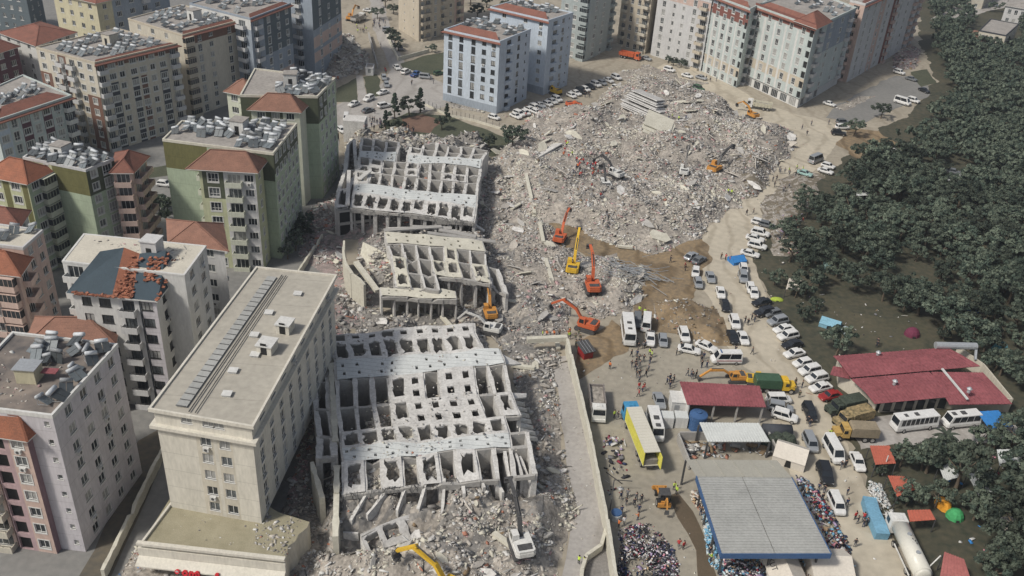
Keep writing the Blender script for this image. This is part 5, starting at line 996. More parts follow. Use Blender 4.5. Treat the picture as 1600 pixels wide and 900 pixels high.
def dump_truck(label, pm, bm_, load=None):
    t = thing('dump_truck', label, 'dump truck', group=None); cab(t, 2.2, 2.4, 2.9, pm); chassis(t, -3.9, 2.3); wheels(t, (3.2, -1.6, -2.9), 2.4)
    b = MB(); W = 1.25
    b.box(-4, 1.9, -W, W, 1.1, 1.25); b.hexa([(-4, -W, 1.25), (1.9, -W, 1.25), (1.9, -W+.12, 1.25), (-4, -W+.12, 1.25), (-4.1, -W-.1, 2.5), (1.9, -W-.1, 2.5), (1.9, -W+.02, 2.5), (-4.1, -W+.02, 2.5)])
    b.hexa([(-4, W-.12, 1.25), (1.9, W-.12, 1.25), (1.9, W, 1.25), (-4, W, 1.25), (-4.1, W-.02, 2.5), (1.9, W-.02, 2.5), (1.9, W+.1, 2.5), (-4.1, W+.1, 2.5)]); b.box(1.8, 1.95, -W, W, 1.25, 2.7); b.box(-4.1, -3.98, -W, W, 1.25, 2.3)
    for k in range(6): 
        x = -3.7+k*1.05; b.box(x, x+.1, -W-.16, -W-.02, 1.2, 2.5); b.box(x, x+.1, W+.02, W+.16, 1.2, 2.5)
    ob('tipper_body', b.mesh('tipper_body', [bm_]), t)
    if load: b = MB(); b.box(-3.9, 1.75, -W+.13, W-.13, 1.3, load[0]); ob('load', b.mesh('load', [load[1]]), t)
    return t
def box_truck(label, cm, bm_, L_=11, side=None, openrear=True):
    t = thing('articulated_truck', label, 'truck'); cab(t, L_/2-.4, 2.5, 3.4, cm, 2.2, .7); chassis(t, -L_/2, L_/2); wheels(t, (L_/2+1, L_/2-1.5, -L_/2+1.3, -L_/2+2.6, -L_/2+3.9), 2.5)
    b = MB(); x0, x1 = -L_/2, L_/2-.9; b.box(x0, x1, -1.27, 1.27, 1.15, 1.3, 0); b.box(x0, x1, -1.27, -1.2, 1.3, 3.9, 1); b.box(x0, x1, 1.2, 1.27, 1.3, 3.9, 1); b.box(x1-.08, x1, -1.2, 1.2, 1.3, 3.9, 0); b.box(x0, x1, -1.3, 1.3, 3.9, 4.0, 0)
    for k in range(16): x = x0+(x1-x0)*k/16; b.box(x, x+.07, -1.25, 1.25, 4.0, 4.04, 0)
    ob('cargo_box', b.mesh('cargo_box', [bm_, side or bm_]), t)
    for s_ in (-1, 1): b = MB(); b.box(x0-1.2, x0, s_*1.3-.04, s_*1.3+.04, 1.3, 3.8) if s_ < 0 else b.box(x0-.06, x0, 1.2, 1.3, 1.3, 3.8); ob('rear_door', b.mesh('rear_door', [side or bm_]), t)
    b = MB(); b.box(x0+.1, x0+4, -1.1, 1.1, 1.32, 2.3); ob('cargo', b.mesh('cargo', [CONCD]), t)
    return t
def tanker(label):
    t = thing('tanker_truck', label, 'tanker truck'); cab(t, 3.6, 2.5, 3.1, WHM, 2.2, .7); chassis(t, -6, 3.8); wheels(t, (4.8, 1.6, -3.6, -4.9), 2.5)
    b = MB(); b.cyl((-5.9, 0, 2.35), (3.1, 0, 2.35), 1.28, 22); b.cyl((3.1, 0, 2.35), (3.45, 0, 2.35), 1.28, 22, r2=.8); b.cyl((-5.9, 0, 2.35), (-6.2, 0, 2.35), 1.28, 22, r2=.9); ob('tank', b.mesh('tank', [M('cream_tank_paint', (.60, .59, .53), rough=.35, var=.06)], True), t)
    for x in (-3, .5): b = MB(); b.cyl((x, 0, 3.55), (x, 0, 3.78), .32, 14); ob('tank_hatch', b.mesh('tank_hatch', [METAL]), t)
    b = MB()
    for (x, y) in ((-.8, -.45), (-.45, -.2), (-1.3, -.5), (-1.1, -.05)): b.box(x, x+.28, y-.08, y+.08, 3.57, 3.62)
    ob('tank_marking', b.mesh('tank_marking', [STEEL]), t)
    b = MB(); b.box(-5, 1, -1.42, -1.3, 1.0, 1.2); b.box(-5, 1, 1.3, 1.42, 1.0, 1.2); ob('side_rail', b.mesh('side_rail', [WHM]), t); return t
def excavator(label, pm, px, py, dx, dy, boom=50, stick=-60, bucket=-60, s=1.0, cabm=None, houserot=0, z=None, am=None):
    am = am or pm; s *= .9
    t = thing('excavator', label, 'excavator'); 
    for s_ in (-1, 1):
        b = MB(); b.extr([(-2.1, .25), (-1.8, 0), (1.8, 0), (2.1, .25), (2.15, .6), (1.85, .9), (-1.85, .9), (-2.15, .6)], s_*1.25-.3, s_*1.25+.3)
        for k in range(9): b.box(-1.9+k*.43, -1.72+k*.43, s_*1.25-.33, s_*1.25+.33, .88, .94)
        ob('track', b.mesh('track', [STEEL]), t)
    b = MB(); b.box(-1.3, 1.3, -.95, .95, .35, .8); b.cyl((0, 0, .8), (0, 0, 1.08), .75, 16); ob('undercarriage', b.mesh('undercarriage', [STEEL]), t)
    b = MB(); b.prism([(-2.4, -1.0), (-2.1, -1.4), (1.5, -1.4), (1.5, 1.4), (-2.1, 1.4), (-2.4, 1.0)], 1.08, 1.75); b.prism([(-2.35, -1.0), (-2.1, -1.32), (.1, -1.32), (.1, .3), (-.2, 1.3), (-2.1, 1.3), (-2.35, 1.0)], 1.75, 2.15); b.box(.2, 1.4, -1.38, -.5, 1.75, 1.95)
    ob('house', b.mesh('house', [pm]), t)
    b = MB(); b.box(-2.0, -.9, -1.0, 1.0, 2.15, 2.2); b.cyl((-1.4, -.9, 2.15), (-1.4, -.9, 2.6), .07, 8); ob('engine_cover', b.mesh('engine_cover', [STEEL]), t)
    b = MB(); b.hexa([(.05, .35, 1.75), (1.75, .35, 1.6), (1.75, 1.38, 1.6), (.05, 1.38, 1.75), (.1, .4, 2.95), (1.35, .4, 2.95), (1.35, 1.33, 2.95), (.1, 1.33, 2.95)]); c_ = ob('cab', b.mesh('cab', [cabm or pm]), t)
    b = MB(); b.quad((1.74, .42, 1.9), (1.74, 1.31, 1.9), (1.4, 1.27, 2.88), (1.4, .46, 2.88)); b.quad((.3, 1.40, 2.0), (1.3, 1.40, 2.0), (1.2, 1.37, 2.85), (.3, 1.37, 2.85)); ob('cab_glass', b.mesh('cab_glass', [CARG]), c_)
    a1 = R(boom); P0 = Vector((1.0, -.1, 1.6)); P1 = P0+Vector((math.cos(a1+.25), 0, math.sin(a1+.25)))*2.9; P2 = P1+Vector((math.cos(a1-.35), 0, math.sin(a1-.35)))*3.2
    b = MB(); b.bar(P0, P1, .42, .62, 0, (0, 1, 0)); b.bar(P1-(P1-P0).normalized()*.1, P2, .42, .6, 0, (0, 1, 0)); ob('boom', b.mesh('boom', [am]), t)
    a2 = R(stick); P3 = P2+Vector((math.cos(a2), 0, math.sin(a2)))*2.9; b = MB(); b.bar(P2-(P3-P2).normalized()*.6, P3, .34, .5, 0, (0, 1, 0)); ob('stick', b.mesh('stick', [am]), t)
    b = MB()
    for s_ in (-.25, .05): b.cyl((.7, s_, 1.3), P1.lerp(P0, .2)+Vector((0, s_, -.25)), .09, 8)
    b.cyl(P1+Vector((0, 0, .35)), P2.lerp(P3, -.1)+Vector((0, 0, .3)), .09, 8); ob('hydraulic_ram', b.mesh('hydraulic_ram', [STEEL]), t)
    u = Vector((math.cos(R(bucket)), 0, math.sin(R(bucket)))); v = Vector((-u.z, 0, u.x)); b = MB()
    pr = [(0, .3), (.5, .5), (1.1, .35), (1.35, -.1), (1.1, -.1), (.9, .15), (.3, .2), (0, -.1)]
    b.extr([((P3+u*x+v*y).x, (P3+u*x+v*y).z) for x, y in pr], -.65, .55); ob('bucket', b.mesh('bucket', [STEEL]), t)
    p = G(px, py, 1); zz = hz(p.x, p.y) if z is None else z; p = G(px, py, zz+1); t.location = (p.x, p.y, zz); t.rotation_euler = (0, 0, heading(px, py, dx, dy)); t.scale = (s, s, s); return t
def backhoe(label):
    t = thing('backhoe_loader', label, 'backhoe loader'); b = MB(); b.box(-1.2, 2.2, -.55, .55, .7, 1.5); b.box(-1.4, -1.1, -1.0, 1.0, .5, 1.2); ob('body', b.mesh('body', [AMB]), t)
    b = MB(); b.hexa([(-1, -.75, 1.2), (.6, -.75, 1.2), (.6, .75, 1.2), (-1, .75, 1.2), (-.9, -.7, 2.6), (.4, -.7, 2.6), (.4, .7, 2.6), (-.9, .7, 2.6)]); b.box(-1.05, .6, -.85, .85, 2.6, 2.72, 1); ob('cab', b.mesh('cab', [CARG, STEEL]), t)
    for s_ in (-1, 1): wheel(t, -.5, s_*.85, .7, .45); wheel(t, 1.9, s_*.75, .45, .35)
    b = MB()
    for s_ in (-.6, .6): b.bar((.9, s_, 1.3), (3.0, s_, .8), .14, .22)
    ob('loader_arm', b.mesh('loader_arm', [AMB]), t); b = MB(); b.extr([(2.9, .2), (3.7, .15), (3.2, .3), (3.05, .95), (2.9, .95)], -1.1, 1.1); ob('loader_bucket', b.mesh('loader_bucket', [AMB]), t)
    b = MB(); b.bar((-1.3, 0, 1), (-2.0, 0, 2.9), .25, .3); b.bar((-2.0, 0, 2.9), (-3.0, 0, 1.6), .2, .25); ob('backhoe_arm', b.mesh('backhoe_arm', [AMB]), t); b = MB(); b.extr([(-3.1, 1.6), (-3.4, 1.0), (-3.0, .6), (-2.8, .9), (-3.0, 1.2)], -.3, .3); ob('backhoe_bucket', b.mesh('backhoe_bucket', [STEEL]), t); return t
def army_truck(label, cov, cm):
    t = thing('army_truck', label, 'army truck'); cab(t, 1.5, 2.3, 2.6, cm, 1.4, .8); b = MB(); b.box(2.9, 4.0, -1.0, 1.0, .9, 1.7); ob('bonnet', b.mesh('bonnet', [cm]), t); chassis(t, -3.4, 3); wheels(t, (3.2, -1.2, -2.5), 2.4, .55)
    b = MB(); b.extr([(-3.4, 1.1), (1.3, 1.1), (1.3, 2.6), (1.1, 2.9), (-3.2, 2.9), (-3.4, 2.6)], -1.2, 1.2); ob('canvas_cover', b.mesh('canvas_cover', [cov]), t); return t
# ---------------------------------------------------------------- people
def skin_person(arms, legs, lean=0):
    V = []; E = []; Rr = []
    def a(p, r, par=None):
        V.append(p); Rr.append(r); i = len(V)-1
        if par is not None: E.append((par, i))
        return i
    pel = a((0, 0, .95), .16); ab = a((lean*.4, 0, 1.12), .15, pel); ch = a((lean, 0, 1.34), .175, ab); nk = a((lean*1.1, 0, 1.5), .065, ch); hd = a((lean*1.2+.015, 0, 1.60), .095, nk); a((lean*1.25+.01, 0, 1.70), .10, hd)
    a((lean*1.2+.11, 0, 1.60), .018, hd)
    for s_ in (-1, 1):
        sh = a((lean, s_*.2, 1.40), .075, ch); el, ha = arms[s_]; e_ = a((lean+el[0], s_*el[1], el[2]), .05, sh); w_ = a((lean+ha[0], s_*ha[1], ha[2]), .033, e_)
        d = (Vector((ha[0], s_*ha[1], ha[2]))-Vector((el[0], s_*el[1], el[2]))).normalized(); pc = Vector(V[w_])+d*.07; pm = a(tuple(pc), .036, w_)
        for k, (o_, L_) in enumerate(((-.03, .07), (-.01, .085), (.01, .08), (.03, .06))):
            q = pc+d*.04+Vector((o_, 0, 0)); i = a(tuple(q), .010, pm); a(tuple(q+d*L_*.6+Vector((.01, -s_*.012, 0))), .009, i)
        a(tuple(pc+Vector((.05, -s_*.01, -.01))), .011, pm)
        kn, ft = legs[s_]; hp = a((0, s_*.1, .88), .105, pel); k_ = a((kn[0], s_*.11, kn[1]), .068, hp); f_ = a((ft, s_*.12, .09), .045, k_); a((ft+.17, s_*.13, .045), .04, f_)
    me = bpy.data.meshes.new('p'); me.from_pydata(V, E, []); o = bpy.data.objects.new('p', me); COL.objects.link(o); md = o.modifiers.new('s', 'SKIN'); md.use_smooth_shade = True
    for i, r_ in enumerate(Rr): me.skin_vertices[0].data[i].radius = (r_, r_*(.72 if i in (0, 1, 2) else 1))
    me.skin_vertices[0].data[0].use_root = True
    sb = o.modifiers.new('u', 'SUBSURF'); sb.levels = 1
    dg = bpy.context.evaluated_depsgraph_get(); r = bpy.data.meshes.new_from_object(o.evaluated_get(dg)); bpy.data.objects.remove(o); r.name = 'body'
    r.materials.clear()
    for m in (TROUS, JACK, SKINM): r.materials.append(m)
    for p in r.polygons:
        c = p.center; p.material_index = 2 if (c.z > 1.46 or (abs(c.y) > .17 and c.z < .93 and c.z > .6 and abs(c.y) > .24)) else (1 if c.z > .92 else 0)
        p.use_smooth = True
    return r
TROUS = M('dark_trousers', (.03, .033, .045), var=.2); JACK = M('dark_jacket', (.035, .035, .042), var=.2); SKINM = M('skin', (.42, .26, .19), rough=.6, var=.06); HAIR = M('dark_hair', (.02, .016, .014)); HELM = M('white_helmet', (.6, .6, .58), rough=.4)
JK = {'black': JACK, 'navy': M('navy_jacket', (.03, .045, .10)), 'hivis': M('yellow_hi_vis_jacket', (.50, .68, .10)), 'red': M('red_jacket', (.42, .04, .04)), 'orange': M('orange_jacket', (.60, .17, .05)), 'grey': M('grey_jacket', (.16, .16, .17)), 'white': M('white_jacket', (.55, .55, .55)), 'brown': M('brown_jacket', (.13, .09, .06)), 'camo': M('olive_uniform', (.11, .11, .07))}
def mk_person(nm, arms, legs, lean, helmet=False):
    t = thing('person', 'x', 'person'); ob('body', skin_person(arms, legs, lean), t); b = MB(); x = lean*1.2; n = 10
    rings = [(.115, 1.63), (.118, 1.69), (.095, 1.76), (.05, 1.795)]; i0 = 0
    for r_, z in rings: b.v += [(x-.012+r_*math.cos(k*.6283), r_*.92*math.sin(k*.6283), z+(.03 if math.cos(k*.6283) > .3 and z < 1.65 else 0)) for k in range(n)]
    for j in range(3):
        for k in range(n): b.f.append((j*n+k, j*n+(k+1) % n, (j+1)*n+(k+1) % n, (j+1)*n+k)); b.m.append(0)
    b.f.append(tuple(3*n+k for k in range(n))); b.m.append(0)
    ob('helmet' if helmet else 'hair', b.mesh('hair', [HELM if helmet else HAIR], True), t); return t
dn = ((-.02, .27, 1.12), (.08, .28, .88)); fw = ((.12, .27, 1.16), (.36, .2, 1.18)); up = ((.16, .24, 1.25), (.22, .12, 1.45)); ck = ((-.12, .26, 1.14), (-.05, .28, .9))
PROTO['stand'] = mk_person('stand', {-1: dn, 1: dn}, {-1: ((.02, .5), 0), 1: ((.02, .5), -.02)}, .02); PROTO['walk'] = mk_person('walk', {-1: fw, 1: ck}, {-1: ((.02, .5), -.25), 1: ((.2, .52), .26)}, .05)
PROTO['point'] = mk_person('point', {-1: up, 1: fw}, {-1: ((.03, .5), -.02), 1: ((.1, .5), .1)}, .06); PROTO['work'] = mk_person('work', {-1: fw, 1: fw}, {-1: ((.14, .5), .02), 1: ((.05, .5), -.15)}, .3, True)
NP = [0]
def people(cx, cy, rx, ry, n, label, group, cols=('black',), kinds=('stand', 'walk', 'point'), dens=.65, z=None):
    pts = []; tr = 0; n = max(1, round(n*.6)) if n > 2 else n
    while len(pts) < n and tr < 600:
        tr += 1; a = random.uniform(0, 6.28); q = math.sqrt(random.random()); p = G(cx+rx*q*math.cos(a), cy+ry*q*math.sin(a), 0)
        zz = hz(p.x, p.y); p = G(cx+rx*q*math.cos(a), cy+ry*q*math.sin(a), zz+.4); p.z = zz
        if any((p-o).length < dens for o in pts): continue
        pts.append(p); c = random.choice(cols); k = random.choice(kinds); NP[0] += 1
        if isinstance(label, dict): lb = label[c]
        else: lb = label
        o = inst(k, lb, group, {'dark_jacket': JK[c], 'dark_trousers': random.choice([TROUS, TROUS, JK['navy'], JK['grey']])}, 'person'); s_ = random.uniform(.95, 1.07)
        o.location = (p.x, p.y, p.z+.06 if zz <= 0 else p.z); o.rotation_euler = (0, 0, random.uniform(0, 6.28)); o.scale = (s_, s_, s_)
# ---------------------------------------------------------------- trees
def crown_mesh(name, rx, rz, nclump, per, leaf, mats, seed, flat=.75, cone=False):
    rg = np.random.default_rng(seed); th = rg.uniform(0, 6.283, nclump); u = rg.uniform(-.35, 1, nclump); rr = rg.uniform(.45, 1, nclump)**.6
    lob = 1+.28*np.sin(th*3+seed)+.16*np.sin(th*5+seed*2)
    s_ = np.sqrt(np.clip(1-u*u*.8, .05, 1))
    if cone: u = rg.uniform(0, 1, nclump); s_ = (1.02-u)*.95; u = u*2-.6; lob = 1+.12*np.sin(th*4)
    C_ = np.stack([np.cos(th)*s_*rr*rx*lob, np.sin(th)*s_*rr*rx*lob, u*rz*(rr if not cone else 1)], 1)
    N = nclump*per; cs = rg.uniform(.45, .95, nclump)*rx*.30
    d = rg.normal(0, 1, (nclump, per, 3)); d /= np.linalg.norm(d, axis=2)[..., None]; d[..., 2] = np.abs(d[..., 2])*.8-.15
    P = (C_[:, None, :]+d*cs[:, None, None]*rg.uniform(.5, 1.05, (nclump, per, 1))).reshape(-1, 3)
    a = rg.normal(0, 1, (N, 3)); a /= np.linalg.norm(a, axis=1)[:, None]; nrm = d.reshape(-1, 3)+rg.normal(0, .45, (N, 3)); b_ = np.cross(nrm, a); b_ /= np.linalg.norm(b_, axis=1)[:, None]+1e-9; a = np.cross(b_, nrm); a /= np.linalg.norm(a, axis=1)[:, None]+1e-9
    L_ = leaf*rg.uniform(.6, 1.3, (N, 1)); V = np.stack([P-a*L_-b_*L_*.5, P+a*L_*.3-b_*L_*.7, P+a*L_+b_*L_*.4, P-a*L_*.2+b_*L_*.7], 1).reshape(-1, 3)
    F = np.arange(N*4).reshape(N, 4); cm = rg.random(nclump) < .42; mi = np.repeat(cm.astype(int), per); mi = np.where(rg.random(N) < .15, 1-mi, mi)
    return V, F, mi
def mk_tree(name, rx, rz, hh, seed, mats, cone=False, nc=44, per=52, leaf=.22):
    t = thing(name, 'x', 'tree'); V, F, mi = crown_mesh('crown', rx, rz, nc, per, leaf, mats, seed, cone=cone); V = V+np.array([0, 0, hh]); ob('crown', npmesh('crown', V, F, mi, mats), t)
    b = MB(); rd = random.Random(seed); top = Vector((rd.uniform(-.3, .3), rd.uniform(-.3, .3), hh*.62)); b.cyl((0, 0, -.2), top, .26, 8, r2=.17, caps=False)
    for k in range(5):
        a = k*1.26+rd.random(); e = top+Vector((math.cos(a)*rx*.55, math.sin(a)*rx*.55, hh*.38)); b.cyl(top, e, .13, 6, r2=.05, caps=False)
    if cone: b.cyl(top, (0, 0, hh+rz*.9), .15, 6, r2=.04, caps=False)
    ob('trunk', b.mesh('trunk', [BARK], True), t); return t
LM = [LEAF1, LEAF2]
for i, (rx, rz, hh) in enumerate(((3.1, 2.1, 3.4), (2.6, 2.2, 3.3), (3.6, 2.3, 3.7), (2.9, 1.8, 3.0), (2.2, 1.9, 2.9), (3.3, 2.6, 3.8))): PROTO['olive%d' % i] = mk_tree('olive_tree', rx, rz, hh, 31+i, LM)
PROTO['conifer'] = mk_tree('conifer_tree', 2.0, 3.6, 3.0, 77, [LEAF3, LEAF2], True, 60, 40, .22)
PROTO['shrub'] = mk_tree('shrub', 1.5, 1.1, 1.2, 91, [LEAF3, LEAF2], False, 18, 26, .22)
# ---------------------------------------------------------------- trees
EXCL = [[(1340, 640), (1640, 640), (1640, 716), (1440, 722), (1440, 765), (1350, 765)], [(1395, 812), (1470, 815), (1515, 960), (1430, 960)], [(1295, 585), (1310, 555), (1475, 540), (1540, 560), (1590, 640), (1590, 690), (1380, 690), (1330, 640)], [(1505, 70), (1520, 20), (1600, 20), (1600, 75)], [(1255, 440), (1340, 468), (1430, 500), (1440, 548), (1330, 552), (1290, 520)], [(1380, 218), (1425, 232), (1420, 252), (1375, 240)], [(1470, 255), (1515, 262), (1510, 295), (1475, 290)], [(1340, 285), (1365, 290), (1360, 306), (1338, 304)],
        [(1355, 690), (1415, 690), (1430, 745), (1385, 755)], [(1295, 610), (1390, 640), (1400, 712), (1330, 705)], [(1380, 735), (1435, 740), (1445, 800), (1385, 800)], [(1555, 700), (1640, 695), (1640, 740), (1560, 735)], [(1450, 860), (1530, 860), (1530, 960), (1450, 960)], [(1455, 40), (1540, -10), (1640, -20), (1640, 10), (1520, 20), (1480, 45)], [(1225, 430), (1262, 432), (1262, 455), (1228, 452)], [(1410, 512), (1440, 512), (1440, 535), (1410, 535)], [(1540, 535), (1575, 535), (1575, 560), (1540, 560)], [(1470, 780), (1505, 790), (1502, 815), (1468, 805)], [(1520, 725), (1560, 740), (1550, 775), (1520, 760)], [(1560, 805), (1610, 800), (1610, 835), (1560, 835)]]
WP = [tuple(p[:2]) for p in PW([(1410, 225), (1455, 200), (1492, 150), (1462, 85), (1450, -60), (1760, -60), (1760, 960), (1470, 960), (1400, 845), (1358, 742), (1345, 700), (1300, 600), (1258, 545), (1212, 462), (1195, 400), (1232, 335), (1268, 305), (1335, 262), (1395, 250)])]
EX = [[tuple(p[:2]) for p in PW(e)] for e in EXCL]
pts = []
xs = [p[0] for p in WP]; ys = [p[1] for p in WP]; sp = 5.1; j = 0
y = min(ys)
while y < max(ys):
    x = min(xs)
    while x < max(xs):
        a, c = x+random.uniform(-1.9, 1.9)+(sp/2 if j % 2 else 0), y+random.uniform(-1.9, 1.9)
        A, B_ = np.array([a]), np.array([c])
        if inpoly(A, B_, WP)[0] and not any(inpoly(A, B_, e)[0] for e in EX):
            n_ = float(vnoise(a, c, 15, 3)); d_ = math.hypot(a, c)
            g = (Vector((a, c, 0))-Vector((0, 0, CH))); q = np.array(g); px = 800+FPX*(q@CR)/(q@CF); py = 450+FPX*(q@CD)/(q@CF)
            thin = .7 if (px < 1320 and py > 250 and py < 560) else (.6 if (py > 430 and py < 560 and px < 1450) else 1)
            if n_ > (.26 if px > 1330 else .12) and random.random() < thin and px < 1690 and py < 960: pts.append((d_, a, c, px, py))
        x += sp
    y += sp*.87; j += 1
pts.sort(); near = pts[:280]; far = pts[280:]
print('trees', len(pts))
def zone(px, py):
    if py > 690: return 'olive tree in the dark grove at lower right, around the shelters', 'olive trees at lower right'
    if px < 1330: return 'scrubby olive tree on the thin littered edge of the grove by the road', 'olive trees along the road edge'
    return 'olive tree in the dense dark middle of the grove', 'olive trees of the grove'
for (d_, a, c, px, py) in near:
    lb, gp = zone(px, py); o = inst('olive%d' % random.randrange(6), lb, gp, cat='tree'); s_ = random.uniform(.6, 1.35)*(.8 if px < 1290 and py < 520 else 1); o.location = (a, c, 0); o.rotation_euler = (0, 0, random.uniform(0, 6.28)); o.scale = (s_, s_, s_*random.uniform(.9, 1.1))
# the far part of the wood reads as one mass
Vs, Fs, Ms = [], [], []; off = 0
var = []
for i in range(4): var.append(crown_mesh('c', 3.2, 2.4, 24, 20, .42, LM, 200+i))
for (d_, a, c, px, py) in far:
    V, F, mi = var[random.randrange(4)]; an = random.uniform(0, 6.28); s_ = random.uniform(.8, 1.25); Rm = np.array([[math.cos(an), -math.sin(an), 0], [math.sin(an), math.cos(an), 0], [0, 0, 1]])
    Vs.append((V*s_)@Rm.T+np.array([a, c, 3.3*s_])); Fs.append(F+off); Ms.append(mi); off += len(V)
if Vs: struct('far_grove', npmesh('far_grove', np.concatenate(Vs), np.concatenate(Fs), np.concatenate(Ms), LM), 'stuff', 'dark mass of olive trees filling the far upper right')
def plant(kind, px, py, s_, label, group=None, cat='tree'):
    p = G(px, py, 0); o = inst(kind, label, group, cat=cat); o.location = (p.x, p.y, hz(p.x, p.y)*.8); o.rotation_euler = (0, 0, random.uniform(0, 6)); o.scale = (s_, s_, s_)
plant('conifer', 617, 185, 1.0, 'tall dark conifer, leftmost of the park group behind the rear frame'); plant('conifer', 657, 176, 1.0, 'dark conifer at the right of the park group behind the rear frame'); plant('olive5', 640, 182, 1.0, 'rounded dark tree between the two park conifers')
plant('conifer', 603, 205, .8, 'small conifer standing in front of the park group near the crowd'); plant('conifer', 698, 190, .72, 'lone young conifer before the ice blue block'); plant('conifer', 795, 225, .7, 'small conifer by the fence at the left foot of the rubble field')
plant('olive1', 690, 203, .75, 'low bushy tree in the park below the lone conifer'); plant('olive2', 800, 245, 1.0, 'dark bushy tree squeezed against the left edge of the rubble field'); plant('olive4', 763, 233, .9, 'small dark tree at the back right corner of the rear frame'); plant('olive0', 622, 212, .8, 'bushy tree beside the crowd at the rear frame')
for (x, y, s_) in ((612, 62, .8), (618, 72, .8), (622, 80, .7), (675, 82, .6), (602, 12, 1), (590, 30, .8), (615, 22, .8), (745, 30, 1.1), (760, 12, 1.2), (735, 8, 1.2), (775, -2, 1.2), (790, 18, 1)): plant('olive%d' % (int(x) % 6), x, y, s_, 'dark tree in the greenery around the beige tower', 'trees around the beige tower')
for (x, y, s_) in ((1052, 103, .6), (1064, 106, .65), (1044, 98, .5)): plant('olive3', x, y, s_, 'dark green bush at the foot of the lilac-grey tower', 'bushes at the lilac-grey tower', 'bush')
for (x, y, s_) in ((462, 392, .85), (472, 376, .8), (478, 362, .8), (450, 405, .6)): plant('olive1', x, y, s_, 'dark shrub along the right foot of the large green block', 'shrubs beside the large green block', 'shrub')
for (x, y, s_) in ((237, 335, .8), (250, 330, .85), (262, 332, .8), (244, 322, .7), (260, 345, .6)): plant('olive4', x, y, s_, 'dark hedge tree between the two green blocks', 'hedge trees between the green blocks', 'tree')
plant('olive0', 1333, 213, .95, 'round dark tree standing by the parked jeeps at the end of the car park'); plant('olive2', 1376, 185, .85, 'round tree at the near edge of the car park')
for (x, y, s_) in ((1405, 730, .8), (1425, 725, .75), (1372, 742, .5), (1440, 735, .8), (1415, 790, .7), (1400, 785, .5), (1528, 700, .9), (1552, 702, .9), (1580, 698, 1.0)): plant('olive%d' % (x % 6), x, y, s_, 'bush along the track edge between the buses and the small red roofs', 'bushes along the track by the red stalls', 'bush')
# palm
t = thing('palm_tree', 'small palm tree between the white buses and the shelters', 'palm tree'); p = G(1470, 702, 0); t.location = p; b = MB(); b.cyl((0, 0, 0), (.1, 0, 3), .25, 8, r2=.18); ob('trunk', b.mesh('trunk', [BARK]), t)
b = MB()
for k in range(22):
    a = k*.9; e = random.uniform(-.1, .9); q = Vector((.1, 0, 3)); dr = Vector((math.cos(a)*math.cos(e), math.sin(a)*math.cos(e), math.sin(e))); sd_ = Vector((-math.sin(a), math.cos(a), 0)); prev = q; w0 = .1
    for s_ in range(5):
        nx = prev+dr*.5; dr = (dr+Vector((0, 0, -.25))).normalized(); w1 = [.28, .34, .3, .2, .03][s_]; b.quad(prev-sd_*w0, nx-sd_*w1, nx+sd_*w1, prev+sd_*w0, 0); prev = nx; w0 = w1
ob('fronds', b.mesh('fronds', [LEAF1]), t)
# ---------------------------------------------------------------- sheds
def metal_roof(root, q, mat, ribs, axis=0, th=.12, name='roof'):
    """q: 4 world points (3d) FL FR BR BL; ribs run from edge 0-1 to edge 3-2 (axis 0) or across"""
    q = [Vector(p) for p in q]; b = MB(); slabq(b, q, th); up_ = Vector((0, 0, .05))
    for k in range(ribs):
        f = (k+.5)/ribs
        A, B_ = (q[0].lerp(q[1], f), q[3].lerp(q[2], f)) if axis == 0 else (q[0].lerp(q[3], f), q[1].lerp(q[2], f)); b.bar(A+up_*.6, B_+up_*.6, .12, .09)
    return ob(name, b.mesh(name, [mat]), root)
def posts(root, pts, h, m=STEEL, w_=.14):
    for p in pts: b = MB(); b.box(p[0]-w_, p[0]+w_, p[1]-w_, p[1]+w_, 0, h); ob('post', b.mesh('post', [m]), root)
# big grey-roofed shed with blue fascia
t = thing('open_market_shed', 'large open shed with ribbed grey metal roof and blue fascia', 'shed'); q = [G(1127, 866, 5.5), G(1299, 866, 5.5), G(1237, 746, 5.5), G(1088, 744, 5.5)]
m0, m1 = q[0].lerp(q[1], .49), q[3].lerp(q[2], .48); metal_roof(t, [q[0], m0-Vector((.06, 0, 0)), m1-Vector((.06, 0, 0)), q[3]], GREYM, 30, 1); metal_roof(t, [m0+Vector((.06, 0, 0)), q[1], q[2], m1+Vector((.06, 0, 0))], GREYM, 30, 1)
b = MB()
for (a, c) in ((q[0], q[1]), (q[3], q[0]), (q[1], q[2])): b.bar(a+Vector((0, 0, -.35)), c+Vector((0, 0, -.35)), .12, .9)
ob('fascia', b.mesh('fascia', [BLUEM]), t); posts(t, [q[0].lerp(q[1], f).lerp(q[3].lerp(q[2], f), g) for f in (.06, .5, .94) for g in (.1, .4, .7, .95)], 5.3, STEEL)
q2 = [G(1088, 744, 5.56), G(1237, 746, 5.56), G(1214, 719, 5.2), G(1072, 718, 5.2)]; metal_roof(t, q2, BEIGM, 5, 0, name='rear_roof'); posts(t, [q2[2], q2[3]], 5)
# small ribbed pale roof
t = thing('lean_to_shed', 'small lean-to with pale corrugated metal roof beside the blue water tank', 'shed'); q = [G(1106, 690, 3.6), G(1203, 690, 3.4), G(1186, 661, 4.0), G(1093, 660, 4.0)]; metal_roof(t, q, WHMET, 22, 0); posts(t, q, 3.4)
t = thing('yard_wall', 'low block wall enclosing the junk yard behind the big shed', 'wall')
for (a, c) in (((1058, 690), (1076, 735)), ((1060, 688), (1110, 688)), ((1195, 680), (1215, 722))): b = MB(); A, B_ = G(*a), G(*c); vplate(b, (A.x, A.y, 1.8), (B_.x, B_.y, 1.8), 0, .25); ob('wall_panel', b.mesh('wall_panel', [CONC]), t)
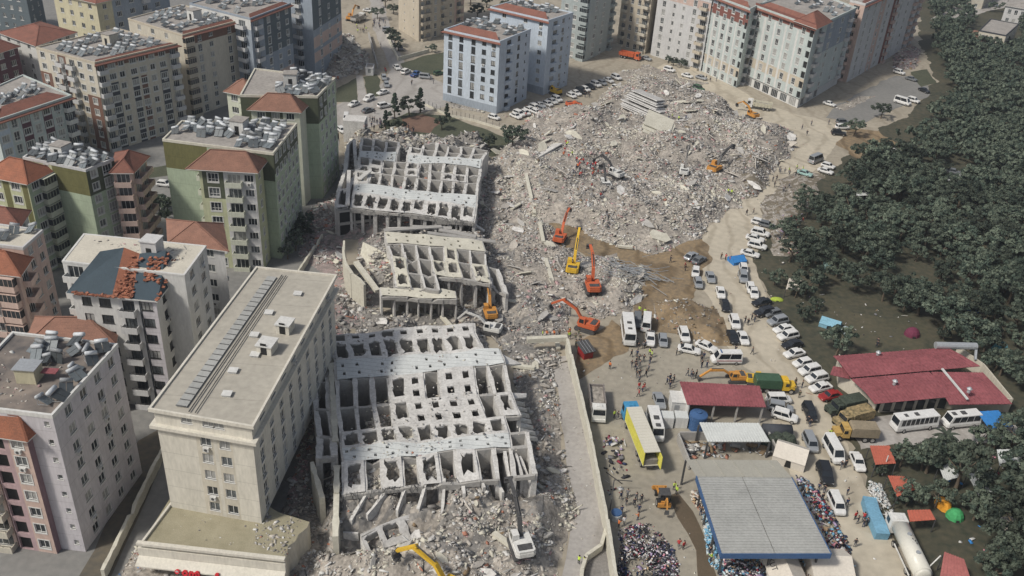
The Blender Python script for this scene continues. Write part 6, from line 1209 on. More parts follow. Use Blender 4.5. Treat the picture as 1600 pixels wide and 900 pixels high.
# red roofed open workshop
t = thing('workshop_shed', 'open-fronted workshop with a single red corrugated roof by the bulldozers', 'shed'); q = [G(1074, 632, 3.8), G(1197, 636, 3.8), G(1187, 603, 4.6), G(1062, 596, 4.6)]; metal_roof(t, q, REDM, 26, 0)
b = MB(); i_ = [p.copy() for p in q]; vplate(b, (i_[3].x+.5, i_[3].y, 4.3), (i_[0].x+.5, i_[0].y+.5, 3.6), 0, .2); vplate(b, (i_[3].x+.5, i_[3].y, 4.3), (i_[2].x-.5, i_[2].y, 4.3), 0, .2); ob('wall', b.mesh('wall', [WHITE]), t); posts(t, [q[0].lerp(q[1], f)+Vector((0, .4, 0)) for f in (.35, .65, .97)], 3.6, CONC)
# restaurant complex, right
t = thing('roadside_restaurant', 'sprawling low building with several dusty red metal roofs beside the grove', 'building')
def pq_(pts, zs): return [G(x, y, z) for (x, y), z in zip(pts, zs)]
for (pts_, zs, rb_, nm) in ((((1330, 590), (1532, 572), (1500, 553), (1312, 566)), (4.2, 4.2, 5.2, 5.2), 34, 'roof'), (((1312, 566), (1500, 553), (1480, 543), (1302, 556)), (5.2, 5.2, 4.4, 4.4), 34, 'roof'), (((1352, 612), (1470, 598), (1452, 581), (1330, 592)), (4.6, 4.6, 4.3, 4.3), 22, 'roof'), (((1367, 631), (1487, 620), (1470, 598), (1352, 612)), (3.6, 3.6, 4.62, 4.62), 22, 'roof'), (((1484, 632), (1582, 631), (1536, 582), (1455, 581)), (3.4, 3.4, 4.25, 4.25), 20, 'roof'), (((1297, 585), (1328, 592), (1322, 575), (1302, 572)), (3.4, 3.4, 3.8, 3.8), 5, 'porch_roof')):
    metal_roof(t, pq_(pts_, zs), REDM, rb_, 0, name=nm)
b = MB(); b.bar(G(1472, 576, 4.6), G(1512, 624, 4.1), .35, .25); ob('ridge_cap', b.mesh('ridge_cap', [WHMET]), t)
b = MB()
for (a, c) in (((1372, 640), (1478, 634)), ((1478, 634), (1574, 640)), ((1310, 600), (1366, 640)), ((1574, 640), (1530, 585)), ((1530, 585), (1490, 556)), ((1310, 600), (1306, 570))): A, B_ = G(a[0], a[1]+4), G(c[0], c[1]+4); vplate(b, (A.x, A.y, 3.0), (B_.x, B_.y, 3.0), 0, .25)
ob('wall', b.mesh('wall', [CREAM]), t)
for f in (.1, .26, .42, .58, .74, .9): b = MB(); A = G(1372, 644).lerp(G(1478, 638), f); b.box(A.x-.7, A.x+.7, A.y-.25, A.y-.15, .3, 2.4); ob('window', b.mesh('window', [GLASS]), t)
b = MB(); b.box(*(lambda p: (p.x-.8, p.x+.8, p.y-.2, p.y))(G(1524, 640)), .9, 2.2); ob('window', b.mesh('window', [CURT]), t)
b = MB(); c = G(1470, 540, 5.0); b.cyl(c+Vector((-1, 0, 0)), c+Vector((7, .6, 0)), .7, 12); b.bar(c+Vector((7, .6, 0)), c+Vector((6.8, -1, -2.0)), .4, .4); ob('ventilation_duct', b.mesh('ventilation_duct', [METAL]), t)
for (x, y) in ((1371, 556), (1397, 601), (1513, 613)): b = MB(); c = G(x, y, 4.6); b.cyl(c, c+Vector((0, 0, .8)), .3, 10); b.cyl(c+Vector((0, 0, .8)), c+Vector((0, 0, 1.1)), .5, 10, r2=.2); ob('roof_vent', b.mesh('roof_vent', [METAL]), t)
t = thing('tarpaulin_shelter', 'bright blue tarpaulin shelter beside the white minibuses', 'shelter'); q = [G(1546, 670, 2.4), G(1584, 666, 2.2), G(1560, 641, 2.7), G(1526, 643, 2.7)]; metal_roof(t, q, TARPB, 3, 0, .05, 'canopy'); posts(t, q, 2.2, STEEL, .05)
for (pts_, z, m, lb) in ((((1368, 726), (1400, 724), (1389, 700), (1358, 700)), 2.7, M('terracotta_sheet', (.42, .12, .08), var=.15), 'terracotta sheet-roofed stall behind the white sedan, topmost of the small red roofs'), (((1402, 776), (1432, 764), (1412, 748), (1386, 747)), 2.7, M('terracotta_sheet', (.4, .1, .1)), 'terracotta sheet-roofed stall, middle one of the small red roofs'), (((1422, 815), (1462, 812), (1452, 800), (1416, 801)), 2.6, M('terracotta_sheet', (.4, .1, .1)), 'half hidden terracotta roof among the olive trees'), (((1468, 905), (1520, 915), (1505, 878), (1474, 866)), 3.2, M('faded_red_canvas', (.36, .13, .12)), 'faded red awning with leaning poles at the bottom right'), (((1562, 728), (1640, 724), (1640, 704), (1556, 706)), 3, WHMET, 'pale metal-roofed shed at the right edge'), (((1530, 775), (1552, 768), (1532, 738), (1510, 745)), 2.5, WHMET, 'long narrow pale metal roof among the olives at lower right'), (((1568, 835), (1640, 835), (1620, 806), (1560, 812)), 2.5, TENTW, 'pale sheet-covered shelter near the lower right corner'), (((1476, 752), (1500, 745), (1486, 728), (1466, 732)), 2.4, WHMET, 'small pale lean-to roof between the olives and the red stalls'), (((1228, 452), (1258, 452), (1254, 438), (1232, 438)), 2, TENTW, 'white and pale blue sheet tent at the edge of the road by the grove'), (((1338, 306), (1360, 305), (1354, 290), (1340, 291)), 2.4, WHMET, 'grey tent-like shelter alone in the upper grove')):
    t = thing('shelter', lb, 'shelter'); q = [G(x, y, z) for x, y in pts_]; q[2].z += .5; q[3].z += .5; metal_roof(t, q, m, 8, 0, .06, 'canopy'); posts(t, q, z-.1, STEEL, .06)
for (a, c) in (((1378, 742), (1388, 712)), ((1432, 905), (1470, 868))): b = MB(); b.cyl(G(*a, 0), G(*c, 4), .09, 8); tag(ob('leaning_pole', b.mesh('leaning_pole', [WHM])), {1378: 'thin white pole leaning beside the topmost red stall', 1432: 'long pale pole leaning at the red awning'}[a[0]], 'pole')
# tents
def tent(px, py, w_, d_, h, mat, label, rz=0, dome=False):
    t = thing('tent', label, 'tent'); t.location = G(px, py, .3); t.location.z = .05; t.rotation_euler = (0, 0, rz); b = MB()
    if dome:
        n = 10; prev = None
        for j in range(5):
            a = j/4*math.pi/2*.96; r_ = math.cos(a); z = h*math.sin(a); ring = [(w_/2*r_*math.cos(k*2*math.pi/n), d_/2*r_*math.sin(k*2*math.pi/n), z) for k in range(n)]
            if prev:
                for k in range(n): b.quad(prev[k], prev[(k+1) % n], ring[(k+1) % n], ring[k])
            prev = ring
        b.poly(prev)
    else:
        X, Y = w_/2, d_/2; e = h*.55
        for s_ in (-1, 1): b.quad((-X, s_*Y, 0), (X, s_*Y, 0), (X, s_*Y, e), (-X, s_*Y, e)); b.quad((-X, s_*(Y+.15), e-.1), (X, s_*(Y+.15), e-.1), (X, 0, h), (-X, 0, h))
        for s_ in (-1, 1): b.poly([(s_*X, -Y, 0), (s_*X, Y, 0), (s_*X, Y, e), (s_*X, 0, h-.02), (s_*X, -Y, e)])
    ob('canvas', b.mesh('canvas', [mat]), t); b = MB(); b.quad((-w_*.1, -d_/2-.02, .05), (w_*.1, -d_/2-.02, .05), (w_*.07, -d_/2*(.75 if dome else 1)-.02, h*.5), (-w_*.07, -d_/2*(.75 if dome else 1)-.02, h*.5)); ob('doorway', b.mesh('doorway', [DARK]), t); return t
tent(1234, 716, 5.2, 4.6, 3, TENTW, 'large off-white tent at the right rear corner of the big grey shed', -.4)
tent(1292, 888, 6, 5, 2.8, TENTW, 'off-white tent at the bottom edge, right of the lettered one', .05); 
at_ = tent(1224, 902, 6.5, 4.9, 3.0, TENTW, 'off-white tent with dark lettering at the bottom edge in front of the big shed', math.pi/2+.12)
cu = bpy.data.curves.new('lettering', 'FONT'); cu.body = 'AKUT'; cu.size = 1.15; cu.extrude = .01; tmp = bpy.data.objects.new('t', cu); me = bpy.data.meshes.new_from_object(tmp); bpy.data.objects.remove(tmp); me.materials.clear(); me.materials.append(STEEL)
_a = math.atan2(1.45, 2.6); lo = ob('lettering', me, at_); lo.matrix_local = Matrix(((-1, 0, 0, 2.6), (0, -math.cos(_a), math.sin(_a), 2.0), (0, math.sin(_a), math.cos(_a), 3-1.45*2.0/2.6+.04), (0, 0, 0, 1)))
tent(1151, 408, 3.4, 2.8, 1.7, TARPB, 'blue tent pitched on the dusty road beside the parked cars', .4); tent(1291, 416, 2.6, 2.2, 1.4, PNT['teal'], 'small teal dome tent in the grove clearing', 0, True)
tent(1297, 508, 4, 3, 1.8, M('pale_blue_canvas', (.20, .38, .48)), 'pale blue and white ridge tent beside the parked cars and bushes', -.5); tent(1320, 518, 1.8, 1.8, 1.5, M('pale_grey_canvas', (.35, .42, .45)), 'small grey-blue pop-up tent behind the ridge tent', 0, True)
tent(1425, 522, 3.2, 2.8, 1.8, M('maroon_canvas', (.14, .03, .06)), 'maroon dome tent alone in the brown clearing', 0, True); tent(1518, 484, 3.4, 2.6, 1.4, M('deep_blue_canvas', (.02, .12, .36)), 'deep blue tent among the olives', 0, True); tent(1522, 500, 1.6, 1.6, 1, JK['hivis'], 'tiny lime tent below the deep blue one', 0, True)
tent(1562, 547, 3.2, 3, 2.2, M('cyan_canvas', (.14, .38, .44)), 'cyan dome tent right of the restaurant duct', 0, True); tent(1492, 806, 2.8, 2.6, 1.6, M('green_canvas', (.06, .32, .12)), 'bright green dome tent in the lower right grove', 0, True); tent(1474, 790, 2.2, 3.2, 1.6, M('orange_canvas', (.62, .28, .03)), 'orange tent among the olive trees at lower right', .3, True)
tent(1214, 467, 3.0, 1.6, .6, M('lime_tarp', (.33, .42, .06)), 'low lime green tarp among bushes at the roadside', 0, True)
# blue water tank
t = thing('water_tank', 'ribbed blue plastic water tank beside the pale lean-to', 'water tank'); b = MB(); 
for k in range(7): b.cyl((0, 0, k*.42), (0, 0, k*.42+.34), 1.55, 20); b.cyl((0, 0, k*.42+.34), (0, 0, k*.42+.42), 1.47, 20)
b.cyl((0, 0, 2.94), (0, 0, 3.2), 1.5, 20, r2=.6); b.cyl((0, 0, 3.2), (0, 0, 3.4), .4, 12); ob('vessel', b.mesh('vessel', [BLUEM]), t); t.location = G(1088, 668, 0)
t = thing('storage_tank', 'long dark cylindrical tank lying behind the pale lean-to', 'tank'); b = MB(); A, B_ = G(1192, 672, 1.3), G(1236, 674, 1.3); b.cyl(A, B_, 1.15, 16); ob('vessel', b.mesh('vessel', [CHARC], True), t); b = MB()
for f in (.2, .8): p = A.lerp(B_, f); b.box(p.x-.3, p.x+.3, p.y-1, p.y+1, 0, .5)
ob('cradle', b.mesh('cradle', [STEEL]), t)
b = MB(); 
for k in range(5): 
    p = G(1205+k*7, 688-(k % 2)*2, 1); b.cyl((p.x, p.y, 0), (p.x+.2, p.y, 1.9+.2*(k % 2)), 1.7, 9, r2=.7)
tag(ob('netted_load', b.mesh('netted_load', [NETG])), 'dark netted heap of stores right of the pale lean-to', 'stores', kind='stuff')
t = thing('portable_cabin', 'white portable cabin beside the red workshop', 'cabin'); p = G(1056, 640, 0); b = MB(); b.box(-1.2, 1.2, -1.6, 1.6, .2, 2.7); b.box(-1.3, 1.3, -1.7, 1.7, 2.7, 2.85); b.box(-.7, .2, -1.62, -1.6, .3, 2.2, 1); ob('shell', b.mesh('shell', [WHITE, METAL]), t); t.location = p
for k, x in enumerate((1040, 1062)):
    t = thing('white_container', ['white metal cabinet left of its twin by the blue tank', 'white metal cabinet right of its twin by the blue tank'][k], 'container'); b = MB(); b.box(-1.1, 1.1, -1, 1, 0, 2.3); b.box(-1.05, -.03, -1.03, -1, .1, 2.2, 1); b.box(.03, 1.05, -1.03, -1, .1, 2.2, 1); ob('shell', b.mesh('shell', [WHMET, WHITE]), t); t.location = G(x, 664, 0)
t = thing('solar_kiosk', 'small red kiosk with a tilted black panel roof by the wall corner', 'kiosk'); b = MB(); b.box(-1, 1, -1.2, 1.2, 0, 1.6); ob('shell', b.mesh('shell', [PNT['red']]), t); b = MB(); b.hexa([(-1.3, -1.6, 1.7), (1.3, -1.6, 1.7), (1.3, 1.6, 2.4), (-1.3, 1.6, 2.4), (-1.3, -1.6, 1.8), (1.3, -1.6, 1.8), (1.3, 1.6, 2.5), (-1.3, 1.6, 2.5)])
for k in range(3): b.bar((-1.3+.65*(k+1), -1.6, 1.83), (-1.3+.65*(k+1), 1.6, 2.53), .06, .04, 1)
ob('panel', b.mesh('panel', [STEEL, METAL]), t); t.location = G(914, 556, 0); t.rotation_euler = (0, 0, .5)
# ---------------------------------------------------------------- piles
def pile(name, px, hmax, mats, probs, dens, smin, smax, label):
    P = [tuple(p[:2]) for p in PW(px)]; global PAL, PW_
    f = lambda x, y: np.clip(edgedist(x, y, P)/1.6, 0, 1)*hmax*(.5+vnoise(x, y, 2.5, 3))*rng.random(np.shape(x))**.5
    old = PAL; PAL = mats; PW_[99] = probs; chunks(name, P, dens, smin, smax, 99, hfun=f); PAL = old
    o = bpy.data.objects[-1]
    for q in bpy.data.objects:
        if q.name.split('.')[0] == name and 'label' not in q.keys(): q['label'] = label
CLO = [JK['black'], JK['navy'], JK['white'], JK['grey'], M('pink_cloth', (.5, .22, .28)), M('maroon_cloth', (.22, .03, .05)), M('lilac_cloth', (.35, .28, .42)), M('tan_cloth', (.45, .32, .2)), M('pale_cloth', (.62, .58, .6))]
pile('clothes_heap', [(964, 832), (985, 820), (1012, 818), (1032, 828), (1048, 852), (1062, 880), (1060, 960), (968, 960)], .7, CLO, (.36, .14, .13, .12, .05, .05, .05, .03, .07), 36, .16, .5, 'wide heap of donated clothes spread on the ground by the long wall')
BLU = [M('water_pack_blue', (.16, .36, .52), rough=.4), M('water_pack_pale', (.45, .55, .6), rough=.4), CONCL, JK['black']]
pile('water_packs', [(1098, 800), (1112, 812), (1128, 870), (1130, 900), (1106, 880)], 1.6, BLU, (.5, .35, .1, .05), 26, .3, .6, 'stacked blue wrapped packs of bottled water along the left edge of the shed')
pile('supply_boxes', [(1085, 765), (1100, 780), (1108, 812), (1094, 800), (1080, 780)], 1.4, [TENTW, BRICK, CLO[7], JK['black'], RUBW], (.3, .2, .2, .2, .1), 22, .3, .7, 'mixed boxes and bags along the left side of the shed')
pile('supply_bags', [(1125, 874), (1200, 876), (1330, 875), (1335, 930), (1120, 940)], 1.1, CLO+BLU, (.2, .08, .1, .1, .05, .04, .05, .06, .08, .1, .08, .03, .03), 22, .25, .7, 'bags and packs of aid heaped in front of the shed')
pile('supply_bags', [(1242, 740), (1262, 750), (1300, 800), (1325, 850), (1330, 872), (1302, 870), (1280, 820), (1250, 765)], 1.3, CLO+BLU, (.2, .1, .1, .1, .05, .07, .06, .06, .06, .1, .05, .02, .03), 22, .25, .7, 'bags and packs of aid heaped along the right side of the shed')
pile('roadside_sacks', [(1358, 750), (1378, 760), (1395, 795), (1392, 815), (1372, 800), (1358, 770)], .8, [RUBW, CONCL, BLU[1], JK['white']], (.4, .2, .2, .2), 20, .25, .6, 'white sacks and litter beside the blue tarpaulin bundle')
pile('yard_junk', [(1066, 692), (1195, 690), (1208, 716), (1078, 716)], .5, [CONC, METAL, WOODM, RUBW, BRICK, STEEL], (.3, .15, .2, .15, .1, .1), 5, .3, 1.4, 'junk and broken boards in the yard behind the big shed')
pile('yard_litter', [(940, 685), (975, 680), (985, 760), (950, 780)], .4, CLO, (.3, .1, .2, .1, .05, .1, .05, .05, .05), 3, .3, .9, 'clothes and cartons scattered by the long wall')
pile('camp_litter', [(1210, 335), (1255, 330), (1250, 400), (1220, 420)], .3, CLO+[RUBW], (.2, .1, .15, .1, .05, .1, .05, .1, .05, .1), 1.2, .2, .7, 'litter under the thin roadside trees')
pile('camp_litter', [(1450, 720), (1600, 700), (1640, 880), (1480, 850)], .3, CLO+[RUBW, TARPB], (.15, .1, .15, .1, .05, .1, .05, .1, .05, .1, .05), .35, .3, .9, 'litter and sheets in the lower right grove')
pile('grove_litter', [(1230, 440), (1430, 490), (1440, 550), (1290, 540)], .1, CLO+[RUBW], (.05, .05, .3, .1, .05, .05, .05, .05, .1, .2), .12, .2, .6, 'specks of litter in the brown clearing')
b = MB(); A = [G(1357, 782, .8), G(1362, 800, .9), G(1372, 822, .9), G(1378, 838, .7)]
for i in range(3): b.bar(A[i], A[i+1]+(A[i+1]-A[i])*.05, 2.0, 1.5)
tag(ob('tarpaulin_bundle', b.mesh('tarpaulin_bundle', [M('faded_blue_tarp', (.16, .33, .46), var=.2)])), 'long faded blue tarpaulin bundle in front of the tanker truck', 'tarpaulin')
# barrel pavilion at clothes heap
t = thing('round_table', 'small blue-topped round stall at the head of the clothes heap', 'stall'); b = MB(); b.cyl((0, 0, 0), (0, 0, 1.1), .9, 14); b.cyl((0, 0, 1.1), (0, 0, 1.3), .8, 14, 1); ob('drum', b.mesh('drum', [WHMET, BLUEM]), t); t.location = G(962, 810, 0)
t = thing('steel_frame', 'thin black steel gate frame against the long wall', 'frame'); A, B_, C2 = G(953, 798), G(957, 768), G(985, 770); b = MB(); b.bar((A.x, A.y, 0), (A.x, A.y, 2.4), .12, .12); b.bar((B_.x, B_.y, 0), (B_.x, B_.y, 2.4), .12, .12); b.bar((A.x, A.y, 2.4), (B_.x, B_.y, 2.4), .1, .1); b.bar((B_.x, B_.y, 2.4), (C2.x, C2.y, 2.4), .1, .1); ob('bars', b.mesh('bars', [STEEL]), t)
# fence in the park
t = thing('mesh_fence', 'long wire mesh fence along the street below the ice blue block', 'fence'); FP = [(664, 165), (700, 182), (740, 190), (800, 208)]
for i in range(3):
    A, B_ = G(*FP[i]), G(*FP[i+1]); b = MB(); b.bar((A.x, A.y, .4), (B_.x, B_.y, .4), .15, .8)
    ob('low_wall', b.mesh('low_wall', [CONCY]), t)
    for k in range(6): p = A.lerp(B_, k/6); b = MB(); b.cyl((p.x, p.y, 0), (p.x, p.y, 2.2), .06, 6); ob('post', b.mesh('post', [STEEL]), t)
    b = MB(); 
    for z_ in (1.0, 1.4, 1.8, 2.15): b.bar((A.x, A.y, z_), (B_.x, B_.y, z_), .03, .03)
    ob('wire', b.mesh('wire', [METAL]), t)
b = MB(); A, B_ = G(576, 58), G(590, 108); vplate(b, (A.x, A.y, 2), (B_.x, B_.y, 2), 0, .4); tag(ob('street_wall', b.mesh('street_wall', [CONC])), 'grey wall between the torn tower and the street', 'wall')
b = MB(); A, B_ = G(622, 95), G(670, 82); vplate(b, (A.x, A.y, 1.4), (B_.x, B_.y, 1.4), 0, .4); A, B_ = G(605, 58), G(622, 95); vplate(b, (A.x, A.y, 1.4), (B_.x, B_.y, 1.4), 0, .4); tag(ob('garden_wall', b.mesh('garden_wall', [CONCY])), 'low pale wall round the beige tower garden', 'wall')
# ---------------------------------------------------------------- vehicles in place
g = 'cars parked along the grove side of the road'
L_ = [(1186, 347, 'hatch', 'white', 'white hatchback, topmost in the tight group at the grove edge'), (1198, 351, 'hatch', 'grey', 'dark grey hatchback tucked behind the topmost white one'), (1188, 364, 'suv', 'white', 'white estate, second white car in the tight group'), (1180, 372, 'sedan', 'white', 'white saloon, third white car in the tight group'), (1183, 384, 'suv', 'white', 'white car, fourth in the tight group at the grove edge'), (1172, 396, 'sedan', 'white', 'white car above the blue tent, lowest of the tight group')]
for x, y, k, c, lb in L_: car(x, y, 10, 2.5, k, c, lb, g)
for x, y, k, c, lb in [(1162, 420, 'hatch', 'white', 'small white hatchback just below the blue tent'), (1161, 433, 'suv', 'silver', 'silver car below the small white hatchback'), (1173, 450, 'hatch', 'white', 'white car nosing out below the silver one'), (1178, 457, 'sedan', 'white', 'white saloon facing the camera beside the dark car')]: car(x, y, 2, 9, k, c, lb, g)
for x, y, k, c, lb in [(1190, 472, 'sedan', 'black', 'black saloon half hidden by the grove bushes'), (1194, 488, 'suv', 'black', 'black van-like car next to the people by the bushes'), (1207, 489, 'hatch', 'grey', 'dark grey car among the bushes above the silver estate'), (1215, 502, 'suv', 'silver', 'silver estate car, uppermost of the long roadside row'), (1224, 514, 'sedan', 'white', 'white saloon directly below the silver estate'), (1231, 525, 'suv', 'white', 'white estate with roof rails above the dark car'), (1238, 538, 'sedan', 'black', 'black saloon in the long roadside row'), (1241, 552, 'sedan', 'white', 'white saloon just below the black one'), (1254, 567, 'hatch', 'white', 'white hatchback, second below the black saloon'), (1265, 579, 'suv', 'white', 'white estate, third below the black saloon'), (1276, 591, 'suv', 'white', 'white estate, fourth below the black saloon'), (1282, 605, 'sedan', 'white', 'white car with dark roof just above the red car'), (1297, 618, 'sedan', 'red', 'dark red saloon at the restaurant corner')]: car(x, y, -10, 2.2, k, c, lb, g)
g = 'cars standing on the dusty road'
for x, y, dx, dy, k, c, lb in [(1080, 400, 10, -6, 'sedan', 'silver', 'silver saloon at the left edge of the road by the brown soil'), (1092, 406, 10, -6, 'sedan', 'grey', 'dark grey saloon parked beside the silver saloon'), (1087, 425, -1, 9, 'hatch', 'white', 'white hatchback below the silver and grey pair'), (1110, 433, 3, 9, 'sedan', 'silver', 'silver-blue saloon right of the white hatchback'), (1091, 442, 2, 8, 'hatch', 'silver', 'silver car with its bonnet open below the white hatchback'), (1126, 457, 2, 9, 'sedan', 'white', 'white saloon above the black one on the road'), (1133, 477, 3, 9, 'sedan', 'black', 'black saloon alone in the road middle'), (1148, 504, 3, 9, 'suv', 'white', 'white car right of the debris bank'), (1161, 528, 4, 9, 'sedan', 'white', 'white saloon below and right of the debris bank'), (1145, 527, 4, 9, 'sedan', 'black', 'black car beside the debris bank'), (1069, 524, 3, 9, 'suv', 'white', 'white car nose down left of the debris bank'), (1077, 546, 10, 2, 'sedan', 'white', 'white saloon sideways, left of the ambulance'), (1104, 541, 9, 4, 'sedan', 'white', 'white saloon just above the ambulance'), (1036, 532, 1, 9, 'hatch', 'silver', 'silver hatchback right of the white pickup'), (996, 502, 0, 9, 'minivan', 'grey', 'grey minivan between the white bus and white van'), (1030, 626, 3, 9, 'sedan', 'silver', 'silver saloon above the small white bus in the yard'), (1217, 624, 10, 0, 'minivan', 'white', 'white minivan below the green-cab truck'), (1219, 637, 10, 2, 'suv', 'silver', 'silver car under the white minivan'), (1226, 650, 10, 3, 'suv', 'white', 'white estate above the dark cylindrical tank'), (1265, 645, 4, 9, 'minivan', 'black', 'black people carrier in the road centre'), (1340, 721, 4, 9, 'sedan', 'white', 'white saloon parked right of the big white van'), (960, 137, 10, -3, 'pickup', 'white', 'white pickup alone above the rubble near the parked row'), (1046, 109, 10, 3, 'suv', 'white', 'white car near the green bush on the plaza'), (1074, 118, 10, 3, 'sedan', 'white', 'white saloon second from the green bush'), (1096, 121, 10, 3, 'sedan', 'silver', 'silver saloon at the striped tower foot'), (1010, 91, 10, 3, 'sedan', 'silver', 'silver saloon beside the red lorry'), (1091, 142, 10, 4, 'suv', 'green', 'dark green jeep at the rubble edge of the plaza'), (1296, 162, 10, 3, 'sedan', 'white', 'crushed white car at the corner of the shops'), (1405, 113, 10, 3, 'suv', 'white', 'white car in the far car park, nearest the pinkish tower'), (1424, 123, 10, 3, 'sedan', 'grey', 'grey saloon in the far car park'), (1444, 141, 10, 4, 'sedan', 'black', 'black saloon at the grove side of the far car park'), (1427, 157, 10, 3, 'suv', 'white', 'white car beside the white van at the grove edge'), (1317, 191, 10, 0, 'suv', 'grey', 'dark grey jeep by the round dark tree'), (1316, 199, 10, 0, 'suv', 'white', 'white jeep in front of the dark grey jeep'), (1310, 208, 10, 1, 'suv', 'black', 'black jeep, nearest of the three by the round tree'), (1400, 236, 10, 3, 'sedan', 'white', 'white saloon abandoned in the brown clearing'), (1556, 9, 10, 2, 'sedan', 'grey', 'grey car on the far road near the villas'), (1294, 259, 10, 3, 'hatch', 'white', 'white hatchback beside the grey box truck'), (1290, 267, 10, 3, 'sedan', 'white', 'white saloon in front of the hatchback by the box truck'), (1257, 272, 10, 3, 'sedan', 'teal', 'pale teal and white car by the rescuers in yellow')]: car(x, y, dx, dy, k, c, lb, g)
g = 'cars around the street and park'
for x, y, dx, dy, k, c, lb in [(620, 105, 4, 4, 'sedan', 'white', 'white saloon at the street corner below the beige tower'), (634, 112, 10, -5, 'suv', 'white', 'white car left of the blue pickup'), (650, 116, 10, -4, 'pickup', 'blue', 'blue pickup truck on the lawn edge'), (665, 120, 10, 1, 'minivan', 'silver', 'silver van right of the blue pickup'), (685, 114, 10, -2, 'hatch', 'green', 'dark car nearest the ice blue block'), (600, 121, 2, 6, 'hatch', 'silver', 'silver hatchback first in the street queue'), (604, 132, 2, 6, 'hatch', 'silver', 'silver hatchback second in the street queue'), (598, 144, -10, 3, 'sedan', 'white', 'white saloon in front of the silver queue'), (576, 154, -10, 5, 'suv', 'white', 'white car by the footpath end'), (553, 162, -10, 4, 'sedan', 'white', 'white saloon lowest along the lawn'), (600, 165, 10, -2, 'suv', 'white', 'white car just left of the tall conifer'), (575, 172, 10, -3, 'sedan', 'grey', 'dark grey saloon crossing below the lawn'), (541, 184, -1, 8, 'minivan', 'white', 'white minibus-like van beside the green rear block'), (561, 188, 10, 5, 'sedan', 'white', 'white saloon right of the white van by the rear block'), (534, 203, 8, 6, 'hatch', 'white', 'white car tight against the green rear block'), (575, 16, 10, 1, 'sedan', 'white', 'white car at the top of the street'), (606, 47, 10, 0, 'minivan', 'silver', 'silver van in the trees left of the beige tower'), (626, 75, 3, 6, 'sedan', 'grey', 'grey car half under trees in the tower garden'), (772, 183, 10, 3, 'hatch', 'white', 'small white car at the right foot of the ice blue block'), (257, 287, 9, 1, 'hatch', 'white', 'small white car between the two green blocks')]: car(x, y, dx, dy, k, c, lb, g)
g = 'row of cars parked beside the ice blue blocks'; PR = [(811, 178), (821, 176), (828, 171), (836, 168), (844, 164), (849, 172), (856, 162), (863, 158), (870, 155), (893, 149), (900, 145), (908, 142), (915, 139), (922, 135), (931, 132), (941, 129), (951, 125), (963, 121), (806, 181), (838, 175)]
names = ['first', 'second', 'third', 'fourth', 'fifth', 'sixth', 'seventh', 'eighth', 'ninth', 'tenth', 'eleventh', 'twelfth', 'thirteenth', 'fourteenth', 'fifteenth', 'sixteenth', 'seventeenth', 'eighteenth', 'nineteenth', 'twentieth']
for i, (x, y) in enumerate(sorted(PR)):
    c = 'white'
    if i in (13, 15): c = 'black'
    if i in (7, 17): c = 'silver'
    car(x, y, 10, 4.5, ['sedan', 'suv', 'hatch'][i % 3], c, '%s car, %s from the left in the parked row beside the ice blue blocks' % (c, names[i]), g)
car(1275, 250, 10, -4, 'van', 'silver', 'grey box truck parked above the white cars by the rescuers', None); car(1410, 160, 10, 3, 'van', 'white', 'white van at the edge of the far car park by the grove', None)
car(1010, 505, 1, -9, 'van', 'white', 'white van right of the white bus', None); car(1016, 529, 0, 9, 'pickup', 'white', 'white pickup truck facing the camera near the bus', None); car(981, 521, 1.2, 9, 'bus', 'white', 'white bus parked at the foot of the brown mound', None).scale = (.72, 1, 1)
car(1023, 668, 2.2, 9, 'minibus', 'white', 'small white bus beside the long yellow-sided trailer', None); car(1427, 664, -10, 1.2, 'bus', 'white', 'white bus in front of the red-roofed restaurant', None).scale = (.72, .95, .95); car(1500, 660, -10, 1, 'minibus', 'white', 'white minibus behind the bus, next to the blue tarpaulin', None).scale = (.93, 1, 1)
car(1266, 692, 4, 9, 'minivan', 'silver', 'silver-white people carrier beside the off-white tent', None); car(1302, 706, 5, 9, 'van', 'white', 'large white van with raised roof left of the white saloon', None); car(1307, 788, 4, 9, 'minivan', 'white', 'white panel van near the right side of the shed', None); car(1289, 741, 3, 9, 'suv', 'black', 'black off-road vehicle below the off-white tent', None).scale = (1.1, 1.1, 1.1)
o = car(1134, 562, -10, 0, 'van', 'white', 'white ambulance with a red stripe along its side', None, 'ambulance'); b = MB()
for s_ in (-1, 1): b.box(-2.75, 2.1, s_*1.035-.012, s_*1.035+.012, .95, 1.12)
ob('red_stripe', b.mesh('red_stripe', [PNT['red']]), o); b = MB(); b.box(1.1, 1.3, -.6, .6, 2.53, 2.66); ob('light_bar', b.mesh('light_bar', [BLUEM]), o)
for i, (x, y) in enumerate(((1490, 268), (1500, 276), (1484, 280), (1497, 288))): car(x, y, [10, 8, 10, 9][i], [2, -3, 4, 3][i], 'sedan', ['grey', 'white', 'silver', 'white'][i], ['grey wreck at the back of the grove car dump', 'white car with open boot in the grove car dump', 'silver car at the left of the grove car dump', 'white car nearest the camera in the grove car dump'][i], 'cars dumped in the grove')
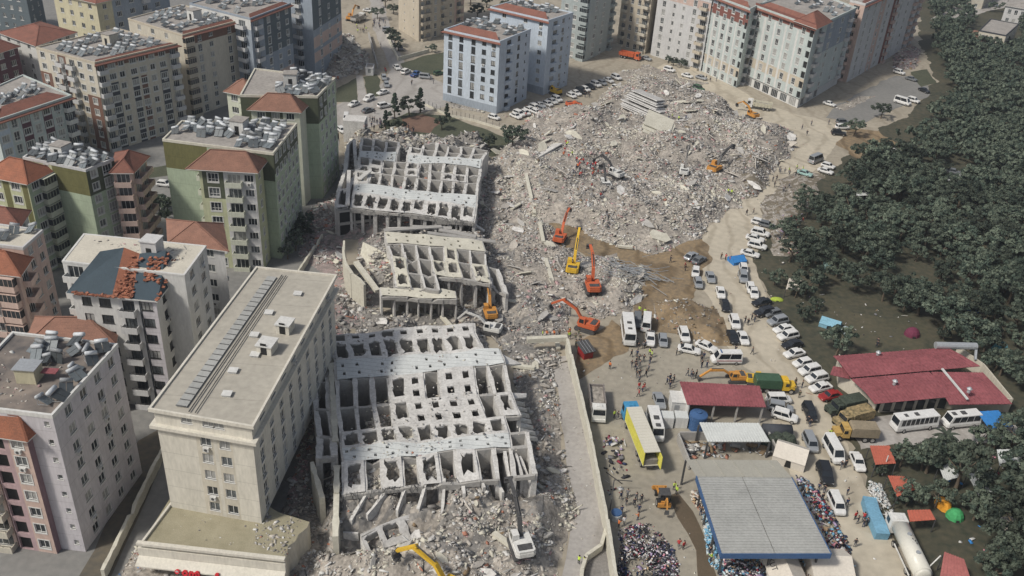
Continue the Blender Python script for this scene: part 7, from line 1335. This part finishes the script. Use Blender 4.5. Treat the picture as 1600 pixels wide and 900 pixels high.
# trucks
tput(dump_truck('white-cabbed dump truck with long empty grey tipper beside the wall', WHM, M('grey_tipper', (.22, .20, .19)), (1.9, RUBG)), 933, 632, .9, 9); 
tput(box_truck('long articulated truck with blue cab and yellow-sided trailer', PNT['teal'] if 0 else M('light_blue_cab', (.06, .26, .46), rough=.4), M('cream_trailer_roof', (.56, .54, .47), var=.06), 12.5, M('yellow_trailer_side', (.60, .56, .10))), 1000, 690, -3.6, -9)
tput(tanker('white tanker truck with a long rounded tank at the bottom right'), 1415, 860, -4.2, -9); tput(dump_truck('white dump truck parked before the striped tower with shops', WHM, M('cream_tipper', (.5, .48, .38)), (2.0, RUBG)), 1186, 166, -10, -1.5)
tput(dump_truck('orange-red dump truck beside the torn beige tower', ORANGE, ORANGE), 984, 88, 10, 2); tput(dump_truck('white lorry by the crowd at the top of the street', WHM, CONC), 560, 30, 10, -4)
tput(army_truck('truck with green canvas body and yellow bed by the red workshop', PNT['green'], YELM), 1207, 603, 10, .5)
tput(army_truck('army truck under dark netting by the restaurant', NETG, NETG), 1322, 637, -10, 2); tput(army_truck('army truck in sand camouflage beside the netted one', OLIVEC, OLIVEC), 1334, 655, -10, 2.5); tput(army_truck('tan army truck with yellow bonnet, nearest of the three', M('tan_canvas', (.25, .21, .15)), M('ochre_paint', (.45, .30, .10))), 1338, 678, -10, -.5)
tput(backhoe('yellow-orange backhoe loader in the yard behind the trailer'), 1036, 780, -2.2, -9)
excavator('orange excavator with low yellow-tipped arm resting left by the lane end', ORANGE, 917, 508, -10, -3, 42, -35, -100, 1.1); excavator('orange excavator arm raised beside the yellow one and the rebar tangle', ORANGE, 926, 448, -3, -9, 62, 5, -60, 1.15); excavator('yellow excavator with its arm straight up in the debris', YELM, 895, 419, 2.2, -9, 58, 25, -40, 1.1)
excavator('orange excavator highest on the churned brown soil', ORANGE, 875, 372, 5, -9, 48, 0, -70, 1.05); excavator('amber excavator at the right corner of the middle frame', AMB, 766, 489, -3, -9, 52, -10, -80, 1.0); excavator('white-backed excavator below the amber one', WHM, 768, 513, -10, -2, 30, -50, -90, .95)
excavator('white excavator with tall dark arm in the foreground rubble', WHM, 815, 852, -3, -8, 52, 10, -70, 1.1, am=STEEL); excavator('white excavator facing away on the right side of the rubble field', WHM, 1069, 268, 1.5, -9, 60, 0, -60, 1.0, am=CONCD); excavator('dark-armed amber excavator at the right end of the rubble field', AMB, 1117, 264, 9, -5, 42, 10, -95, 1.15, am=STEEL)
excavator('white excavator among the crowd, upper of the central pair', WHM, 962, 272, -9, -4, 36, -40, -90, 1.05, am=STEEL); excavator('white excavator, lower of the central pair', WHM, 946, 290, -4, -9, 40, -30, -90, 1.05, am=STEEL); excavator('amber excavator beside the white dump truck on the plaza', AMB, 1176, 180, -10, -5, 30, -30, -90, 1.0)
excavator('orange excavator working beside the parked row', ORANGE, 893, 165, 8, 5, 25, -35, -100, 1.0); excavator('yellow excavator at the foot of the ice blue block', YELM, 868, 143, -8, -3, 35, -40, -100, 1.0); excavator('orange excavator by the torn grey tower', AMB, 548, 28, 8, -4, 50, -20, -80, 1.0); excavator('yellow loader parked above the red workshop', AMB, 1150, 588, -10, 0, 18, -40, -90, .85)
excavator('yellow excavator reaching in from the bottom edge', YELM, 708, 925, -9, -4, 44, -38, -100, 1.25); excavator('amber machine beside the army trucks behind the workshop', YELM, 1180, 592, 10, 1, 15, -30, -90, .8)
print('counted')
# ---------------------------------------------------------------- people in place
D = {'black': 'dark', 'navy': 'navy', 'hivis': 'yellow hi-vis', 'red': 'red', 'orange': 'orange', 'grey': 'grey', 'white': 'pale', 'brown': 'brown', 'camo': 'olive'}
def lab(txt, cols): return {c: 'person in %s jacket %s' % (D[c], txt) for c in cols}
for (cx, cy, rx, ry, n, txt, cols, kinds) in [
 (1003, 500, 14, 14, 9, 'beside the white bus and van', ('hivis', 'black', 'hivis'), None), (1000, 565, 16, 34, 34, 'in the queue crossing the yard by the bus', ('black', 'black', 'navy', 'grey'), None), (1022, 558, 14, 8, 4, 'at the head of the yard queue', ('hivis',), None), (1046, 600, 12, 7, 8, 'by the left corner of the red workshop', ('black', 'navy'), None), (1080, 587, 10, 5, 6, 'behind the red workshop roof', ('black', 'grey'), None),
 (870, 525, 32, 7, 14, 'lined up behind the concrete beam at the lane end', ('hivis', 'orange', 'brown', 'camo'), None), (900, 535, 10, 14, 10, 'at the top of the retaining wall', ('black', 'camo'), None), (1100, 565, 9, 9, 6, 'at the back of the ambulance', ('black', 'navy'), None), (1172, 500, 13, 9, 7, 'on the road by the parked black van', ('black',), None), (1055, 555, 12, 20, 4, 'left of the sideways white car', ('black',), None),
 (1245, 268, 14, 5, 5, 'near the pale teal car', ('hivis',), None), (1222, 275, 22, 24, 22, 'walking down the dusty road past the thin trees', ('black', 'grey', 'black'), None), (1170, 330, 8, 10, 4, 'on the road above the tight group of cars', ('black',), None), (1245, 350, 12, 12, 9, 'sitting area under the thin roadside trees', ('black', 'red', 'grey'), None), (1137, 407, 14, 10, 5, 'near the blue tent', ('black', 'brown', 'red'), None),
 (915, 262, 26, 16, 34, 'in the rescue crowd round the central excavators', ('red', 'red', 'black', 'orange', 'navy'), ('work', 'stand')), (890, 236, 14, 12, 12, 'high on the left slope of the rubble', ('red', 'orange', 'hivis'), ('work', 'stand')), (930, 300, 16, 10, 14, 'below the lower white excavator', ('black', 'red', 'navy'), None), (947, 340, 10, 12, 6, 'on bare ground in the middle of the rubble', ('black',), None), (1050, 185, 22, 7, 14, 'on the rubble summit by the cream slabs', ('black', 'hivis', 'navy'), ('work', 'stand')), (1100, 185, 10, 6, 5, 'on the right shoulder of the rubble', ('black',), None), (1080, 210, 40, 20, 8, 'scattered over the upper rubble', ('black', 'red'), None),
 (840, 176, 28, 8, 12, 'in front of the parked row by the ice blue block', ('black', 'red'), None), (915, 150, 8, 5, 6, 'beside the white pickup', ('black',), None), (905, 175, 12, 5, 6, 'by the orange excavator near the parked row', ('red', 'orange', 'black'), None), (585, 195, 24, 8, 26, 'in the dark crowd behind the rear frame', ('black', 'navy', 'grey'), None), (632, 203, 16, 6, 16, 'under the park trees behind the rear frame', ('black', 'navy'), None),
 (592, 40, 12, 8, 22, 'in the crowd at the top of the street', ('black', 'navy', 'grey'), None), (562, 46, 14, 5, 14, 'beside the white lorry at the top of the street', ('black', 'hivis'), None), (588, 75, 8, 18, 9, 'walking down the street by the grey wall', ('black',), None), (645, 132, 3, 3, 2, 'crossing the open street corner', ('black',), None), (603, 112, 5, 3, 3, 'next to the silver queue', ('black', 'red'), None), (672, 128, 8, 3, 3, 'near the silver van by the lawn', ('grey',), None), (588, 178, 4, 3, 1, 'alone below the white car by the conifer', ('black',), None),
 (983, 790, 22, 18, 14, 'in the loose group in the yard by the backhoe', ('black', 'navy', 'grey'), None), (997, 812, 3, 3, 1, 'near the backhoe, arms out', ('orange',), None), (970, 820, 6, 4, 3, 'at the head of the clothes heap', ('orange', 'white'), None), (1064, 858, 6, 6, 3, 'on the right of the clothes heap', ('red', 'black'), None), (1000, 880, 30, 22, 14, 'bending among the heaped clothes', ('black', 'white', 'navy'), ('work',)), (905, 884, 8, 8, 3, 'on the dusty lane end', ('orange', 'hivis'), None), (1055, 766, 4, 5, 2, 'by the backhoe cab', ('hivis',), None),
 (1345, 815, 12, 9, 9, 'in the knot of people by the tanker cab', ('black', 'navy', 'red'), None), (1325, 780, 5, 12, 4, 'behind the white panel van', ('black', 'hivis', 'navy'), None), (1320, 858, 18, 16, 10, 'at the right front corner of the big shed', ('black', 'grey'), None), (1285, 775, 10, 30, 9, 'sorting aid along the right side of the shed', ('black', 'navy', 'red'), None), (1247, 605, 9, 16, 8, 'walking between the parked row and the workshop', ('black', 'camo'), None), (1262, 660, 5, 6, 3, 'beside the black people carrier', ('black',), None), (1318, 728, 4, 4, 2, 'behind the white saloon', ('black',), None), (1299, 682, 6, 4, 4, 'around the big white van', ('camo', 'hivis', 'black'), None), (960, 640, 8, 20, 4, 'near the blue truck cab', ('black', 'hivis'), None), (955, 575, 3, 3, 1, 'alone in the open yard', ('orange',), None), (1000, 612, 14, 8, 7, 'beside the silver saloon in the yard', ('black', 'brown', 'red'), None), (1370, 540, 4, 3, 2, 'standing behind the restaurant roof', ('black',), None), (1047, 407, 2, 2, 1, 'alone on the brown soil', ('black',), None), (1070, 420, 3, 6, 2, 'left of the white hatchback', ('red', 'brown'), None), (1270, 198, 30, 14, 6, 'walking on the pale open ground near the jeeps', ('black', 'grey'), None), (1100, 118, 40, 14, 6, 'crossing the plaza before the striped towers', ('black',), None), (1140, 300, 10, 10, 3, 'at the road side of the rubble', ('black', 'hivis'), None), (1160, 560, 20, 14, 3, 'on the open road near the ambulance', ('grey', 'black'), None), (1110, 870, 6, 10, 3, 'beside the water packs', ('black', 'hivis'), None), (1095, 800, 6, 12, 4, 'at the left side of the shed', ('hivis', 'black', 'grey'), None)]:
    people(cx, cy, rx, ry, n, lab(txt, set(cols)), 'people '+' '.join(txt.split()[:9]), cols, kinds or ('stand', 'walk', 'point'))
print('people', NP[0])
for k in list(PROTO):
    if k not in USED:
        print('unused', k)
        def rm(o):
            for c in list(o.children): rm(c)
            bpy.data.objects.remove(o)
        rm(PROTO[k])
# ---------------------------------------------------------------- air
b = MB(); b.box(-700, 900, -60, 1400, -1.5, 99.5); hm = bpy.data.materials.new('haze_air'); hm.use_nodes = True; _n2 = hm.node_tree.nodes; _n2.remove(_n2['Principled BSDF'])
pv = _n2.new('ShaderNodeVolumePrincipled'); pv.inputs['Color'].default_value = (.80, .88, 1, 1); pv.inputs['Density'].default_value = .00018; pv.inputs['Anisotropy'].default_value = .2
hm.node_tree.links.new(pv.outputs[0], _n2['Material Output'].inputs['Volume']); struct('haze', b.mesh('haze', [hm]), 'stuff')
print('objects', len(bpy.data.objects), 'heaters', NH[0])
